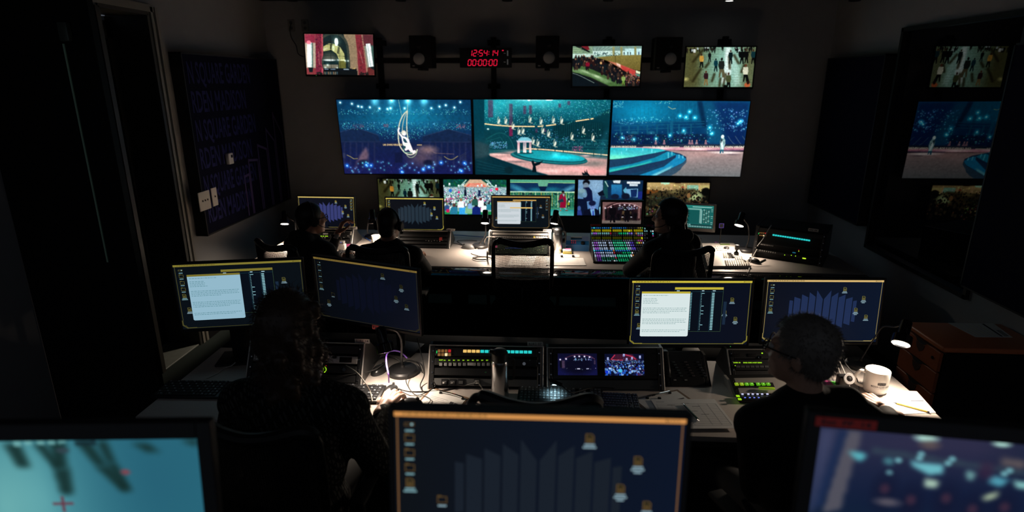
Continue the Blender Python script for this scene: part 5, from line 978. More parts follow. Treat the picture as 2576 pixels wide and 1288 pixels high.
for x in (1400, 1480, 1562, 1720): R2.key('socket_frame', *c1(x, 513), .032, .030, BLK, .003, .0055); R2.key('socket_insert', *c1(x, 515), .020, .014, WHITE if x > 1700 else PANELG, .002, .009)
R2.key('plug_tip', *c1(1397, 520), .009, .007, WHITE, .016, .009); R2.key('plug', *c1(1478, 520), .006, .004, WHITE, .010, .009); R2.key('plug', *c1(1720, 505), .020, .012, GREY, .018, .009); R2.tag('B2R2 07', *c1(2287, 150))
# rack with the two small pictures
R3 = Rack('sloped black rack with two small built-in picture screens', (.012, 2.5265, DZ + .0008), (.576, 2.560, DZ + .0008), (1520, 876), .10, .33)
R3.plate('screen_panel', *c2(300, 190), *c2(1395, 480), PANELB, .006); R3.plate('lower_panel', *c2(300, 492), *c2(1400, 585), mat('rack_panel_slate', (.06, .065, .065), .5), .004)
for q, f in (((400, 232, 790, 445), pic_lobby_dark), ((858, 236, 1252, 448), pic_park_dark)):
    u0, v1 = R3.uv(*c2(q[0], q[1])); u1, v0 = R3.uv(*c2(q[2], q[3])); me = pic_mesh('preview_picture', f(), u1 - u0, v1 - v0); obj('preview_screen', xform(me, R3.M @ Matrix.Translation(((u0 + u1) / 2, -.0072, (v0 + v1) / 2))), M_PIC, R3.T)
    g = G(); t = .005
    for c, s_ in (((0, 0, (v1 - v0) / 2 + t / 2), (u1 - u0 + 2 * t, .003, t)), ((0, 0, -(v1 - v0) / 2 - t / 2), (u1 - u0 + 2 * t, .003, t)), ((-(u1 - u0) / 2 - t / 2, 0, 0), (t, .003, v1 - v0)), (((u1 - u0) / 2 + t / 2, 0, 0), (t, .003, v1 - v0))): g.box(c, s_, R3.M @ Matrix.Translation(((u0 + u1) / 2, -.0075, (v0 + v1) / 2)))
    obj('screen_surround', g, BLK, R3.T)
# right rack behind the man
def c9(x, y): return 1640 + x / 7.576, 880 + y / 7.576
R5 = Rack('sloped rack left of the grey-haired man with yellow-green lettering', on(1838, 962), on(2010, 962), (1822, 880), .10, .22)
R5.plate('speaker_panel', *c9(1420, 20), *c9(2600, 175), PANELB, .006); R5.plate('intercom_unit', *c9(1420, 190), *c9(2600, 390), PANELB, .008); R5.plate('blank_panel', *c9(1420, 400), *c9(2600, 545), PANELB, .005)
R5.text('display_text', 'DSIR 01', *c9(1612, 252), .0085, LEDG, .009, fit=.034); R5.text('display_text', 'ENGR CNRC HOST DENN', *c9(1905, 253), .0085, LEDG, .009, fit=.092); R5.key('green_light', *c9(1575, 308), .004, .004, LEDG, .002, .008); R5.key('green_light', *c9(2090, 70), .007, .006, LEDG, .003, .006)
for k in range(9): R5.key('lever_switch', *c9(1625 + k * 90, 330), .020, .011, PANELG, .006, .008)
R5.knob('jack_socket', *c9(2050, 155), .009, CHROME, .006, .006)
for x in (1590, 1900): u, v = R5.uv(*c9(x, 110)); obj('oval_slot', G().rbox((u, -.0075, v), (.045, .004, .016), .007, 3, R5.M), BLKM, R5.T)

# intercom keypad in front of that rack
KA, KB = on(1846, 1000), on(2010, 997); KP = Rack('beige talkback keypad with numbered green keys beside the man', KA, KB, (1845, 955), .09, .13, side=mat('keypad_beige', (.36, .33, .30), .5), edge=None, name='talkback_keypad', cat='keypad', group=None)
KP.plate('top_cover', *c9(1462, 556), *c9(2300, 840), mat('keypad_beige', (.36, .33, .30), .5), .008)
GK = mat('green_key', (.1, .3, .02), .4, emit=(.075, .30, .006), estr=1.); GKY = mat('lime_key', (.2, .3, .02), .4, emit=(.19, .30, .008), estr=1.); GTX = mat('key_digit', (.3, .5, .1), .4, emit=(.45, .85, .25), estr=1.)
for i, x in enumerate((1602, 1700, 1795, 1888, 2012, 2108, 2203)):
    k = KP.key('number_key', *c9(x, 684), .0185, .0155, GKY if i < 2 else GK, .008, .008, .002); u, v = KP.uv(*c9(x, 684)); obj('key_digit', text_g(str(i + 1), .011, Matrix.Translation((u, -.0165, v))).mesh('digit'), GTX, k); k.children[0].data.transform(KP.M)
for x0, x1 in ((1550, 1940), (1955, 2290)): u0, v0 = KP.uv(*c9(x0, 745)); u1, v1 = KP.uv(*c9(x1, 645)); obj('key_bed', G().rbox(((u0 + u1) / 2, -.0095, (v0 + v1) / 2), (u1 - u0, .003, v1 - v0), .001, 1, KP.M), BLK, KP.T)
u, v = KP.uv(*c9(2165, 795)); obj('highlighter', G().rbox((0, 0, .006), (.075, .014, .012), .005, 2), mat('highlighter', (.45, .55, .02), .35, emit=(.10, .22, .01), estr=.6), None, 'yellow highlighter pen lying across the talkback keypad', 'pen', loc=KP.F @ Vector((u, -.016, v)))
# key strip below it with lit caps
g = G(); T = thing('key_strip', 'dark lit key strip below the talkback keypad', 'keypad', on(1900, 1009)); o = Vector(T.location)
obj('housing', G().rbox((.05, 0, .009), (.26, .05, .018), .004, 2), BLK, T)
for k, x in enumerate((1725, 1838, 1921, 2012, 2100, 2200)): q = on(*c9(x, 848), DZ + .02) - o; obj('lit_cap', G().rbox((q.x, q.y, .0205), (.011, .006, .005), .002, 1), mat('cap_white', (.4, .4, .5), .4, emit=(.62, .66, 1.), estr=1.1), T)
for k, x in enumerate((1775, 1865, 1950, 2035)): q = on(*c9(x, 915), DZ + .02) - o; obj('lit_cap', G().rbox((q.x, q.y, .0205), (.009, .004, .005), .002, 1), mat('cap_blue', (.1, .1, .4), .4, emit=(.16, .22, .9), estr=1.), T)
for x, y in ((1638, 885), (1672, 945)): q = on(*c9(x, y), DZ + .02) - o; obj('lime_cap', G().rbox((q.x, q.y, .0205), (.015, .012, .005), .001, 1), mat('lime_cap', (.2, .4, .02), .4, emit=(.30, .62, .01), estr=1.), T)
# dark desk phone between the racks
A = on(1672, 973); B = on(1790, 973); PH = Rack('black key telephone standing between two racks, half in the dark', A, B, (1700, 893), .12, .22, side=BLK, edge=None, name='telephone', cat='telephone', group=None)
PH.plate('face', *c9(180, 40), *c9(1100, 700), BLK, .008)
for c in range(3):
    for r in range(6): PH.key('phone_key', *c9(400 + c * 230 + r * 30, 250 + r * 52), .014, .007, mat('phone_key_%d' % c, ((.035, .05, .055), (.05, .035, .035), (.035, .04, .055))[c], .6), .004, .008)
for x in (430, 640): PH.key('paper_label', *c9(x, 588), .013, .006, mat('dim_label', (.28, .28, .26), .7), .001, .009)
u, v = PH.uv(*c9(330, 300)); obj('handset', G().tube([(u - .02, -.02, v + .06), (u - .02, -.036, v + .04), (u - .02, -.036, v - .04), (u - .02, -.02, v - .06)], [.018, .013, .013, .018], 12, M=PH.M, smooth=5), BLK, PH.T)

# ------------------------------------------------------------------ front row racks
def cA(x, y): return 640 + x / 7.577, 490 + y / 7.577
def cB(x, y): return 1180 + x / 8.05, 560 + y / 8.05
FR1 = Rack('front row rack under the left monitor with a pink note', (-2.20, 4.946, DZ + .0008), (-1.728, 4.946, DZ + .0008), (892, 577), .10, .30)
FR1.plate('intercom_unit', *cA(1230, 720), *cA(1840, 830), PANELB, .008); FR1.plate('audio_panel', *cA(1230, 690), *cA(1840, 715), PANELG, .006); FR1.plate('blank_panel', *cA(1230, 840), *cA(1830, 980), PANELB, .004)
for k, x in enumerate((1245, 1280, 1320, 1365, 1395)): FR1.key('display_light', *cA(x, 795), .012, .006, LEDG, .002, .008)
for x in (1300, 1355): FR1.key('lever_switch', *cA(x, 825), .012, .010, GREY, .006, .008)
FR1.key('paper_label', *cA(1362, 750), .045, .014, PAPER, .001, .008); FR1.key('side_strip', *cA(1845, 740), .008, .034, IVORY, .003, .006)
for x, y in ((1655, 722), (1720, 722), (1790, 790), (1712, 822)): FR1.key('indicator', *cA(x, y), .005, .005, WHITE, .002, .008)
FR1.tag(None, *cA(1885, 655))
FR2 = Rack('front row rack under the second monitor, in shadow', (-1.34, 4.973, DZ + .0008), (-.855, 4.973, DZ + .0008), (1139, 582), .10, .30)
for k in range(4): FR2.plate('slot_panel', 1060, 590 + k * 9, 1130, 597 + k * 9, PANELB, .006)
FR2.key('red_tag', 1109, 602, .024, .03, mat('red_card', (.7, .08, .08), .6), .004, .007); FR2.tag(None, 1134, 578)
for k in range(7): FR2.key('indicator', 1072 + k * 7, 606 + (k % 3), .006, .006, (GREY, WHITE)[k % 2], .004, .008)
FR3 = Rack('front row rack of pale aluminium behind the empty mesh chair', (-.50, 4.80, DZ + .0008), (.035, 4.80, DZ + .0008), (1310, 583), .13, .40, side=RACKA)
FR3.plate('grey_panel', *cB(500, 208), *cB(1590, 265), RACKA, .006); FR3.plate('patch_bay', *cB(500, 275), *cB(1590, 330), RACKA, .006); FR3.plate('circuit_unit', *cB(520, 450), *cB(1540, 640), mat('circuit_dark', (.01, .022, .014), .5), .006); FR3.plate('blank_panel', *cB(500, 340), *cB(1590, 440), PANELB, .004)
for k in range(22): FR3.key('patch_jack', *cB(545 + k * 35, 302), .0105, .0105, BLK, .004, .006)
FR3.key('yellow_jack', *cB(1318, 302), .011, .012, mat('yellow_plastic', (.7, .5, .05), .5), .006, .006)
for x in (1375, 1420, 1465, 1510, 1555): FR3.key('patch_jack', *cB(x, 302), .012, .011, WHITE, .005, .006)
rr = random.Random(4); g = G(); g2 = G()
for k in range(110): u, v = FR3.uv(*cB(rr.uniform(540, 1520), rr.uniform(470, 630))); (g if k % 3 else g2).rbox((u, -.0075, v), (.003, .003, .003), .0005, 1, FR3.M)
obj('board_components', g, mat('tiny_green', (.10, .25, .12), .5), FR3.T, kind='stuff'); obj('board_contacts', g2, mat('tiny_gold', (.5, .42, .2), .4), FR3.T, kind='stuff')
FR3.key('pink_note', *cB(548, 495), .020, .018, PINK, .002, .007); FR3.key('blue_strip', *cB(900, 525), .14, .008, mat('blue_strip', (.02, .06, .3), .5), .002, .007); FR3.tag(None, *cB(1586, 168))
# big rack at the right end of the front row
def cC(x, y): return 1800 + x / 8.05, 540 + y / 8.05
FR4 = Rack('black front row rack at the right end with a row of cyan lights', on(*cC(730, 850)), on(2068, 672), (1898, 566), .04, .42, side=BLK, edge=None, flat_back=True)
FR4.plate('key_panel', *cC(840, 250), *cC(2000, 480), PANELB, .006); FR4.plate('patch_bay', *cC(840, 560), *cC(1400, 650), PANELB, .006); FR4.plate('power_unit', *cC(840, 700), *cC(1900, 900), PANELB, .006)
for i in range(16): FR4.key('light_key', *cC(1180 + i * 47.8, 411 + i * 7.3), .0150, .0125, LEDC, .005, .006)
for r, y in enumerate((366, 412)):
    for i in range(4): FR4.key('light_key', *cC(905 + i * 37, y + i * 3 + r * 4), .009, .009, LEDR if (i == 3 and r == 0) else (LEDW if (i == 2 and r == 1) else LEDD), .005, .006)
FR4.key('green_light', *cC(878, 380), .004, .012, mat('led_green2', (0, .3, .05)), .002, .006)
for k in range(8): FR4.key('patch_jack', *cC(930 + k * 33, 600 + k * 4.4), .008, .008, GREY, .004, .006); FR4.key('patch_jack', *cC(905 + k * 44, 722 + k * 7), .009, .010, GREY, .004, .006)
for x, y in ((1403, 815), (1537, 822), (1623, 836), (1688, 738)): FR4.key('status_light', *cC(x, y), .005, .007, LEDG, .002, .006)
FR4.key('status_light', *cC(1688, 716), .006, .006, LEDR, .002, .006); FR4.key('status_bar', *cC(1797, 884), .026, .009, mat('led_lime', (.3, .4, .02), .4, emit=(.62, .95, .03)), .003, .006); FR4.key('unit_logo', *cC(1592, 768), .024, .008, mat('logo_cyan', (.02, .12, .2), .5, emit=(.01, .10, .16)), .001, .006)
FR4.tag(None, *cC(1975, 368))
# ------------------------------------------------------------------ computer monitors
GOLD = (150, 138, 62)
NAVY = (13, 20, 34)
def mon(label, me, pos, yaw, tilt, roll, w, foot=DZ + .0008, **k):
    return screen('computer_monitor', label, 'monitor', me, pos, yaw, tilt, roll, w, w * 9 / 16, k.pop('bez', (.010, .010, .010, .016)), k.pop('thick', .05), foot=foot, **k)
def uid(w, **k): return ui_desktop(w, w * 9 / 16, **k)
Y2 = (206, 190, 84); OR2 = (204, 168, 104)
mon('front row monitor behind the waving man, violet bars on screen', uid(.507, bg=(11, 14, 24), bar=(212, 186, 104), logo=(54, 60, 112), mirror=True, gold=(170, 152, 74)), (-2.024, 5.2, .995), 4.4, -3, 1., .507, post=(-2.03, 5.42))
mon('front row monitor behind the cropped-hair man, slate bars on screen', uid(.521, bg=(9, 13, 20), bar=(216, 196, 92), logo=(34, 48, 60), gold=(180, 164, 70)), (-1.204, 5.2, .988), 2.7, -2, .5, .521, post=(-1.2, 5.42))
mon('front row monitor above the empty mesh chair, with a text window', uid(.516, bg=(11, 18, 24), bar=(206, 164, 90), doc=dict(col=(206, 214, 220), box=(.09, .495, .15, .865)), mirror=True, gold=(110, 88, 50), highlight=True), (-.238, 5.2, 1.017), 1.9, 0, .1, .516, post=(-.24, 5.42))
mlob = pic_mesh('video_picture', pic_lobby(), .335, .335 * 9 / 16)
screen('preview_monitor', 'small preview monitor above the lit button panel', 'monitor', mlob, (.644, 5.06, 1.054), -.2, -1, -.2, .335 * 1.02, .335 * 1.02 * 9 / 16, (.014, .014, .018, .018), .04, foot=DZ + .0008, led=(-.5,))
mon('angled monitor with a green control page right of the seated person', ui_teal(.358, .358 * 9 / 16), (1.280, 5.2, 1.002), -22, -1, -2., .358, post=(1.31, 5.44), bez=(.012, .02, .014, .03), bmat=mat('monitor_grey', (.10, .095, .09), .5))
BG2 = (12, 17, 30)
mon('middle row monitor at far left with a pale text window', uid(.598, bg=(9, 15, 21), bar=(128, 118, 48), doc=dict(col=(146, 184, 202), box=(.095, .505, .155, .865)), gold=(70, 68, 36), gicons=(96, 92, 48), seed=3), (-1.513, 2.682, 1.129), 12.3, 0, 0, .598, tape=(.10, -.175, .09, .018, mat('purple_tape', (.16, .03, .14), .7), None), neck=(.11, .03), post=(-1.615, 2.80))
mon('middle row monitor turned toward the right with a dim dark page', uid(.598, bg=(11, 15, 20), bg2=(14, 20, 36), bar=(150, 124, 62), logo=(15, 20, 38), gold=(54, 50, 32), gicons=(56, 52, 30), extra=True, gain=.6), (-.913, 2.772, 1.110), -15.8, 3.2, 1.5, .598, tape=(.048, -.176, .046, .026, mat('salmon_tape', (.85, .16, .15), .7), 'P1.6'), post=(-.80, 2.97))
mon('middle row monitor right of centre with a bright text window', uid(.598, bg=(9, 14, 28), bar=(202, 184, 62), doc=dict(col=(216, 230, 230), box=(.085, .49, .165, .865)), gold=(126, 118, 46), gicons=(104, 98, 48), seed=5), (.725, 2.814, 1.032), 3.6, -4, .1, .598, led=(.36,), post=(.735, 3.03))
mon('middle row monitor behind the grey-haired man, blue bars on screen', uid(.598, bg=(9, 14, 26), bg2=(11, 21, 40), bar=(212, 178, 112), logo=(30, 45, 80), gold=(146, 128, 74), gicons=(110, 104, 58)), (1.436, 2.958, 1.002), 2.8, -4.2, 0, .598, stand='disc', post=(1.44, 3.05))
# near blurred monitors of the back row
FZ = RZ + .7008
W3 = .570
pc = PY(1352, 1232, 1.0)
mon('large blurred monitor in the middle foreground with dim bars', uid(W3, bg=(13, 17, 22), bg2=(11, 20, 38), bar=(206, 142, 78), logo=(24, 31, 41), gold=(112, 78, 44), gicons=(92, 72, 40), extra=True, edge=(116, 82, 50)), (pc.x, 1.0, pc.z), 2.2, -6, .9, W3, foot=FZ, bez=(.011, .011, .011, .02))
W4 = .62
M0 = pose((0, 0, 0), 8, -3, 2.)
def corner_at(w, h, M0, cx, cz, px, py, Y):      # centre so that the local corner (cx,cz) shows at the pixel, at depth Y
    q = M0 @ Vector((cx, 0, cz)); p = PY(px, py, Y); return p - q
c = corner_at(W4, W4 * 9 / 16, M0, W4 / 2, W4 * 9 / 32, 496, 1102, .97)
screen('video_monitor', 'blurred near monitor at bottom left showing a teal floor', 'monitor', pic_mesh('video_picture', pic_floor_close(), W4, W4 * 9 / 16), c, 8, -3, 2., W4, W4 * 9 / 16, (.03, .028, .035, .03), .06, foot=FZ)
M0 = pose((0, 0, 0), -6, -3, 0.)
c = corner_at(W4, W4 * 9 / 16, M0, -W4 / 2, W4 * 9 / 32, 2064, 1073, 1.0)
tp = mat('red_tape', (.75, .06, .05), .7)
screen('video_monitor', 'blurred near monitor at bottom right with red tape on its rim', 'monitor', pic_mesh('video_picture', pic_hall_blur(), W4, W4 * 9 / 16), c, -6, -3, 0., W4, W4 * 9 / 16, (.026, .026, .030, .03), .06, foot=FZ, tape=(-W4 / 2 + .040, W4 * 9 / 32 + .014, .105, .019, tp, 'Ext  PP  14'))

# ------------------------------------------------------------------ gooseneck lamps
BULB = mat('lamp_bulb', (1, .95, .9), .4, emit=(1, .90, .76), estr=60.)
def lamp(label, base, bulb, d, power, via=None, size=1., spot=164, cone=True, stem_r=.006, group='gooseneck desk lamps', bulb_r=.036):
    """base: foot centre on the desk, bulb: centre of the lit opening, d: direction of the light"""
    base = Vector(base); bulb = Vector(bulb); d = Vector(d).normalized()
    T = thing('desk_lamp', label, 'lamp', base, 0, group); B = bulb - base
    obj('base', G().lathe([(.070 * size, 0), (.074 * size, .004), (.074 * size, .018), (.066 * size, .026), (.02, .030), (.012, .034), (.010, .045)], 36), BLK, T)
    top = B - d * .105
    pts = [Vector((0, 0, .04))] + [Vector(v) - base for v in (via or [])] + [top + Vector((0, 0, .012)), top]
    obj('gooseneck', G().tube(pts, stem_r, 8, smooth=8), DARKM, T)
    H = basis(B, d.orthogonal(), -d); r = bulb_r
    obj('shade', G().lathe([(.020, .118), (.024, .112), (.025, .050), (.027, .044), (r + .005, .040), (r + .006, .0), (r + .002, -.002), (r + .001, .004), (.022, .035)], 28, H, False).lathe([(.0, .118), (.020, .118)], 28, H, False), BLKG, T)
    obj('bulb', G().lathe([(r, .006), (r * .7, .001), (0, 0)], 24, H), BULB, T)
    L = bpy.data.lights.new('lamp_light', 'SPOT'); L.energy = power; L.color = (1, .80, .62); L.spot_size = radians(spot); L.spot_blend = .9; L.shadow_soft_size = .025
    lo = bpy.data.objects.new('lamp_light', L); COL.objects.link(lo); lo.parent = T; lo.location = B + d * .006; lo.rotation_euler = d.to_track_quat('-Z', 'Y').to_euler()
    return T
PW = 20.0
lamp('gooseneck lamp at the left end of the front row', on(762, 640), PY(716, 564, 4.98), (.1, -.45, -1), PW, via=[PY(748, 595, 4.98), PY(742, 560, 5.0), PY(730, 550, 5.0)])
lamp('gooseneck lamp left of the front row text monitor', on(1208, 622), PY(1220, 562, 4.96), (0, -.48, -1), PW, via=[PY(1221, 590, 5.05), PY(1221, 560, 5.06), PY(1221, 538, 5.03)])
lamp('gooseneck lamp beside the front row flask', on(1413, 602), PY(1394, 563, 4.88), (-.15, -.40, -1), PW * .7, via=[PY(1420, 590, 5.04), PY(1414, 562, 5.0), PY(1405, 540, 4.92)])
lamp('gooseneck lamp left of the right end rack', on(1876, 632), PY(1859, 568, 4.95), (-.35, -.48, -1), PW, via=[PY(1884, 600, 5.05), PY(1882, 568, 5.05), PY(1872, 552, 5.0)])
lamp('gooseneck lamp in the tangle of cables on the middle row', on(1014, 938), PY(970, 884, 2.49), (.25, -.25, -1), 10., via=[PY(1010, 900, 2.64), PY(1010, 862, 2.62), PY(1004, 842, 2.58), PY(992, 830, 2.54)], size=1.05)
lamp('gooseneck lamp over the paper at the right end of the middle row', on(2163, 922), PY(2266, 865, 2.62), (-.42, -.56, -.8), 20., via=[PY(2200, 850, 2.88), PY(2222, 822, 2.82), PY(2254, 822, 2.70)], size=.95, stem_r=.004)
lamp('dark gooseneck lamp between the two left workers of the front row', on(937, 598), PY(938, 561, 4.93), (.05, -.12, -1), PW, via=[PY(925, 585, 5.15), PY(926, 560, 5.12), PY(932, 543, 5.02)])
Tl = thing('clip_light', 'small black gooseneck light shining on the middle keyboard', 'lamp', R3.F @ Vector((.10, -.012, .05)))
o = Vector(Tl.location); hd = PY(1408, 966, 2.44); d = Vector((.1, -.15, -1)).normalized()
st = [o * 1., PY(1385, 958, 2.49), PY(1392, 960, 2.47), PY(1412, 968, 2.45)]
obj('gooseneck', G().tube([p - o for p in [R3.F @ Vector((.32, -.012, .012)), on(1490, 985) + Vector((0, 0, .02)), PY(1440, 988, 2.43), PY(1420, 976, 2.43), PY(1412, 969, 2.44)]], .0028, 8, smooth=8), BLK, Tl)
obj('head', G().tube([p - o for p in (PY(1380, 954, 2.47), PY(1386, 957, 2.465), PY(1406, 966, 2.45), PY(1414, 970, 2.445))], [.005, .010, .011, .006], 12, smooth=4), BLK, Tl)
obj('diode', G().rbox(PY(1395, 963, 2.46) - o + Vector((0, 0, -.011)), (.02, .006, .002), .001, 1), mat('cool_diode', (.8, .9, 1), .4, emit=(.6, .9, 1.), estr=6.), Tl)
L = bpy.data.lights.new('cool_light', 'SPOT'); L.energy = .55; L.color = (.55, .88, 1.); L.spot_size = radians(120); L.spot_blend = .7; L.shadow_soft_size = .012
lo = bpy.data.objects.new('cool_light', L); COL.objects.link(lo); lo.parent = Tl; lo.location = PY(1395, 963, 2.46) - o + Vector((0, 0, -.014)); lo.rotation_euler = (0, 0, 0)
# ------------------------------------------------------------------ things on the middle row
def cD(x, y): return 2080 + x / 4.6, 780 + y / 4.6
def cE(x, y): return 930 + x / 9.54, 940 + y / 9.54
def flask(label, base, r, h, lidh, cap):
    T = thing('vacuum_flask', label, 'flask', base)
    obj('body', G().lathe([(r * .96, 0), (r, .006), (r, h - lidh - .02), (r * .97, h - lidh - .008), (r * .9, h - lidh)], 40), STEEL, T)
    obj('lid', G().lathe([(r * .9, h - lidh), (r * .95, h - lidh + .006), (r * .93, h - .016), (r * .7, h - .004), (r * .3, h)], 36), cap, T)
    obj('handle', G().tube([(r * .9, 0, h - lidh + .012), (r * 1.55, 0, h - lidh + .004), (r * 1.62, 0, h - lidh - .05), (r * 1.55, 0, h * .42), (r * .98, 0, h * .40)], .0065, 8, smooth=5), cap, T)
    obj('spout', G().rbox((-r * .75, 0, h - .012), (r * .9, r * .6, .014), .005, 2), cap, T)
    return T
fb = on(1258, 1000); flask('tall steel vacuum flask with a black lid on the middle row', fb, .040, PY(1258, 879, fb.y).z - DZ, .055, BLK)
fb = on(1402, 634); flask('steel vacuum flask beside the front row text monitor', fb, .042, PY(1398, 572, fb.y).z - DZ, .045, BLK)
def mouse(label, pos, rz, s=1., m=BLK):
    T = thing('computer_mouse', label, 'mouse', pos, rz, 'computer mice')
    g = G().ell((0, 0, 0), (.033 * s, .058 * s, .036 * s), 24, 16); g.v = [(x, y, max(z, 0) * (1 - .18 * (y / (.058 * s)))) for x, y, z in g.v]
    obj('shell', g, m, T, smooth=60); obj('scroll_wheel', G().lathe([(.009, -.0035), (.0095, 0), (.009, .0035)], 16, Matrix.Translation((0, .034 * s, .026 * s)) @ Matrix.Rotation(pi / 2, 4, 'Y')), RUBBER, T)
    obj('button_seam', G().box((0, .032 * s, .0295 * s), (.0015, .03 * s, .002)), RUBBER, T); return T
MBK = mat('mouse_black', (.02, .02, .021), .28)
mouse('black mouse behind the purple cable on the middle row', on(955, 935), -.35, 1., MBK); mouse('large black mouse at the front edge beside the clipboard', on(1030, 1022), -1.15, 1.1, MBK); mouse('black mouse under the hand of the woman', on(984, 988), -.1, 1., MBK)
KEYC = mat('keycap_black', (.022, .022, .024), .4); LEG = mat('key_legend', (.45, .5, .55), .6)
def keyboard(label, a, b, ang=None, w=.45, d=.15, m=KEYC, legends=True):
    T = thing('keyboard', label, 'keyboard', a, b, 'computer keyboards')
    obj('case', G().rbox((0, 0, .008), (w, d, .014), .004, 2), BLK, T); g = G(); g2 = G(); kw = w * .95 / 22.
    for r in range(6):
        y = d * .40 - r * d * .155
        for c in range(22):
            if c in (15, 18) or (r == 5 and c in (4, 5, 6, 7)) or (r == 4 and c in (16, 17) and c != 16): continue
            x = -w * .475 + kw * (c + .5); g.rbox((x, y, .0175), (kw * .86, d * .128, .006), .0012, 1)
            if legends and (c + r) % 2 == 0: g2.box((x, y + .002, .0208), (kw * .32, d * .03, .0004))
    g.rbox((-w * .475 + kw * 6, d * .40 - 5 * d * .155, .0175), (kw * 3.9, d * .128, .006), .0012, 1)
    obj('keys', g, m, T, kind='stuff')
    if legends: obj('key_legends', g2, LEG, T, kind='stuff')
    return T
q = on(520, 985); keyboard('dark keyboard at the left end of the middle row', q, .04)
q = on(842, 992); keyboard('keyboard in front of the woman, numbers end lit by the lamp', q, .0, w=.46)
q = on(1410, 1003); keyboard('keyboard under the small cool light in the middle', q, -.01, w=.40, m=mat('keycap_grey', (.09, .10, .105), .35))
q = on(1560, 1016); keyboard('dark keyboard left of the clipboards on the middle row', q, -.03, w=.17, d=.14, legends=True)

def sheet(label, quad, z, m=PAPER, name='paper_sheet', cat='paper', parts=(), th=.0012, parent=None):
    P = [PZ(x, y, z) for x, y in quad]; c = sum(P, Vector()) / 4; c.z = z
    g = G(); n = 4; vs = [p - c for p in P]; g.add([v + Vector((0, 0, th)) for v in vs] + vs, [(3, 2, 1, 0), (4, 5, 6, 7)] + [(i, (i + 1) % n, n + (i + 1) % n, n + i) for i in range(n)])
    if parent is None: T = thing(name, label, cat, c); obj('sheet', g, m, T, smooth=0)
    else: T = parent; obj('sheet', g, m, T, smooth=0, loc=c - Vector(T.location))
    def bil(u, v): return (vs[0] * (1 - u) + vs[1] * u) * (1 - v) + (vs[3] * (1 - u) + vs[2] * u) * v
    off = c - Vector(T.location)
    def mark(nm, u0, v0, u1, v1, mm, lift=.0004):
        g = G(); q = [bil(u0, v0), bil(u1, v0), bil(u1, v1), bil(u0, v1)]; zt = Vector((0, 0, th + lift)); g.add([p + zt for p in q] + [p + zt * .6 for p in q], [(3, 2, 1, 0), (4, 5, 6, 7)] + [(i, (i + 1) % 4, 4 + (i + 1) % 4, 4 + i) for i in range(4)]); obj(nm, g, mm, T, smooth=0, loc=off)
    return T, mark, bil, c
LGREY = mat('light_print', (.42, .41, .42), .8)
ZP = DZ + .001
# clipboard by the woman
Tb, mark, bil, c = sheet('clipboard with a printed page beside the woman', [(1086, 975), (1180, 1002), (1128, 1060), (1034, 1032)], ZP, mat('clipboard_brown', (.20, .12, .07), .6), 'clipboard', 'clipboard', th=.003)
_, mk, bl, c2_ = sheet('', [(1088, 979), (1174, 1003), (1126, 1056), (1038, 1031)], ZP + .0032, parent=Tb)
for k in range(9): mk('print_line', .12, .28 + k * .065, .12 + (.5, .42, .55, .3)[k % 4], .295 + k * .065, LGREY)
mk('page_emblem', .70, .30, .80, .40, INK); mk('page_emblem', .82, .31, .92, .41, INK)
a = PZ(*cE(1700, 425), DZ + .012); b = PZ(*cE(2230, 565), DZ + .012); obj('clip', G().tube([a - Vector(Tb.location), (a + b) / 2 - Vector(Tb.location) + Vector((0, 0, .004)), b - Vector(Tb.location)], .005, 10), CHROME, Tb)
for p in (a, b): obj('clip_end', G().rbox(p - Vector(Tb.location) + Vector((0, -.004, -.004)), (.010, .016, .010), .002, 1), BLK, Tb)
# clipboards in front of the man
Tb, mark, bil, c = sheet('clipboard with a sheet lying half under the grid form', [(1590, 1006), (1704, 981), (1768, 1026), (1652, 1054)], ZP, mat('clipboard_brown', (.20, .12, .07)), 'clipboard', 'clipboard', th=.003)
_, mk, bl, c2_ = sheet('', [(1598, 1006), (1702, 984), (1760, 1025), (1654, 1050)], ZP + .0032, parent=Tb)
mk('dark_stroke', .55, .40, .95, .45, INK); mk('dark_stroke', .80, .55, .97, .60, INK)
a = PZ(*c2(1280, 655), DZ + .012); b = PZ(*c2(1500, 605), DZ + .012); obj('clip', G().tube([a - Vector(Tb.location), b - Vector(Tb.location)], .005, 10), CHROME, Tb)
for p in (a, b, PZ(*c2(1400, 660), DZ + .012)): obj('clip_end', G().rbox(p - Vector(Tb.location) + Vector((0, -.004, -.003)), (.016, .014, .010), .004, 2), BLK, Tb)
T, mk, bl, c = sheet('white grid form with a pen lying on it', [(1637, 1005), (1797, 1004), (1855, 1078), (1681, 1079)], ZP + .0085)
for k in range(14): mk('form_line', .04, .18 + k * .055, .96, .184 + k * .055, LGREY)
for u in (.04, .26, .42, .68, .82, .957): mk('form_line', u, .18, u + .003, .90, LGREY)
for k in range(10): mk('handwriting', .06 + (k * .37) % .6, .10 + k * .055, .06 + (k * .37) % .6 + .12, .106 + k * .055, INK)
def pen(label, p0, p1, r, z, m1, m2, name='pen', six=False):
    a = PZ(*p0, z + r); b = PZ(*p1, z + r); T = thing(name, label, 'pen' if name == 'pen' else 'pencil', Vector((a.x, a.y, z))); o = Vector(T.location); d = b - a
    obj('barrel', G().tube([a - o + d * .10, b - o - d * .06], r, 6 if six else 10), m1, T); obj('tip', G().tube([a - o, a - o + d * .10], [r * .25, r], 8), m2, T); obj('end', G().tube([b - o - d * .06, b - o], r * 1.02, 8), m2, T)
pen('dark green pen lying on the grid form', c2(1795, 893), c2(1638, 730), .0042, ZP + .0102, mat('pen_green', (.02, .10, .07), .25), STEEL)
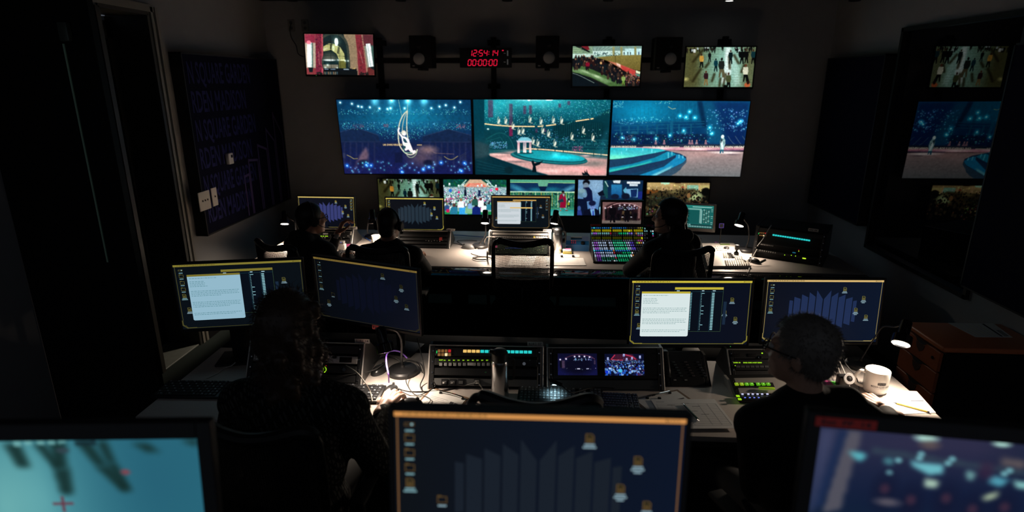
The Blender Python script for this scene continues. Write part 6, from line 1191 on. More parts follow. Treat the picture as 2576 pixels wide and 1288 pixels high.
# right end: paper, pencil, mug
T, mk, bl, c = sheet('brightly lit printed page at the right end of the middle row', [cD(640, 925), cD(1040, 940), cD(1262, 1190), cD(690, 1210)], ZP)
for k in range(10): mk('page_emblem', .20 + k * .026, .04, .212 + k * .026, .12, INK)
mk('print_bar', .62, .235, .97, .250, LGREY); mk('print_bar', .62, .325, .97, .338, LGREY); mk('print_bar', .64, .46, .96, .49, INK); mk('print_bar', .05, .42, .60, .44, LGREY)
pen('yellow pencil with black stripes lying on the bright page', cD(768, 1068), cD(1190, 1182), .0038, ZP + .0015, mat('pencil_yellow', (.62, .44, .06), .4), INK, 'pencil', True)
mb = on(*cD(548, 935)); MUG = mat('mug_glaze', (.78, .76, .72), .18, spec=.5); mr = .0535; mh = PY(*cD(600, 690), mb.y).z - DZ - .004
T = thing('coffee_mug', 'white mug with a printed emblem and lettering beside the bright page', 'mug', mb)
obj('cup', G().lathe([(mr * .80, 0), (mr * .92, .006), (mr, .02), (mr, mh), (mr * .98, mh + .003), (mr * .93, mh), (mr * .93, .03), (mr * .85, .012), (0, .010)], 48), MUG, T)
ha = radians(168); hd_ = Vector((cos(ha), sin(ha), 0)); obj('handle', G().tube([hd_ * mr * .97 + Vector((0, 0, mh * .86)), hd_ * mr * 1.35 + Vector((0, 0, mh * .90)), hd_ * mr * 1.72 + Vector((0, 0, mh * .62)), hd_ * mr * 1.6 + Vector((0, 0, mh * .30)), hd_ * mr * .98 + Vector((0, 0, mh * .16))], .0075, 10, smooth=6), MUG, T)
def wrap(g, r, a0, z0):
    g.v = [(r * cos(a0 + v[0] / r), r * sin(a0 + v[0] / r), z0 + v[2]) for v in g.v]; return g
A0 = radians(-92)
g = text_g('MADISON SQUARE GARDEN', .0135, Matrix.Identity(4), fit=.088); obj('mug_lettering', wrap(g, mr + .0006, A0, mh * .42), INK, T)
g = G(); [g.box((-.028 + k * .0062, 0, 0), (.0045, .001, .0022)) for k in range(10)]; obj('mug_small_print', wrap(g, mr + .0006, A0, mh * .33), LGREY, T)
for k in range(10):
    s_ = (k - 4.5) * .0038; hh = .009 + .004 * (1 - abs(abs(k - 4.5) - 1.2) / 4); g = G().box((s_, 0, 0), (.0029, .001, hh * 1.3)); obj('emblem_bar', wrap(g, mr + .0006, A0, mh * .57), INK, T)
# box with sticky notes, black adapter with ring
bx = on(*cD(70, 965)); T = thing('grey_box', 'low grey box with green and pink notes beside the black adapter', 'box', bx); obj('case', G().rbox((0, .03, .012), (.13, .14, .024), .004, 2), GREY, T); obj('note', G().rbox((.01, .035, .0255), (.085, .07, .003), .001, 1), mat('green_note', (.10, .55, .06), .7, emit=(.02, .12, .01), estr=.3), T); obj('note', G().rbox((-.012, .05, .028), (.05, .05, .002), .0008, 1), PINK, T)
ab = on(*cD(165, 930)); T = thing('webcam_hub', 'black upright hub with a pale ring left of the mug', 'hub', ab); obj('body', G().rbox((0, 0, .04), (.05, .045, .08), .008, 2), BLK, T)
M_ = Matrix.Translation((.012, -.024, .075)) @ Matrix.Rotation(radians(60), 4, 'X'); obj('ring', G().lathe([(.013, 0), (.025, 0), (.027, .004), (.025, .009), (.014, .009), (.013, 0)], 32, M_, False), mat('ring_grey', (.55, .55, .55), .35), T); obj('cap', G().lathe([(.013, .002), (.010, .008), (0, .010)], 20, M_), BLK, T)
def cable(label, pts, r, m, sm=6, name='cable'):
    c = Vector(pts[0]); o = obj(name, G().tube([Vector(p) - c for p in pts], r, 7, smooth=sm), m, None, label, 'cable'); o.location = c; return o
def onz(q, dz=.004): p = PZ(*q, DZ + dz); return p
CBL = mat('cable_black', (.012, .012, .013), .5); CBG = mat('cable_grey', (.30, .27, .24), .5); CBW = mat('cable_pale', (.55, .52, .48), .5); CBP = mat('cable_purple', (.22, .10, .55), .5); CBB = mat('cable_blue', (.03, .12, .5), .5)
cable('pale looped cable hanging beside the black hub', [PY(*cD(130, 560), 2.72), PY(*cD(150, 600), 2.70), PY(*cD(215, 750), 2.64), onz(cD(260, 880), .03), onz(cD(330, 960)), onz(cD(450, 1035))], .0028, CBW)
cable('second pale cable crossing behind the hub', [PY(*cD(190, 565), 2.74), PY(*cD(230, 640), 2.70), onz(cD(330, 760), .05), onz(cD(370, 880), .01), onz(cD(360, 960)), onz(cD(385, 1010))], .0026, CBL)
cable('grey cable looping down from the monitor to the hub', [PY(*cD(120, 590), 2.70), PY(*cD(140, 700), 2.66), onz(cD(200, 860), .03), onz(cD(290, 990))], .0026, CBW)
cable('purple cable arching from the desk to the mouse', [PY(*c1(1030, 275), 2.66), PY(*c1(960, 215), 2.64), PY(*c1(880, 205), 2.62), PY(*c1(832, 240), 2.58), PY(*c1(828, 330), 2.52), PY(*c1(848, 440), 2.47), onz(c1(852, 515), .03)], .0036, CBP)
cable('grey cord running over the keyboard of the woman', [R1.F @ Vector((R1.uv(*c1(445, 350))[0], -.02, R1.uv(*c1(445, 350))[1])), PY(*c1(540, 420), 2.45), PY(*c1(620, 520), 2.40), onz(c1(670, 610), .03), onz(c1(690, 700), .022)], .0028, CBG)
cable('thin black cord between the left rack and the flask', [R1.F @ Vector((R1.uv(*c1(150, 455))[0], -.015, R1.uv(*c1(150, 455))[1])), R1.F @ Vector((R1.uv(*c1(400, 450))[0], -.03, R1.uv(*c1(400, 450))[1])), onz(c1(680, 400), .05), onz(c1(800, 330), .06)], .0022, CBL)
cable('black cord curling along the front of the middle racks', [onz(c1(900, 560)), onz(c1(1040, 600)), onz(c1(1200, 605)), onz(c1(1400, 590)), onz(c1(1560, 555), .008), PY(*c1(1700, 520), 2.49)], .003, CBL)
cable('thin black cord looping on the clipboard', [onz(c1(960, 590)), onz(c1(1060, 640)), onz(c1(1180, 640), .01), onz(c1(1260, 680), .012), onz(c1(1240, 720), .012)], .002, CBL)
cable('black cord hanging in loops right of the tangled lamp', [PY(*c1(1130, 80), 2.70), PY(*c1(1160, 200), 2.64), PY(*c1(1190, 330), 2.58), onz(c1(1200, 440), .04), onz(c1(1160, 540), .01), onz(c1(1180, 600))], .003, CBL)
cable('black cord coiled behind the tangled lamp', [onz(c1(700, 330), .02), onz(c1(780, 270), .04), onz(c1(880, 265), .05), onz(c1(960, 310), .03), onz(c1(920, 360), .01), onz(c1(1040, 300), .03), onz(c1(1140, 330), .02), onz(c1(1180, 420), .01)], .003, CBL)
cable('black plug lead lying beside the middle rack', [onz(c1(1060, 420), .02), onz(c1(1020, 500), .02), onz(c1(1070, 600), .006), onz(c1(1150, 640), .006), onz(c1(1300, 560), .01), R2.F @ Vector((R2.uv(*c1(1300, 500))[0], -.03, R2.uv(*c1(1300, 500))[1]))], .0022, CBL)
cable('grey lead from the middle rack to the flask', [R2.F @ Vector((R2.uv(*c1(1720, 500))[0], -.03, R2.uv(*c1(1720, 500))[1])), onz(c1(1760, 560), .02), onz(c1(1785, 605)), onz(c1(1830, 590))], .0028, CBG)
cable('pale cord on the dark left end of the middle row', [onz((520, 952)), onz((545, 940)), onz((565, 926)), onz((582, 920), .02), PY(592, 912, 2.66)], .0025, CBW)
# drawer pedestal at the right wall
WOOD = mat('cherry_wood', (.42, .12, .05), .45, spec=.35, noise=.18, nscale=9); PTOP = mat('cherry_top', (.62, .20, .085), .4, noise=.12, nscale=7); DRG = mat('drawer_groove', (.02, .018, .018), .5)
px0, px1, py0, py1, pz = 2.185, 2.735, 3.10, 3.46, .75
T = thing('drawer_pedestal', 'cherry wood drawer pedestal with curved pulls at the right wall', 'cabinet', ((px0 + px1) / 2, (py0 + py1) / 2, 0)); w, d = px1 - px0, py1 - py0
obj('carcass', G().rbox((.008, 0, .36), (w - .02, d - .004, .70), .003, 1), BLKM, T); obj('top', G().rbox((0, 0, pz - .016), (w + .01, d + .01, .032), .010, 3), PTOP, T)
zs = [pz - .034] + [PX(x, y, px0).z for x, y in ((2314, 904), (2303, 955))] + [.30, .04]
for k in range(4):
    z1, z0 = zs[k] - .004, zs[k + 1] + .004; dr_ = obj('drawer', G().rbox((-w / 2 + .0, 0, (z0 + z1) / 2), (.018, d - .008, z1 - z0), .003, 1), WOOD, T)
    obj('pull', G().prism([(-.075, .004), (-.05, 0), (-.035, -.014), (0, -.020), (.035, -.014), (.05, 0), (.075, .004)], .008, Matrix.Translation((-w / 2 - .010, 0, z1 - .002)) @ Matrix.Rotation(-pi / 2, 4, 'Z')), mat('pull_metal', (.35, .36, .38), .3, .9), dr_)
    obj('finger_recess', G().prism([(-.04, 0), (-.03, -.03), (0, -.05), (.03, -.03), (.04, 0)], .001, Matrix.Translation((-w / 2 - .0105, 0, z1 - .02)) @ Matrix.Rotation(-pi / 2, 4, 'Z')), mat('recess_dark', (.06, .02, .012), .6), dr_)
obj('lock', G().lathe([(.009, 0), (.009, .004), (0, .005)], 16, Matrix.Translation((-w / 2 - .009, -d / 2 + .06, zs[0] - .055)) @ Matrix.Rotation(-pi / 2, 4, 'Y')), BLK, T)
T, mk, bl, c = sheet('printed sheet with a dark band lying on the drawer pedestal', [cD(1400, 150), cD(1930, 157), cD(2150, 318), cD(1720, 314)], pz + .001)
mk('print_bar', .72, .04, .77, .95, INK)
for k in range(6): mk('print_line', .10 + k * .1, .08, .105 + k * .1, .9, mat('yellow_print', (.6, .62, .2), .8) if k % 2 else LGREY)
for k in range(3): mk('print_bar', .84 + k * .04, .5, .86 + k * .04, .92, INK)

# ------------------------------------------------------------------ things on the front row
def cF(x, y): return 1470 + x / 5.99, 500 + y / 5.99
SW = Rack('large vision mixer panel with rows of coloured lit buttons', on(1493, 662), on(1668, 664), (1560, 568), .30, .38, side=BLK, edge=None, name='vision_mixer', cat='control panel', group=None)
SW.plate('face', 1490, 570, 1660, 660, mat('mixer_face', (.012, .012, .014), .35), .006)
Vb, Fb, Cb = [], [], []
PAL = {'b': (38, 118, 190), 'c': (70, 225, 245), 't': (160, 140, 80), 'd': (50, 52, 56), 'g': (20, 176, 112), 'h': (120, 225, 190), 'G': (70, 220, 165), 'k': (28, 110, 84), 'w': (176, 196, 226), 'W': (240, 250, 255), 'p': (176, 104, 222), 'P': (108, 56, 160), 'v': (104, 84, 210), 'V': (150, 140, 255), 'r': (190, 46, 70), 'o': (222, 150, 90), 'y': (225, 215, 80), 'm': (150, 66, 134), 's': (112, 168, 172), 'n': (110, 190, 90), 'x': (96, 100, 112)}
rows = [(448, 18, 'bcbbb bbbbt bbbbb bbddd ddttn', 20), (530, 26, 'sppss ssssr dddgg ggsvV dosss', 22), (560, 18, 'ddddd ddddd ddddd ddddd ddmmm', 20), (637, 22, 'dxxxx xxxxx kkkkk xxxxx ddmmm', 22), (672, 24, 'wppww wwdww GGGGG Gwwvv dnyow', 22), (710, 22, 'wppww wwdww GGGGG Gwwvv ddddd', 22), (748, 15, 'wppww wwdww GGGGG Gwwvv ddddd', 24), (767, 15, 'wppww wwdww GGGGG Gwwvv ddddd', 24), (790, 16, 'cbbbb bbbbo bbbbb bbddd ddddd', 24), (822, 20, 'wppww wwwwr dddgg ggWdd ddddd', 22), (856, 15, 'wppww wwwww GGGGG GWodd ddddd', 24), (874, 15, 'wppww wwWww GGGGG GWodd ddddd', 24), (898, 14, 'xPPkk kkkkr kkkkk kkkrd ddddd', 20), (921, 14, 'xPPkk kkkkk ggggg ggkkd ddddd', 20), (943, 13, 'xPPss ssdWs ggggg grndd ddddd', 24), (960, 13, 'xPPss ssdWs ggggg grndd ddddd', 24)]
def btn(px, py, hw, hh, col, gain=1., z=.010):
    c = [SW.M @ Vector((*0 * Vector((0, 0)), 0))] if False else None
    u0, v1 = SW.uv(px - hw, py - hh); u1, v0 = SW.uv(px + hw, py + hh); n = len(Vb); cl = (*[x * gain for x in lin(col)], 1); dk = (*[x * gain * .25 for x in lin(col)], 1)
    for (u, v) in ((u0, v0), (u1, v0), (u1, v1), (u0, v1)): Vb.append(tuple(SW.M @ Vector((u, -.006, v)))); Cb.append(dk)
    i = .12 * (u1 - u0)
    for (u, v) in ((u0 + i, v0 + i), (u1 - i, v0 + i), (u1 - i, v1 - i), (u0 + i, v1 - i)): Vb.append(tuple(SW.M @ Vector((u, -z, v)))); Cb.append(cl)
    Fb.append((n + 4, n + 5, n + 6, n + 7))
    for a in range(4): Fb.append((n + a, n + (a + 1) % 4, n + 4 + (a + 1) % 4, n + 4 + a))
rr = random.Random(8)
for y, h, pat, w in rows:
    sh = max(0, y - 637) * .19; sc = 1 + max(0, y - 637) * .00028
    for gi, grp in enumerate(pat.split()):
        for k, ch in enumerate(grp):
            px, py = cF((115 + gi * 158.5 + k * 30.5) * sc + sh, y); btn(px, py, w / 2 / 5.99, h / 2 / 5.99, PAL[ch], rr.uniform(.55, 1.))
for y, bright in ((487, 1), (597, 0)):
    for gi in range(5):
        for k in range(5):
            px, py = cF(120 + gi * 158.5 + k * 28, y)
            if bright: btn(px, py, 2.3, 2.8, (170, 160, 10), .75, .007); btn(px, py + 1.2, 1.8, .8, (30, 30, 0), .6, .0075)
            else: btn(px, py, 2.2, 2.8, (96, 100, 6), .45, .007); btn(px, py, 1.7, 1.0, (6, 6, 2), .5, .0075)
btn(*cF(866, 600), 2.3, 2.8, (200, 200, 20), .9, .0078); btn(*cF(675, 492), 2., 1.8, (230, 220, 40), .9, .0078)
for x, y, ch in ((910, 457, 's'), (910, 495, 's'), (940, 495, 's'), (1000, 497, 's'), (1030, 497, 'W'), (1030, 535, 'c'), (910, 535, 'd'), (940, 537, 'd'), (1033, 565, 'm'), (910, 600, 'd'), (945, 600, 'd'), (910, 640, 'd'), (910, 562, 'd')): btn(*cF(x, y), 1.8, 1.7, PAL[ch], .8)
obj('lit_buttons', col_mesh('lit_buttons', np.array(Vb), Fb, np.array(Cb)), M_KEYS, SW.T, kind='stuff')
obj('red_label', G().rbox((SW.uv(*cF(165, 406))[0], -.008, SW.uv(*cF(165, 406))[1]), (.085, .004, .014), .001, 1, SW.M), REDT, SW.T); obj('magenta_label', G().rbox((SW.uv(*cF(1000, 412))[0] - .01, -.008, SW.uv(*cF(1000, 412))[1]), (.05, .004, .016), .001, 1, SW.M), mat('magenta_tape', (.5, .02, .2), .7), SW.T)
obj('palm_rest', G().rbox((SW.w / 2, -.008, .004), (SW.w + .01, .016, .016), .006, 2, SW.M), BLK, SW.T)
# pale camera control panel
zt = DZ + .040; T = thing('control_desk_panel', 'pale control panel with white keys and a black joystick', 'control panel', on(1828, 642)); o = Vector(T.location)
cor = [PZ(1766, 612, zt), PZ(1846, 611, zt), PZ(1890, 668, zt - .02), PZ(1780, 669, zt - .02)]; g = G(); vs = [p - o for p in cor] + [Vector((p.x - o.x, p.y - o.y, 0)) for p in cor]; g.add(vs, [(3, 2, 1, 0), (4, 5, 6, 7)] + [(i, (i + 1) % 4, 4 + (i + 1) % 4, 4 + i) for i in range(4)]); obj('housing', g, mat('panel_pale', (.50, .46, .42), .5), T, smooth=0)
nn = (cor[1] - cor[3]).cross(cor[0] - cor[2]).normalized(); nn = nn if nn.z > 0 else -nn
def pp(q): return hit(*q, cor[0], nn) - o
PK = basis((0, 0, 0), cor[1] - cor[0], nn)
def pkey(name, q, w, d, h, m, rnd=.002, par=None): p = pp(q); return obj(name, G().rbox((0, 0, h / 2), (w, d, h), rnd, 1, Matrix.Translation(p) @ PK.to_3x3().to_4x4()), m, par or T)
KW = mat('key_white', (.80, .76, .68), .45); g = G()
def kadd(q, w=.012, d=.012): g.rbox((0, 0, .005), (w, d, .010), .003, 1, Matrix.Translation(pp(q)) @ PK.to_3x3().to_4x4())
for r in range(5):
    for k in range(11): kadd(cC(200 + k * 45 + r * 6, 945 + r * 20))
for r in range(4):
    for k in range(3): kadd(cC(160 + k * 42 + r * 6, 790 + r * 28))
for r in range(3):
    for k in range(4): kadd(cC(395 + k * 42 + r * 8, 860 + r * 28))
for r in range(3):
    for k in range(6): kadd(cC(10 + k * 36 + r * 16, 655 + r * 34), .010, .016)
obj('white_keys', g, KW, T, kind='stuff')
for k in range(4): pkey('fader', cC(290 + k * 20, 795 + k * 28), .030, .006, .012, BLK); pkey('fader_knob', cC(240 + k * 18, 800 + k * 26), .008, .012, .016, BLK)
pkey('green_display', cC(190, 605), .085, .030, .004, mat('green_grid', (.10, .16, .03), .5, emit=(.03, .06, .005), estr=.5)); pkey('violet_tape', cC(15, 560), .03, .02, .003, mat('violet_tape', (.25, .06, .3), .7)); pkey('t_bar', cC(590, 950), .010, .05, .012, BLK)
p = pp(cC(420, 790)); obj('joystick', G().lathe([(.022, 0), (.020, .012), (.010, .020), (.008, .030), (.017, .036), (.018, .070), (.014, .076), (0, .078)], 24, Matrix.Translation(p)), BLK, T); p = pp(cC(220, 690)); obj('jog_wheel', G().lathe([(.024, 0), (.024, .012), (.020, .016), (0, .014)], 28, Matrix.Translation(p)), DARKM, T)
mouse('black trackball mouse in front of the right end rack', on(*cC(775, 965)), .6, 1.0, MBK); mouse('grey mouse left of the front row lamp', on(1177, 625), 1.2, 1.1, mat('mouse_grey', (.12, .12, .12), .4))
cable('pale cord trailing over the front edge at the right end', [PY(*cC(1130, 215), 4.75), PY(*cC(1060, 330), 4.72), PY(*cC(960, 500), 4.70), PY(*cC(850, 640), 4.68)], .0045, CBG, name='gooseneck_microphone')
cable('pale cord hanging off the worktop beside the trackball', [PZ(*cC(840, 700), DZ + .10), onz(cC(740, 880), .05), onz(cC(690, 1000), .01), PY(*cC(670, 1150), 4.45), PY(*cC(570, 1260), 4.42)], .003, CBW)
cable('thick black cord casting a loop under the right end rack', [onz(cC(1010, 910), .006), onz(cC(930, 945), .006), onz(cC(860, 985), .006)], .006, CBL)
# blue talkback box, note pad, papers, cup
b0 = on(1452, 626); T = thing('talkback_box', 'blue box with a small display and red lights left of the mixer', 'box', b0, -.05)
M_ = Matrix.Rotation(radians(18), 4, 'X'); BLU = mat('blue_box', (.02, .16, .42), .4); obj('case', G().prism([(-.075, 0), (-.075, .055), (-.045, .085), (.075, .095), (.075, 0)], .20, Matrix.Translation((-.10, 0, 0)) @ Matrix.Rotation(-pi / 2, 4, 'Z') @ Matrix.Scale(-1, 4, (1, 0, 0))), BLU, T)
obj('display', G().rbox((-.01, .035, .095), (.10, .03, .008), .002, 1, Matrix.Rotation(radians(4), 4, 'X')), IVORY, T); obj('knob', G().lathe([(.017, 0), (.015, .012), (0, .013)], 20, Matrix.Translation((.045, -.06, .068)) @ Matrix.Rotation(radians(45), 4, 'X')), BLK, T)
for k in range(6): obj('red_light', G().rbox((-.05 + .017 * (k % 3), -.062 + .014 * (k // 3), .070 + .014 * (k // 3)), (.007, .007, .004), .001, 1, ), LEDR, T)
n0 = on(1427, 637); T = thing('note_pad', 'pad of sticky notes with a pink sheet on top', 'note pad', n0); obj('yellow_block', G().rbox((0, 0, .010), (.075, .075, .02), .001, 1), mat('yellow_pad', (.55, .45, .10), .7), T); obj('white_block', G().rbox((-.003, .004, .0265), (.072, .072, .013), .001, 1), PAPER, T); obj('pink_sheet', G().rbox((.004, .010, .034), (.05, .03, .002), .0006, 1), PINK, T)
T, mk, bl, c = sheet('pale form under a clip right of the empty mesh chair', [cB(1560, 715), cB(2310, 725), cB(2370, 872), cB(1560, 875)], ZP, th=.004)
for k in range(5): mk('print_line', .12, .2 + k * .13, .85, .21 + k * .13, LGREY)
for x in (1875, 2105): obj('binder_clip', G().rbox(PZ(*cB(x, 660), DZ + .01) - Vector(T.location) + Vector((0, -.02, 0)), (.022, .03, .010), .003, 1), BLK, T)
sheet('white sheet lying behind the clipped form', [cB(1730, 640), cB(2240, 650), cB(2240, 705), cB(1740, 700)], ZP); sheet('white sheet seen through the mesh chair back', [cB(870, 672), cB(1360, 680), cB(1290, 885), cB(770, 868)], ZP)
cb = on(948, 616); T = thing('paper_cup', 'white cup with a dark print between the two left workers', 'cup', cb); obj('wall', G().lathe([(.030, 0), (.042, .085), (.0435, .088), (.041, .088), (.029, .004), (0, .004)], 32), WHITE, T)
for k in range(3): obj('print_mark', wrap(G().box((0, 0, 0), (.009, .001, .012)), .0385, radians(-95 + k * 17), .045), INK, T)
kb = on(868, 641); T = thing('calculator_keypad', 'grey keypad with black keys by the hand of the left man', 'keypad', kb, -.06); obj('case', G().rbox((0, 0, .012), (.15, .10, .022), .004, 2), mat('keypad_grey', (.40, .38, .36), .5), T); g = G()
for r in range(4):
    for k in range(6): g.rbox((-.058 + k * .0232, .034 - r * .0225, .026), (.018, .017, .008), .002, 1)
obj('keys', g, BLK, T, kind='stuff')
wb = on(858, 626); T = thing('network_box', 'small white box with a blue light on the front row rack ledge', 'box', wb); obj('case', G().rbox((0, 0, .022), (.085, .05, .044), .004, 2), WHITE, T); obj('upper_case', G().rbox((-.005, .005, .057), (.075, .045, .024), .003, 1), GREY, T); obj('blue_light', G().rbox((.01, -.019, .062), (.008, .002, .004), .001, 1), LEDB, T)
obj('sticky_note', G().rbox((0, 0, 0), (.055, .004, .045), .001, 1), PINK, None, 'pink note standing beside the small white box', 'note', loc=on(881, 627) + Vector((0, 0, .0235)))
# coiled lead with black plug
cc = on(1213, 652); T = thing('coiled_lead', 'coil of black lead with an upright plug on the front row', 'cable', cc); obj('coil', G().tube([Vector((.075 * cos(a * .7) * (1 + .06 * sin(a * 3)), .05 * sin(a * .7), .004 + .003 * (i // 9))) for i, a in enumerate([k * .5 for k in range(34)])], .003, 7, smooth=3), CBL, T); obj('plug', G().lathe([(.006, 0), (.008, .01), (.007, .06), (.004, .075), (.002, .085)], 14, Matrix.Translation((.045, -.02, .0))), BLK, T)
cable('pale lead sweeping from the front row rack past the lamp base', [PY(*cB(500, 300), 4.86), PY(*cB(400, 285), 4.88), PY(*cB(330, 330), 4.90), onz(cB(310, 440), .02), onz(cB(300, 490)), onz(cB(150, 540)), onz(cB(45, 610)), onz(cB(110, 650)), onz(cB(230, 675))], .0035, CBG)
cable('black cords bunched behind the grey mouse', [onz((1120, 622)), onz((1140, 612)), onz((1165, 617)), onz((1150, 606)), onz((1180, 604)), onz((1200, 606))], .003, CBL)
cable('blue cable along the rear of the front worktop', [onz((1115, 590), .01), onz((1160, 592), .01), onz((1215, 596), .01), onz((1235, 594), .01)], .004, CBB); cable('blue cable end behind the paper cup', [onz((913, 592), .02), onz((922, 600), .01), onz((932, 606), .006)], .004, CBB)
u0 = on(1822, 600); T = thing('usb_reader', 'small dark reader with a violet outline beside the green monitor', 'reader', Vector((PY(1815, 568, 5.15).x, 5.15, DZ + .0008))); zz = PY(1815, 568, 5.15).z - DZ; obj('stalk', G().tube([(0, 0, 0), (0, 0, zz - .02)], .004, 8), BLK, T); obj('outline', G().tube([(-.018, 0, zz - .018), (.018, 0, zz - .018), (.018, 0, zz + .018), (-.018, 0, zz + .018)], .002, 6, closed=True), mat('violet_led', (.1, .05, .3), .4, emit=(.10, .06, .30)), T); obj('body', G().rbox((0, .004, zz), (.036, .006, .036), .002, 1), BLK, T)
# ------------------------------------------------------------------ office chairs
MESHM = mat('chair_mesh', (.010, .010, .011), .8)
def make_chair(label, group):
    T = thing('office_chair', label, 'chair', (0, 0, 0), 0, group)
    g = G().ell((0, 0, 0), (.245, .235, .05), 28, 12); g.v = [(x, y * (1 - .05 * x * x), max(z, -.02) + .47) for x, y, z in g.v]; obj('seat', g, BLKM, T, smooth=60)
    W, ZT, ZB, yb = .215, 1.045, .60, -.235
    pr = [(-W * .86, ZB), (-W * .98, ZB + .10), (-W, ZT - .10), (-W * .97, ZT - .03), (-W * .80, ZT + .002), (-W * .4, ZT - .010), (0, ZT - .018), (W * .4, ZT - .010), (W * .80, ZT + .002), (W * .97, ZT - .03), (W, ZT - .10), (W * .98, ZB + .10), (W * .86, ZB)]
    yc = lambda x, z: yb - .05 * (z - .6) + .06 * (abs(x) / W) ** 2
    obj('back_frame', G().tube([(x, yc(x, z), z) for x, z in pr], [.015] * 4 + [.024] * 5 + [.015] * 4, 10, smooth=5), BLK, T)
    g = G(); n = 44
    for i in range(n + 1):
        x = -W * .93 + 2 * W * .93 * i / n; g.tube([(x, yc(x, z), z) for z in [ZB + (ZT - .03 - ZB) * k / 6 for k in range(7)]], .0017, 4)
    m = 52
    for i in range(m + 1):
        z = ZB + (ZT - .03 - ZB) * i / m; g.tube([(x, yc(x, z), z) for x in [-W * .95 + 2 * W * .95 * k / 8 for k in range(9)]], .0017, 4)
    obj('back_mesh', g, MESHM, T, kind='stuff', smooth=0)
    obj('lower_back_panel', G().rbox((0, yb + .012, .66), (W * 1.86, .012, .20), .006, 2), BLKM, T)
    obj('back_post', G().tube([(0, -.10, .44), (0, yb - .03, .46), (0, yb - .035, .60), (0, yb - .01, .70)], .020, 10, smooth=5), BLK, T)
    for s in (-1, 1):
        a = obj('armrest', G().tube([(s * .22, -.02, .45), (s * .265, -.02, .47), (s * .27, -.02, .62), (s * .27, 0, .645)], .013, 8, smooth=4), BLK, T); obj('arm_pad', G().rbox((s * .27, .03, .655), (.065, .22, .022), .009, 2), RUBBER, a)
    obj('gas_column', G().lathe([(.03, .10), (.03, .26), (.018, .26), (.018, .43), (.06, .44)], 16), DARKM, T)
    for k in range(5):
        a = 2 * pi * k / 5 + .3; l = obj('base_leg', G().tube([(0, 0, .115), (.16 * cos(a), .16 * sin(a), .105), (.28 * cos(a), .28 * sin(a), .075)], [.026, .020, .014], 8), BLK, T)
        obj('caster', G().lathe([(.020, -.012), (.027, -.010), (.027, .010), (.020, .012)], 14, Matrix.Translation((.28 * cos(a), .28 * sin(a), .028)) @ Matrix.Rotation(a, 4, 'Z') @ Matrix.Rotation(pi / 2, 4, 'X')), RUBBER, l)
    return T
CG = 'black mesh-back office chairs'
ch0 = make_chair('empty black mesh chair at the middle of the front row', CG)
p = PY(1313, 610, 4.08); ch0.location = (p.x, 4.32, 0); ch0.rotation_euler = (0, 0, .02)
def chair_at(label, x, y, rz, sc=1.):
    c = copy_tree(ch0); c['label'] = label; c.location = (x, y, 0); c.rotation_euler = (0, 0, rz); c.scale = (sc,) * 3; return c

# ------------------------------------------------------------------ people
def remesh(prims, vox, smooth=6):
    g = G()
    for p in prims:
        if p[0] == 'c':
            _, a, b, ra, rb = p; a, b = Vector(a), Vector(b); d = b - a; L = d.length
            if L < 1e-5: g.ell(a, (ra,) * 3, 14, 8); continue
            M = basis(a, d.orthogonal(), d); prof = [(0, -ra)] + [(ra * sin(t), -ra * cos(t)) for t in (.5, 1., 1.5)] + [(rb * sin(t), L - rb * cos(t)) for t in (1.6, 2.1, 2.6)] + [(0, L + rb)]
            g.lathe(prof, 16, M, False)
        else:
            _, c, r, M = p; g.ell((0, 0, 0), r, 20, 12, Matrix.Translation(c) @ (M or Matrix.Identity(4)))
    me = g.mesh('tmp', 0); o = bpy.data.objects.new('tmp', me); COL.objects.link(o)
    m = o.modifiers.new('r', 'REMESH'); m.mode = 'VOXEL'; m.voxel_size = vox; m.use_smooth_shade = True
    if smooth: q = o.modifiers.new('s', 'SMOOTH'); q.factor = .5; q.iterations = smooth
    dg = bpy.context.evaluated_depsgraph_get(); out = bpy.data.meshes.new_from_object(o.evaluated_get(dg), depsgraph=dg)
    bpy.data.objects.remove(o); bpy.data.meshes.remove(me); out.materials.clear(); out.shade_smooth(); return out
def join(a, b):
    va = [v.co[:] for v in a.vertices]; n = len(va); fa = [tuple(p.vertices) for p in a.polygons]
    me = bpy.data.meshes.new('body'); me.from_pydata(va + [v.co[:] for v in b.vertices], [], fa + [tuple(i + n for i in p.vertices) for p in b.polygons]); me.shade_smooth(); return me
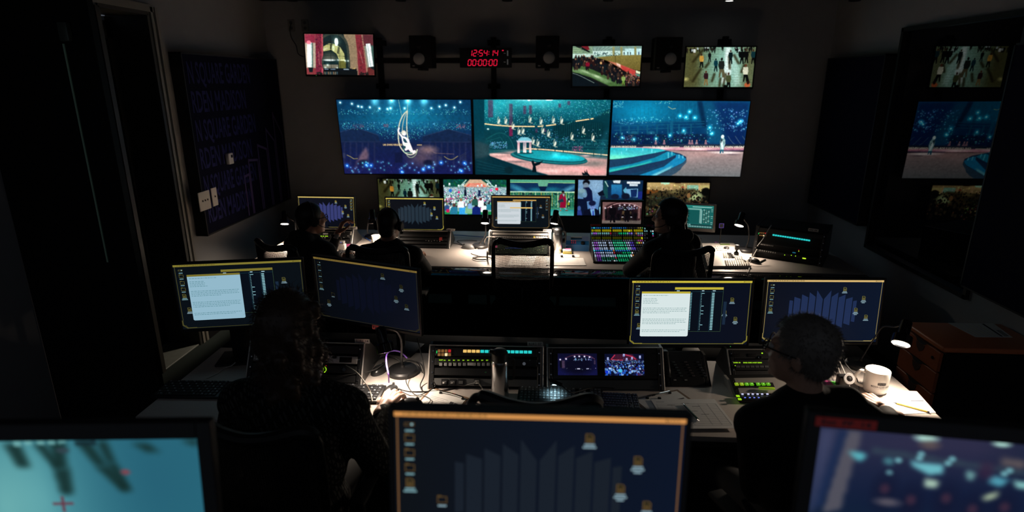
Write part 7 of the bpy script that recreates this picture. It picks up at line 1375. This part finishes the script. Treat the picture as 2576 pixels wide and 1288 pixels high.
def hand_prims(wr, fw, up, side, curl=(.35, .45, .3), spread=.10, thumb=(.6, .35), sc=1.):
    """fw: wrist to knuckles, up: back of the hand, side +1: thumb on the +x side of basis(x, fw, up)"""
    fw = Vector(fw).normalized(); up = Vector(up); up = (up - fw * up.dot(fw)).normalized(); x = fw.cross(up) * side; wr = Vector(wr); P = []
    L = lambda a, b, c: wr + (x * a + fw * b + up * c) * sc
    mc = [(.030, .088), (.010, .094), (-.011, .090), (-.030, .080)]
    for a, b in mc: P.append(('c', L(a * .55, .008, 0), L(a, b, 0), .0155 * sc, .0118 * sc))
    P.append(('c', L(.012, .03, -.003), L(-.018, .05, -.003), .017 * sc, .016 * sc)); P.append(('c', L(0, -.06, 0), L(0, .012, 0), .026 * sc, .024 * sc))
    Ls = [(.042, .026, .021), (.047, .030, .022), (.043, .028, .022), (.034, .021, .019)]
    for i, (a, b) in enumerate(mc):
        p = L(a, b, 0); d0 = (fw + x * (spread * (1.5 - i))).normalized(); ang = 0; r = (.0100, .0102, .0098, .0088)[i] * sc
        for j in range(3):
            ang += (curl[j] if not isinstance(curl[0], (tuple, list)) else curl[i][j]); d = d0 * cos(ang) - up * sin(ang); q = p + d * Ls[i][j] * sc; P.append(('c', p, q, r, r * .9)); p = q; r *= .9
    t0 = L(.020, .018, -.006); d = (x * thumb[0] + fw * .72 - up * thumb[1]).normalized(); t1 = t0 + d * .044 * sc; d2 = (x * thumb[0] * .45 + fw * .95 - up * thumb[1] * .8).normalized(); t2 = t1 + d2 * .034 * sc; t3 = t2 + (d2 + fw * .15 - up * .1).normalized() * .026 * sc
    P += [('c', t0, t1, .0155 * sc, .0118 * sc), ('c', t1, t2, .0112 * sc, .0102 * sc), ('c', t2, t3, .0102 * sc, .0085 * sc)]
    return P
def ik(s, w, pole, l1=.30, l2=.27):
    s, w = Vector(s), Vector(w); d = w - s; L = min(d.length, (l1 + l2) * .995); d.normalize(); a = (l1 * l1 - l2 * l2 + L * L) / (2 * L); h = sqrt(max(0, l1 * l1 - a * a)); pl = Vector(pole); pl = (pl - d * pl.dot(d)).normalized(); return s + d * a + pl * h
def rotz(a): return Matrix.Rotation(a, 4, 'Z')
def ffrom(a): return Vector((sin(a), cos(a), 0))        # facing: 0 = away from the camera, + to the right
HAIRD = mat('hair_dark', (.012, .010, .009), .5, spec=.4); HAIRG = mat('hair_grey', (.20, .18, .16), .45, spec=.5); HAIRB = mat('hair_brown', (.05, .028, .018), .45, spec=.5)
def person(label, HC, ht, tt, arms, seat_z=.54, shirt=None, trousers=None, skin=SKIN, hair='short', hairm=HAIRD, headset=False, glasses=None, lean=.08, watch=None, hs=1., wide=1., beard=None, pitch=0., mic=1, hood=False, bulk=.012, sd=0.):
    HC = Vector(HC); fh, ft = ffrom(ht), ffrom(tt); rt = Vector((ft.y, -ft.x, 0)); up = Vector((0, 0, 1)); Mh = rotz(-ht) @ Matrix.Rotation(pitch, 4, 'X')
    H = lambda x, y, z: HC + Mh @ (Vector((x, y, z)) * hs)
    NB = HC + (Mh @ Vector((0, -.030, -.10))) + Vector((0, 0, -.055 - sd)) - ft * .005; PV = Vector((NB.x - ft.x * lean, NB.y - ft.y * lean, seat_z + .07))
    sp = (NB - PV).normalized(); B = basis((0, 0, 0), rt, sp); SL = NB - rt * .185 * wide - up * (.062 + sd * .5); SR = NB + rt * .185 * wide - up * (.062 + sd * .5)
    head = [('e', H(0, -.012, .028), (.076 * hs, .096 * hs, .096 * hs), Mh), ('e', H(0, .022, -.03), (.064 * hs, .074 * hs, .085 * hs), Mh), ('e', H(0, .040, -.082), (.046 * hs, .050 * hs, .036 * hs), Mh), ('e', H(0, -.055, -.02), (.060, .052, .065), Mh),
            ('c', H(0, .088, .014), H(0, .108, -.022), .009, .0145), ('c', H(-.014, .092, -.026), H(.014, .092, -.026), .010, .010), ('c', H(-.036, .078, .030), H(.036, .078, .030), .014, .014), ('c', H(-.044, .066, -.022), H(-.030, .080, -.03), .017, .014), ('c', H(.044, .066, -.022), H(.030, .080, -.03), .017, .014),
            ('c', H(-.020, .089, -.056), H(.020, .089, -.056), .0075, .0075), ('c', H(-.018, .086, -.067), H(.018, .086, -.067), .0085, .0085), ('e', H(0, .083, -.098), (.020, .014, .016), Mh)]
    for s in (-1, 1): head += [('e', H(s * .079, -.012, -.012), (.010, .020, .031), Mh @ Matrix.Rotation(-.25, 4, 'X')), ('c', H(s * .082, -.016, .012), H(s * .086, -.022, -.004), .008, .008)]
    neck = [('c', H(0, -.028, -.07), NB - up * .03, .056, .062)]
    CH = NB * .68 + PV * .32 + ft * .01; BL = NB * .34 + PV * .66 + ft * .02
    torso = [('e', CH, (.165 * wide, .112, .185), B), ('e', BL, (.158 * wide, .125, .17), B), ('e', PV, (.172 * wide, .135, .12), None), ('c', NB - up * .02, SL, .050, .062), ('c', NB - up * .02, SR, .050, .062), ('e', NB - up * .10 - ft * .02, (.13 * wide, .085, .09), B)]
    arm = []; hands = []; wr_l = []
    for s, S in ((-1, SL), (1, SR)):
        A = arms[0 if s < 0 else 1]; hd = A['hand']; W = Vector(A['wrist']); pole = A.get('pole', rt * s * .6 - up * .9 - ft * .2); E = ik(S, W, pole, A.get('l1', .30), A.get('l2', .27)); arm.append((S, E, W)); wr_l.append((E, W))
        hands += hand_prims(W + (W - E).normalized() * .012, hd['fw'], hd['up'], hd['side'], hd.get('curl', (.35, .45, .3)), hd.get('spread', .10), hd.get('thumb', (.6, .35)), hd.get('sc', 1.))
    legs = []
    for s in (-1, 1):
        hp = PV + rt * s * .095 - up * .01; kn = hp + ft * .40 + rt * s * .05 - up * .02; an = Vector((kn.x - ft.x * .05, kn.y - ft.y * .05, .10)); toe = an + ft * .15 - up * .055
        legs += [('c', hp, kn, .085, .060), ('c', kn, an, .056, .042), ('c', an - up * .035, toe, .042, .034)]
    armp = []
    for S, E, W in arm: armp += [('c', S, E, .054, .043), ('c', E, W, .043, .027)]
    body = join(remesh(head + neck + torso + armp + legs, .0075, 5), remesh(hands, .0038, 4))
    P = obj('person', body, skin, None, label, 'person'); base = Vector((PV.x, PV.y, 0)); body.transform(Matrix.Translation(-base)); P.location = base
    def child(nm, g, m, sm=40, lab=None): 
        me = g if isinstance(g, bpy.types.Mesh) else g.mesh(nm, sm); me.transform(Matrix.Translation(-base)); return obj(nm, me, m, P, lab)
    inf = lambda pr, d: [(q[0], q[1], q[2], q[3] + d, q[4] + d) if q[0] == 'c' else (q[0], q[1], tuple(r + d for r in q[2]), q[3]) for q in pr]
    slv = []
    for (S, E, W) in arm: slv += [('c', S, E, .058, .050), ('c', E, E * .2 + W * .8, .050, .033), ('c', E * .2 + W * .8, E * .12 + W * .88, .033, .031)]
    sh = inf(torso, bulk) + inf(slv, bulk * .6) + [('c', NB - up * .02, NB + up * .006, .072, .070)]
    if hood: sh += [('c', NB - ft * .07 + up * .03 - rt * .06, NB - ft * .07 + up * .03 + rt * .06, .055, .055), ('c', NB + up * .01 - rt * .07 + ft * .03, NB - ft * .07 + up * .05, .03, .05), ('c', NB + up * .01 + rt * .07 + ft * .03, NB - ft * .07 + up * .05, .03, .05)]
    child('top', remesh(sh, .011, 6), shirt)
    child('trousers', remesh(inf(legs[0:2] + legs[3:5], .012) + [('e', PV, (.19 * wide, .15, .12), None)], .014, 4), trousers or mat('trousers_black', (.012, .012, .014), .8))
    child('shoes', remesh(inf([legs[2]], .012), .012, 2), mat('shoe_black', (.01, .01, .01), .5)); child('shoes', remesh(inf([legs[5]], .012), .012, 2), MATS['shoe_black'])
    for s in (-1, 1): child('eye', G().ell(H(s * .032, .0845, .010), (.011,) * 3, 12, 8), mat('eye_white', (.6, .6, .58), .2), 60); child('pupil', G().ell(H(s * .032, .094, .010), (.005, .003, .005), 10, 6, None), mat('pupil', (.01, .008, .006), .1), 60)
    rg = random.Random(hash(label) % 999 if False else len(label) * 7)
    # hair: a fitted cap plus loose strands
    if hair:
        thick = {'crop': .004, 'short': .010, 'curly': .030, 'bob': .016}[hair]
        cap = [('e', H(0, -.016, .034), ((.077 + thick) * hs, (.098 + thick) * hs, (.095 + thick) * hs), Mh), ('e', H(0, -.058, -.012), ((.062 + thick) * hs, (.052 + thick), .075), Mh)]
        if hair == 'curly':
            for k in range(46):
                a = rg.uniform(-2.5, 2.5); z = rg.uniform(-.26, .10); r = .088 + .03 * rg.random() - max(0, -z - .16) * .25; y = -.03 - cos(a) * r * 1.05; cap.append(('c', H(sin(a) * r, y if cos(a) > -.6 else y * .4, z), H(sin(a) * r * 1.06, y, z - .03), .024, .018))
        if hair == 'curly': cap += [('c', H(0, -.08, -.04), H(0, -.085, -.19), .062, .055), ('c', H(-.05, -.06, -.06), H(-.06, -.06, -.18), .045, .04), ('c', H(.05, -.06, -.06), H(.06, -.06, -.18), .045, .04)]
        if hair == 'bob':
            cap += [('c', H(-.07, -.02, .0), H(-.078, -.03, -.07), .026, .022), ('c', H(.07, -.02, .0), H(.078, -.03, -.07), .026, .022), ('c', H(-.05, -.08, -.03), H(-.06, -.11, -.10), .032, .016), ('c', H(.05, -.08, -.03), H(.06, -.11, -.10), .032, .016), ('c', H(0, -.09, -.03), H(0, -.125, -.10), .036, .018)]
        hm = remesh(cap, .008, 3)
        # open the face: drop hair in front of the face plane
        bm = bmesh.new(); bm.from_mesh(hm); Mi = Mh.inverted()
        kill = []
        for v in bm.verts:
            q = Mi @ (v.co - HC)
            front = .052 + .25 * max(0, q.z - .02) if hair != 'curly' else .040 + .3 * max(0, q.z)
            low = {'crop': -.075, 'short': -.085, 'curly': -.5, 'bob': -.14}[hair]
            if (q.y > front and q.z < .085) or q.z < low or (abs(q.x) > .06 and q.y > .01 and q.z < -.005 and hair not in ('curly',)): kill.append(v)
        bmesh.ops.delete(bm, geom=kill, context='VERTS'); bm.to_mesh(hm); bm.free(); hm.shade_smooth(); ho = child('hair', hm, hairm)
        g = G(); vs = [v for v in hm.vertices]; ln, n = {'crop': (.006, 0), 'short': (.017, 2600), 'curly': (.032, 2200), 'bob': (.018, 900)}[hair]
        for _ in range(n):
            v = rg.choice(vs); nn = Vector(v.normal); d = (nn + Vector((rg.uniform(-.7, .7), rg.uniform(-.7, .7), rg.uniform(-.9, .25)))).normalized(); p0 = Vector(v.co) - nn * .002; s_ = d.orthogonal().normalized() * .0011; L_ = ln * rg.uniform(.5, 1.3); p1 = p0 + d * L_ * .6; p2 = p1 + (d + Vector((rg.uniform(-.6, .6), rg.uniform(-.6, .6), -.55))).normalized() * L_ * .6
            k = len(g.v); g.v += [tuple(p0 - s_), tuple(p0 + s_), tuple(p1 + s_ * .7), tuple(p1 - s_ * .7), tuple(p2)]; g.f += [(k, k + 1, k + 2, k + 3), (k + 3, k + 2, k + 4)]
        if n:
            me = g.mesh('hair_strands', 0); tag(obj('hair_strands', me, hairm, ho), kind='stuff')
    if beard: child('beard', remesh([('e', H(0, .040, -.088), (.052, .056, .042), Mh)], .008, 2), beard)
    if headset:
        band = [H(.088 * cos(a), -.012, .012 + .118 * sin(a)) for a in [pi * k / 14 for k in range(15)]]; hb = child('headset', G().tube(band, .0065, 8), BLK)
        for s in ((-1, 1)): 
            M = Matrix.Translation(H(s * .092, -.012, -.004)) @ Mh @ Matrix.Rotation(s * pi / 2, 4, 'Y'); me = G().lathe([(.030, -.012), (.036, -.006), (.036, .010), (.028, .016), (0, .017)], 24, M).mesh('ear_cup'); me.transform(Matrix.Translation(-base)); obj('ear_cup', me, RUBBER, hb)
        me = G().tube([H(mic * .098, .0, -.014), H(mic * .090, .05, -.05), H(mic * .055, .105, -.066), H(mic * .03, .118, -.064)], [.003, .003, .003, .007], 8, smooth=5).mesh('microphone_boom'); me.transform(Matrix.Translation(-base)); obj('microphone_boom', me, BLK, hb)
    if glasses:
        g = G()
        for s in (-1, 1): g.tube([H(s * .033 + .025 * cos(a), .105, .010 + .019 * sin(a)) for a in [2 * pi * k / 16 for k in range(16)]], .0028, 6, closed=True); g.tube([H(s * .058, .103, .014), H(s * .078, .05, .014), H(s * .084, -.01, .010), H(s * .084, -.03, -.005)], .0030, 6)
        g.tube([H(-.008, .107, .012), H(.008, .107, .012)], .0025, 6); child('glasses', g, glasses)
    if watch is not None:
        E, W = wr_l[watch]; d = (W - E).normalized(); M = basis(E * .10 + W * .90, d.orthogonal(), d); wc = child('watch', G().tube([M @ Vector((.041 * cos(a), .041 * sin(a), 0)) for a in [2 * pi * k / 20 for k in range(20)]], .009, 6, closed=True), RUBBER)
        cd = (CAM - W); cd = (cd - d * cd.dot(d)).normalized(); me = G().rbox((0, 0, .046), (.034, .038, .010), .004, 2, basis(E * .10 + W * .90, d.cross(cd), cd)).mesh('watch_face'); me.transform(Matrix.Translation(-base)); obj('watch_face', me, mat('watch_grey', (.42, .40, .37), .3), wc)
    return P, dict(NB=NB, PV=PV, ft=ft, rt=rt, SL=SL, SR=SR)
KNIT = mat('dark_knit', (.030, .032, .036), .9)
def greek_knit():
    m = mat('patterned_knit', (.02, .02, .02), .9, spec=.1); nt = m.node_tree; b = nt.nodes['Principled BSDF']; tc = nt.nodes.new('ShaderNodeTexCoord')
    mp = nt.nodes.new('ShaderNodeMapping'); mp.inputs['Rotation'].default_value = (.2, .3, .6); nt.links.new(tc.outputs['Object'], mp.inputs['Vector'])
    br = []
    for sc, off in ((17., .5), (17., .0)):
        t = nt.nodes.new('ShaderNodeTexBrick'); t.inputs['Scale'].default_value = sc; t.offset = off; t.inputs['Color1'].default_value = (.085, .085, .08, 1); t.inputs['Color2'].default_value = (.06, .06, .055, 1); t.inputs['Mortar'].default_value = (.010, .010, .010, 1); t.inputs['Mortar Size'].default_value = .055; t.inputs['Mortar Smooth'].default_value = .1; nt.links.new(mp.outputs[0], t.inputs['Vector']); br.append(t)
    mp2 = nt.nodes.new('ShaderNodeMapping'); mp2.inputs['Rotation'].default_value = (1.2, .2, 2.1); nt.links.new(tc.outputs['Object'], mp2.inputs['Vector']); nt.links.new(mp2.outputs[0], br[1].inputs['Vector'])
    mx = nt.nodes.new('ShaderNodeMix'); mx.data_type = 'RGBA'; mx.blend_type = 'DARKEN'; mx.inputs[0].default_value = 1.; nt.links.new(br[0].outputs['Color'], mx.inputs[6]); nt.links.new(br[1].outputs['Color'], mx.inputs[7]); nt.links.new(mx.outputs[2], b.inputs['Base Color']); return m
GK_ = greek_knit(); BLACKT = mat('black_cloth', (.010, .010, .011), .85, spec=.15, bump=.2, nscale=300)
rest = lambda side, fw=(0, 1, -.1), up=(0, 0, 1): dict(fw=fw, up=up, side=side)
# woman at the left of the middle row, right hand on the mouse
hw = PZ(968, 1026, DZ + .055)
P1, I1 = person('woman with dark curly hair in a patterned sweater, hand on a mouse', PY(726, 826, 1.96), radians(-4), radians(4), [
    dict(wrist=(-1.16, 2.26, .775), hand=rest(1)), dict(wrist=hw, hand=dict(fw=(.12, 1, .02), up=(.05, -.30, 1), side=-1, curl=(.30, .40, .30), spread=.09, thumb=(.62, .40), sc=1.08), pole=Vector((.25, -.5, -.9)))],
    shirt=GK_, hair='curly', hairm=HAIRB, skin=mat('skin_fair', (.72, .45, .35), .5, noise=.1, nscale=60), glasses=mat('glasses_pink', (.45, .05, .10), .3), bulk=.026, wide=1.14, sd=.055)
# grey-haired man at the right of the middle row
hm_ = PZ(2226, 1032, DZ + .07)
P2, I2 = person('grey-haired man with glasses in a black top at the middle row', PY(2014, 886, 1.98), radians(-52), radians(-22), [
    dict(wrist=(1.0, 2.10, .68), hand=rest(1, (-.2, 1, 0))), dict(wrist=hm_, hand=dict(fw=(-.42, .85, .10), up=(.10, -.30, 1), side=-1, curl=((.5, .9, .6), (.55, .9, .6), (.6, .9, .6), (.6, .9, .6)), spread=.08, thumb=(.5, .4), sc=1.1), pole=Vector((.7, -.5, -.6)))],
    shirt=BLACKT, hair='short', hairm=HAIRG, glasses=mat('glasses_black', (.02, .02, .02), .3), wide=1.12, hs=1.06, sd=.012)
# front row, left to right
hp = PY(862, 560, 4.55)
wl = PY(848, 590, 4.52)
P3, I3 = person('man with a headset raising his hand, left of the front row', PY(783, 551, 4.20), radians(48), radians(28), [
    dict(wrist=wl, hand=dict(fw=(hp - wl).normalized(), up=(-.75, -.35, .2), side=1, curl=((.5, .7, .5), (.6, .8, .5), (.6, .8, .5), (.6, .7, .5)), thumb=(.7, .5)), pole=Vector((.2, -.2, -1))),
    dict(wrist=PZ(885, 644, DZ + .05), hand=dict(fw=(.9, .4, 0), up=(0, 0, 1), side=-1, curl=(.6, .8, .5)), pole=Vector((.2, -.6, -.8)))],
    shirt=mat('black_sweater', (.014, .014, .016), .85), hair='crop', headset=True, glasses=mat('glasses_black', (.02, .02, .02)), watch=0, skin=mat('skin_warm', (.42, .20, .13), .5, noise=.1, nscale=60), lean=.12, hood=True)
P4, I4 = person('cropped-hair man with a headset seen from behind, front row', PY(979, 566, 4.18), radians(8), radians(2), [
    dict(wrist=(-1.42, 4.62, .775), hand=rest(1)), dict(wrist=(-1.06, 4.62, .775), hand=rest(-1))], shirt=BLACKT, hair='crop', headset=True, skin=mat('skin_brown', (.30, .15, .10), .5, noise=.1, nscale=60), lean=.10)
P5, I5 = person('person in a dark coat and headset leaning over the vision mixer', PY(1683, 547, 4.16), radians(-78), radians(-38), [
    dict(wrist=PZ(1632, 664, DZ + .06), hand=dict(fw=(.3, .9, -.1), up=(0, 0, 1), side=1), pole=Vector((-1, -.3, -.5))), dict(wrist=PZ(1700, 655, DZ + .05), hand=dict(fw=(-.5, .8, -.1), up=(0, 0, 1), side=-1), pole=Vector((.6, -.5, -.8)))],
    shirt=mat('black_coat', (.009, .009, .010), .8), hair='bob', headset=True, hood=True, lean=.10, wide=1.08, bulk=.02, mic=-1)
def behind(I, label, back=.03, rz=None, sc=1.):
    ft = I['ft']; a = atan2(ft.x, ft.y); chair_at(label, I['PV'].x + ft.x * back, I['PV'].y + ft.y * back, -a if rz is None else rz, sc)
behind(I1, 'black chair of the woman in the patterned sweater'); behind(I2, 'black chair of the grey-haired man'); behind(I3, 'black chair of the man raising his hand'); behind(I4, 'black mesh chair of the cropped-hair man'); behind(I5, 'black chair of the person at the vision mixer', .10, .22)
p = PY(1345, 1010, 1.78); chair_at('empty black mesh chair at the middle of the middle row', p.x, 2.04, 0, 1.055)
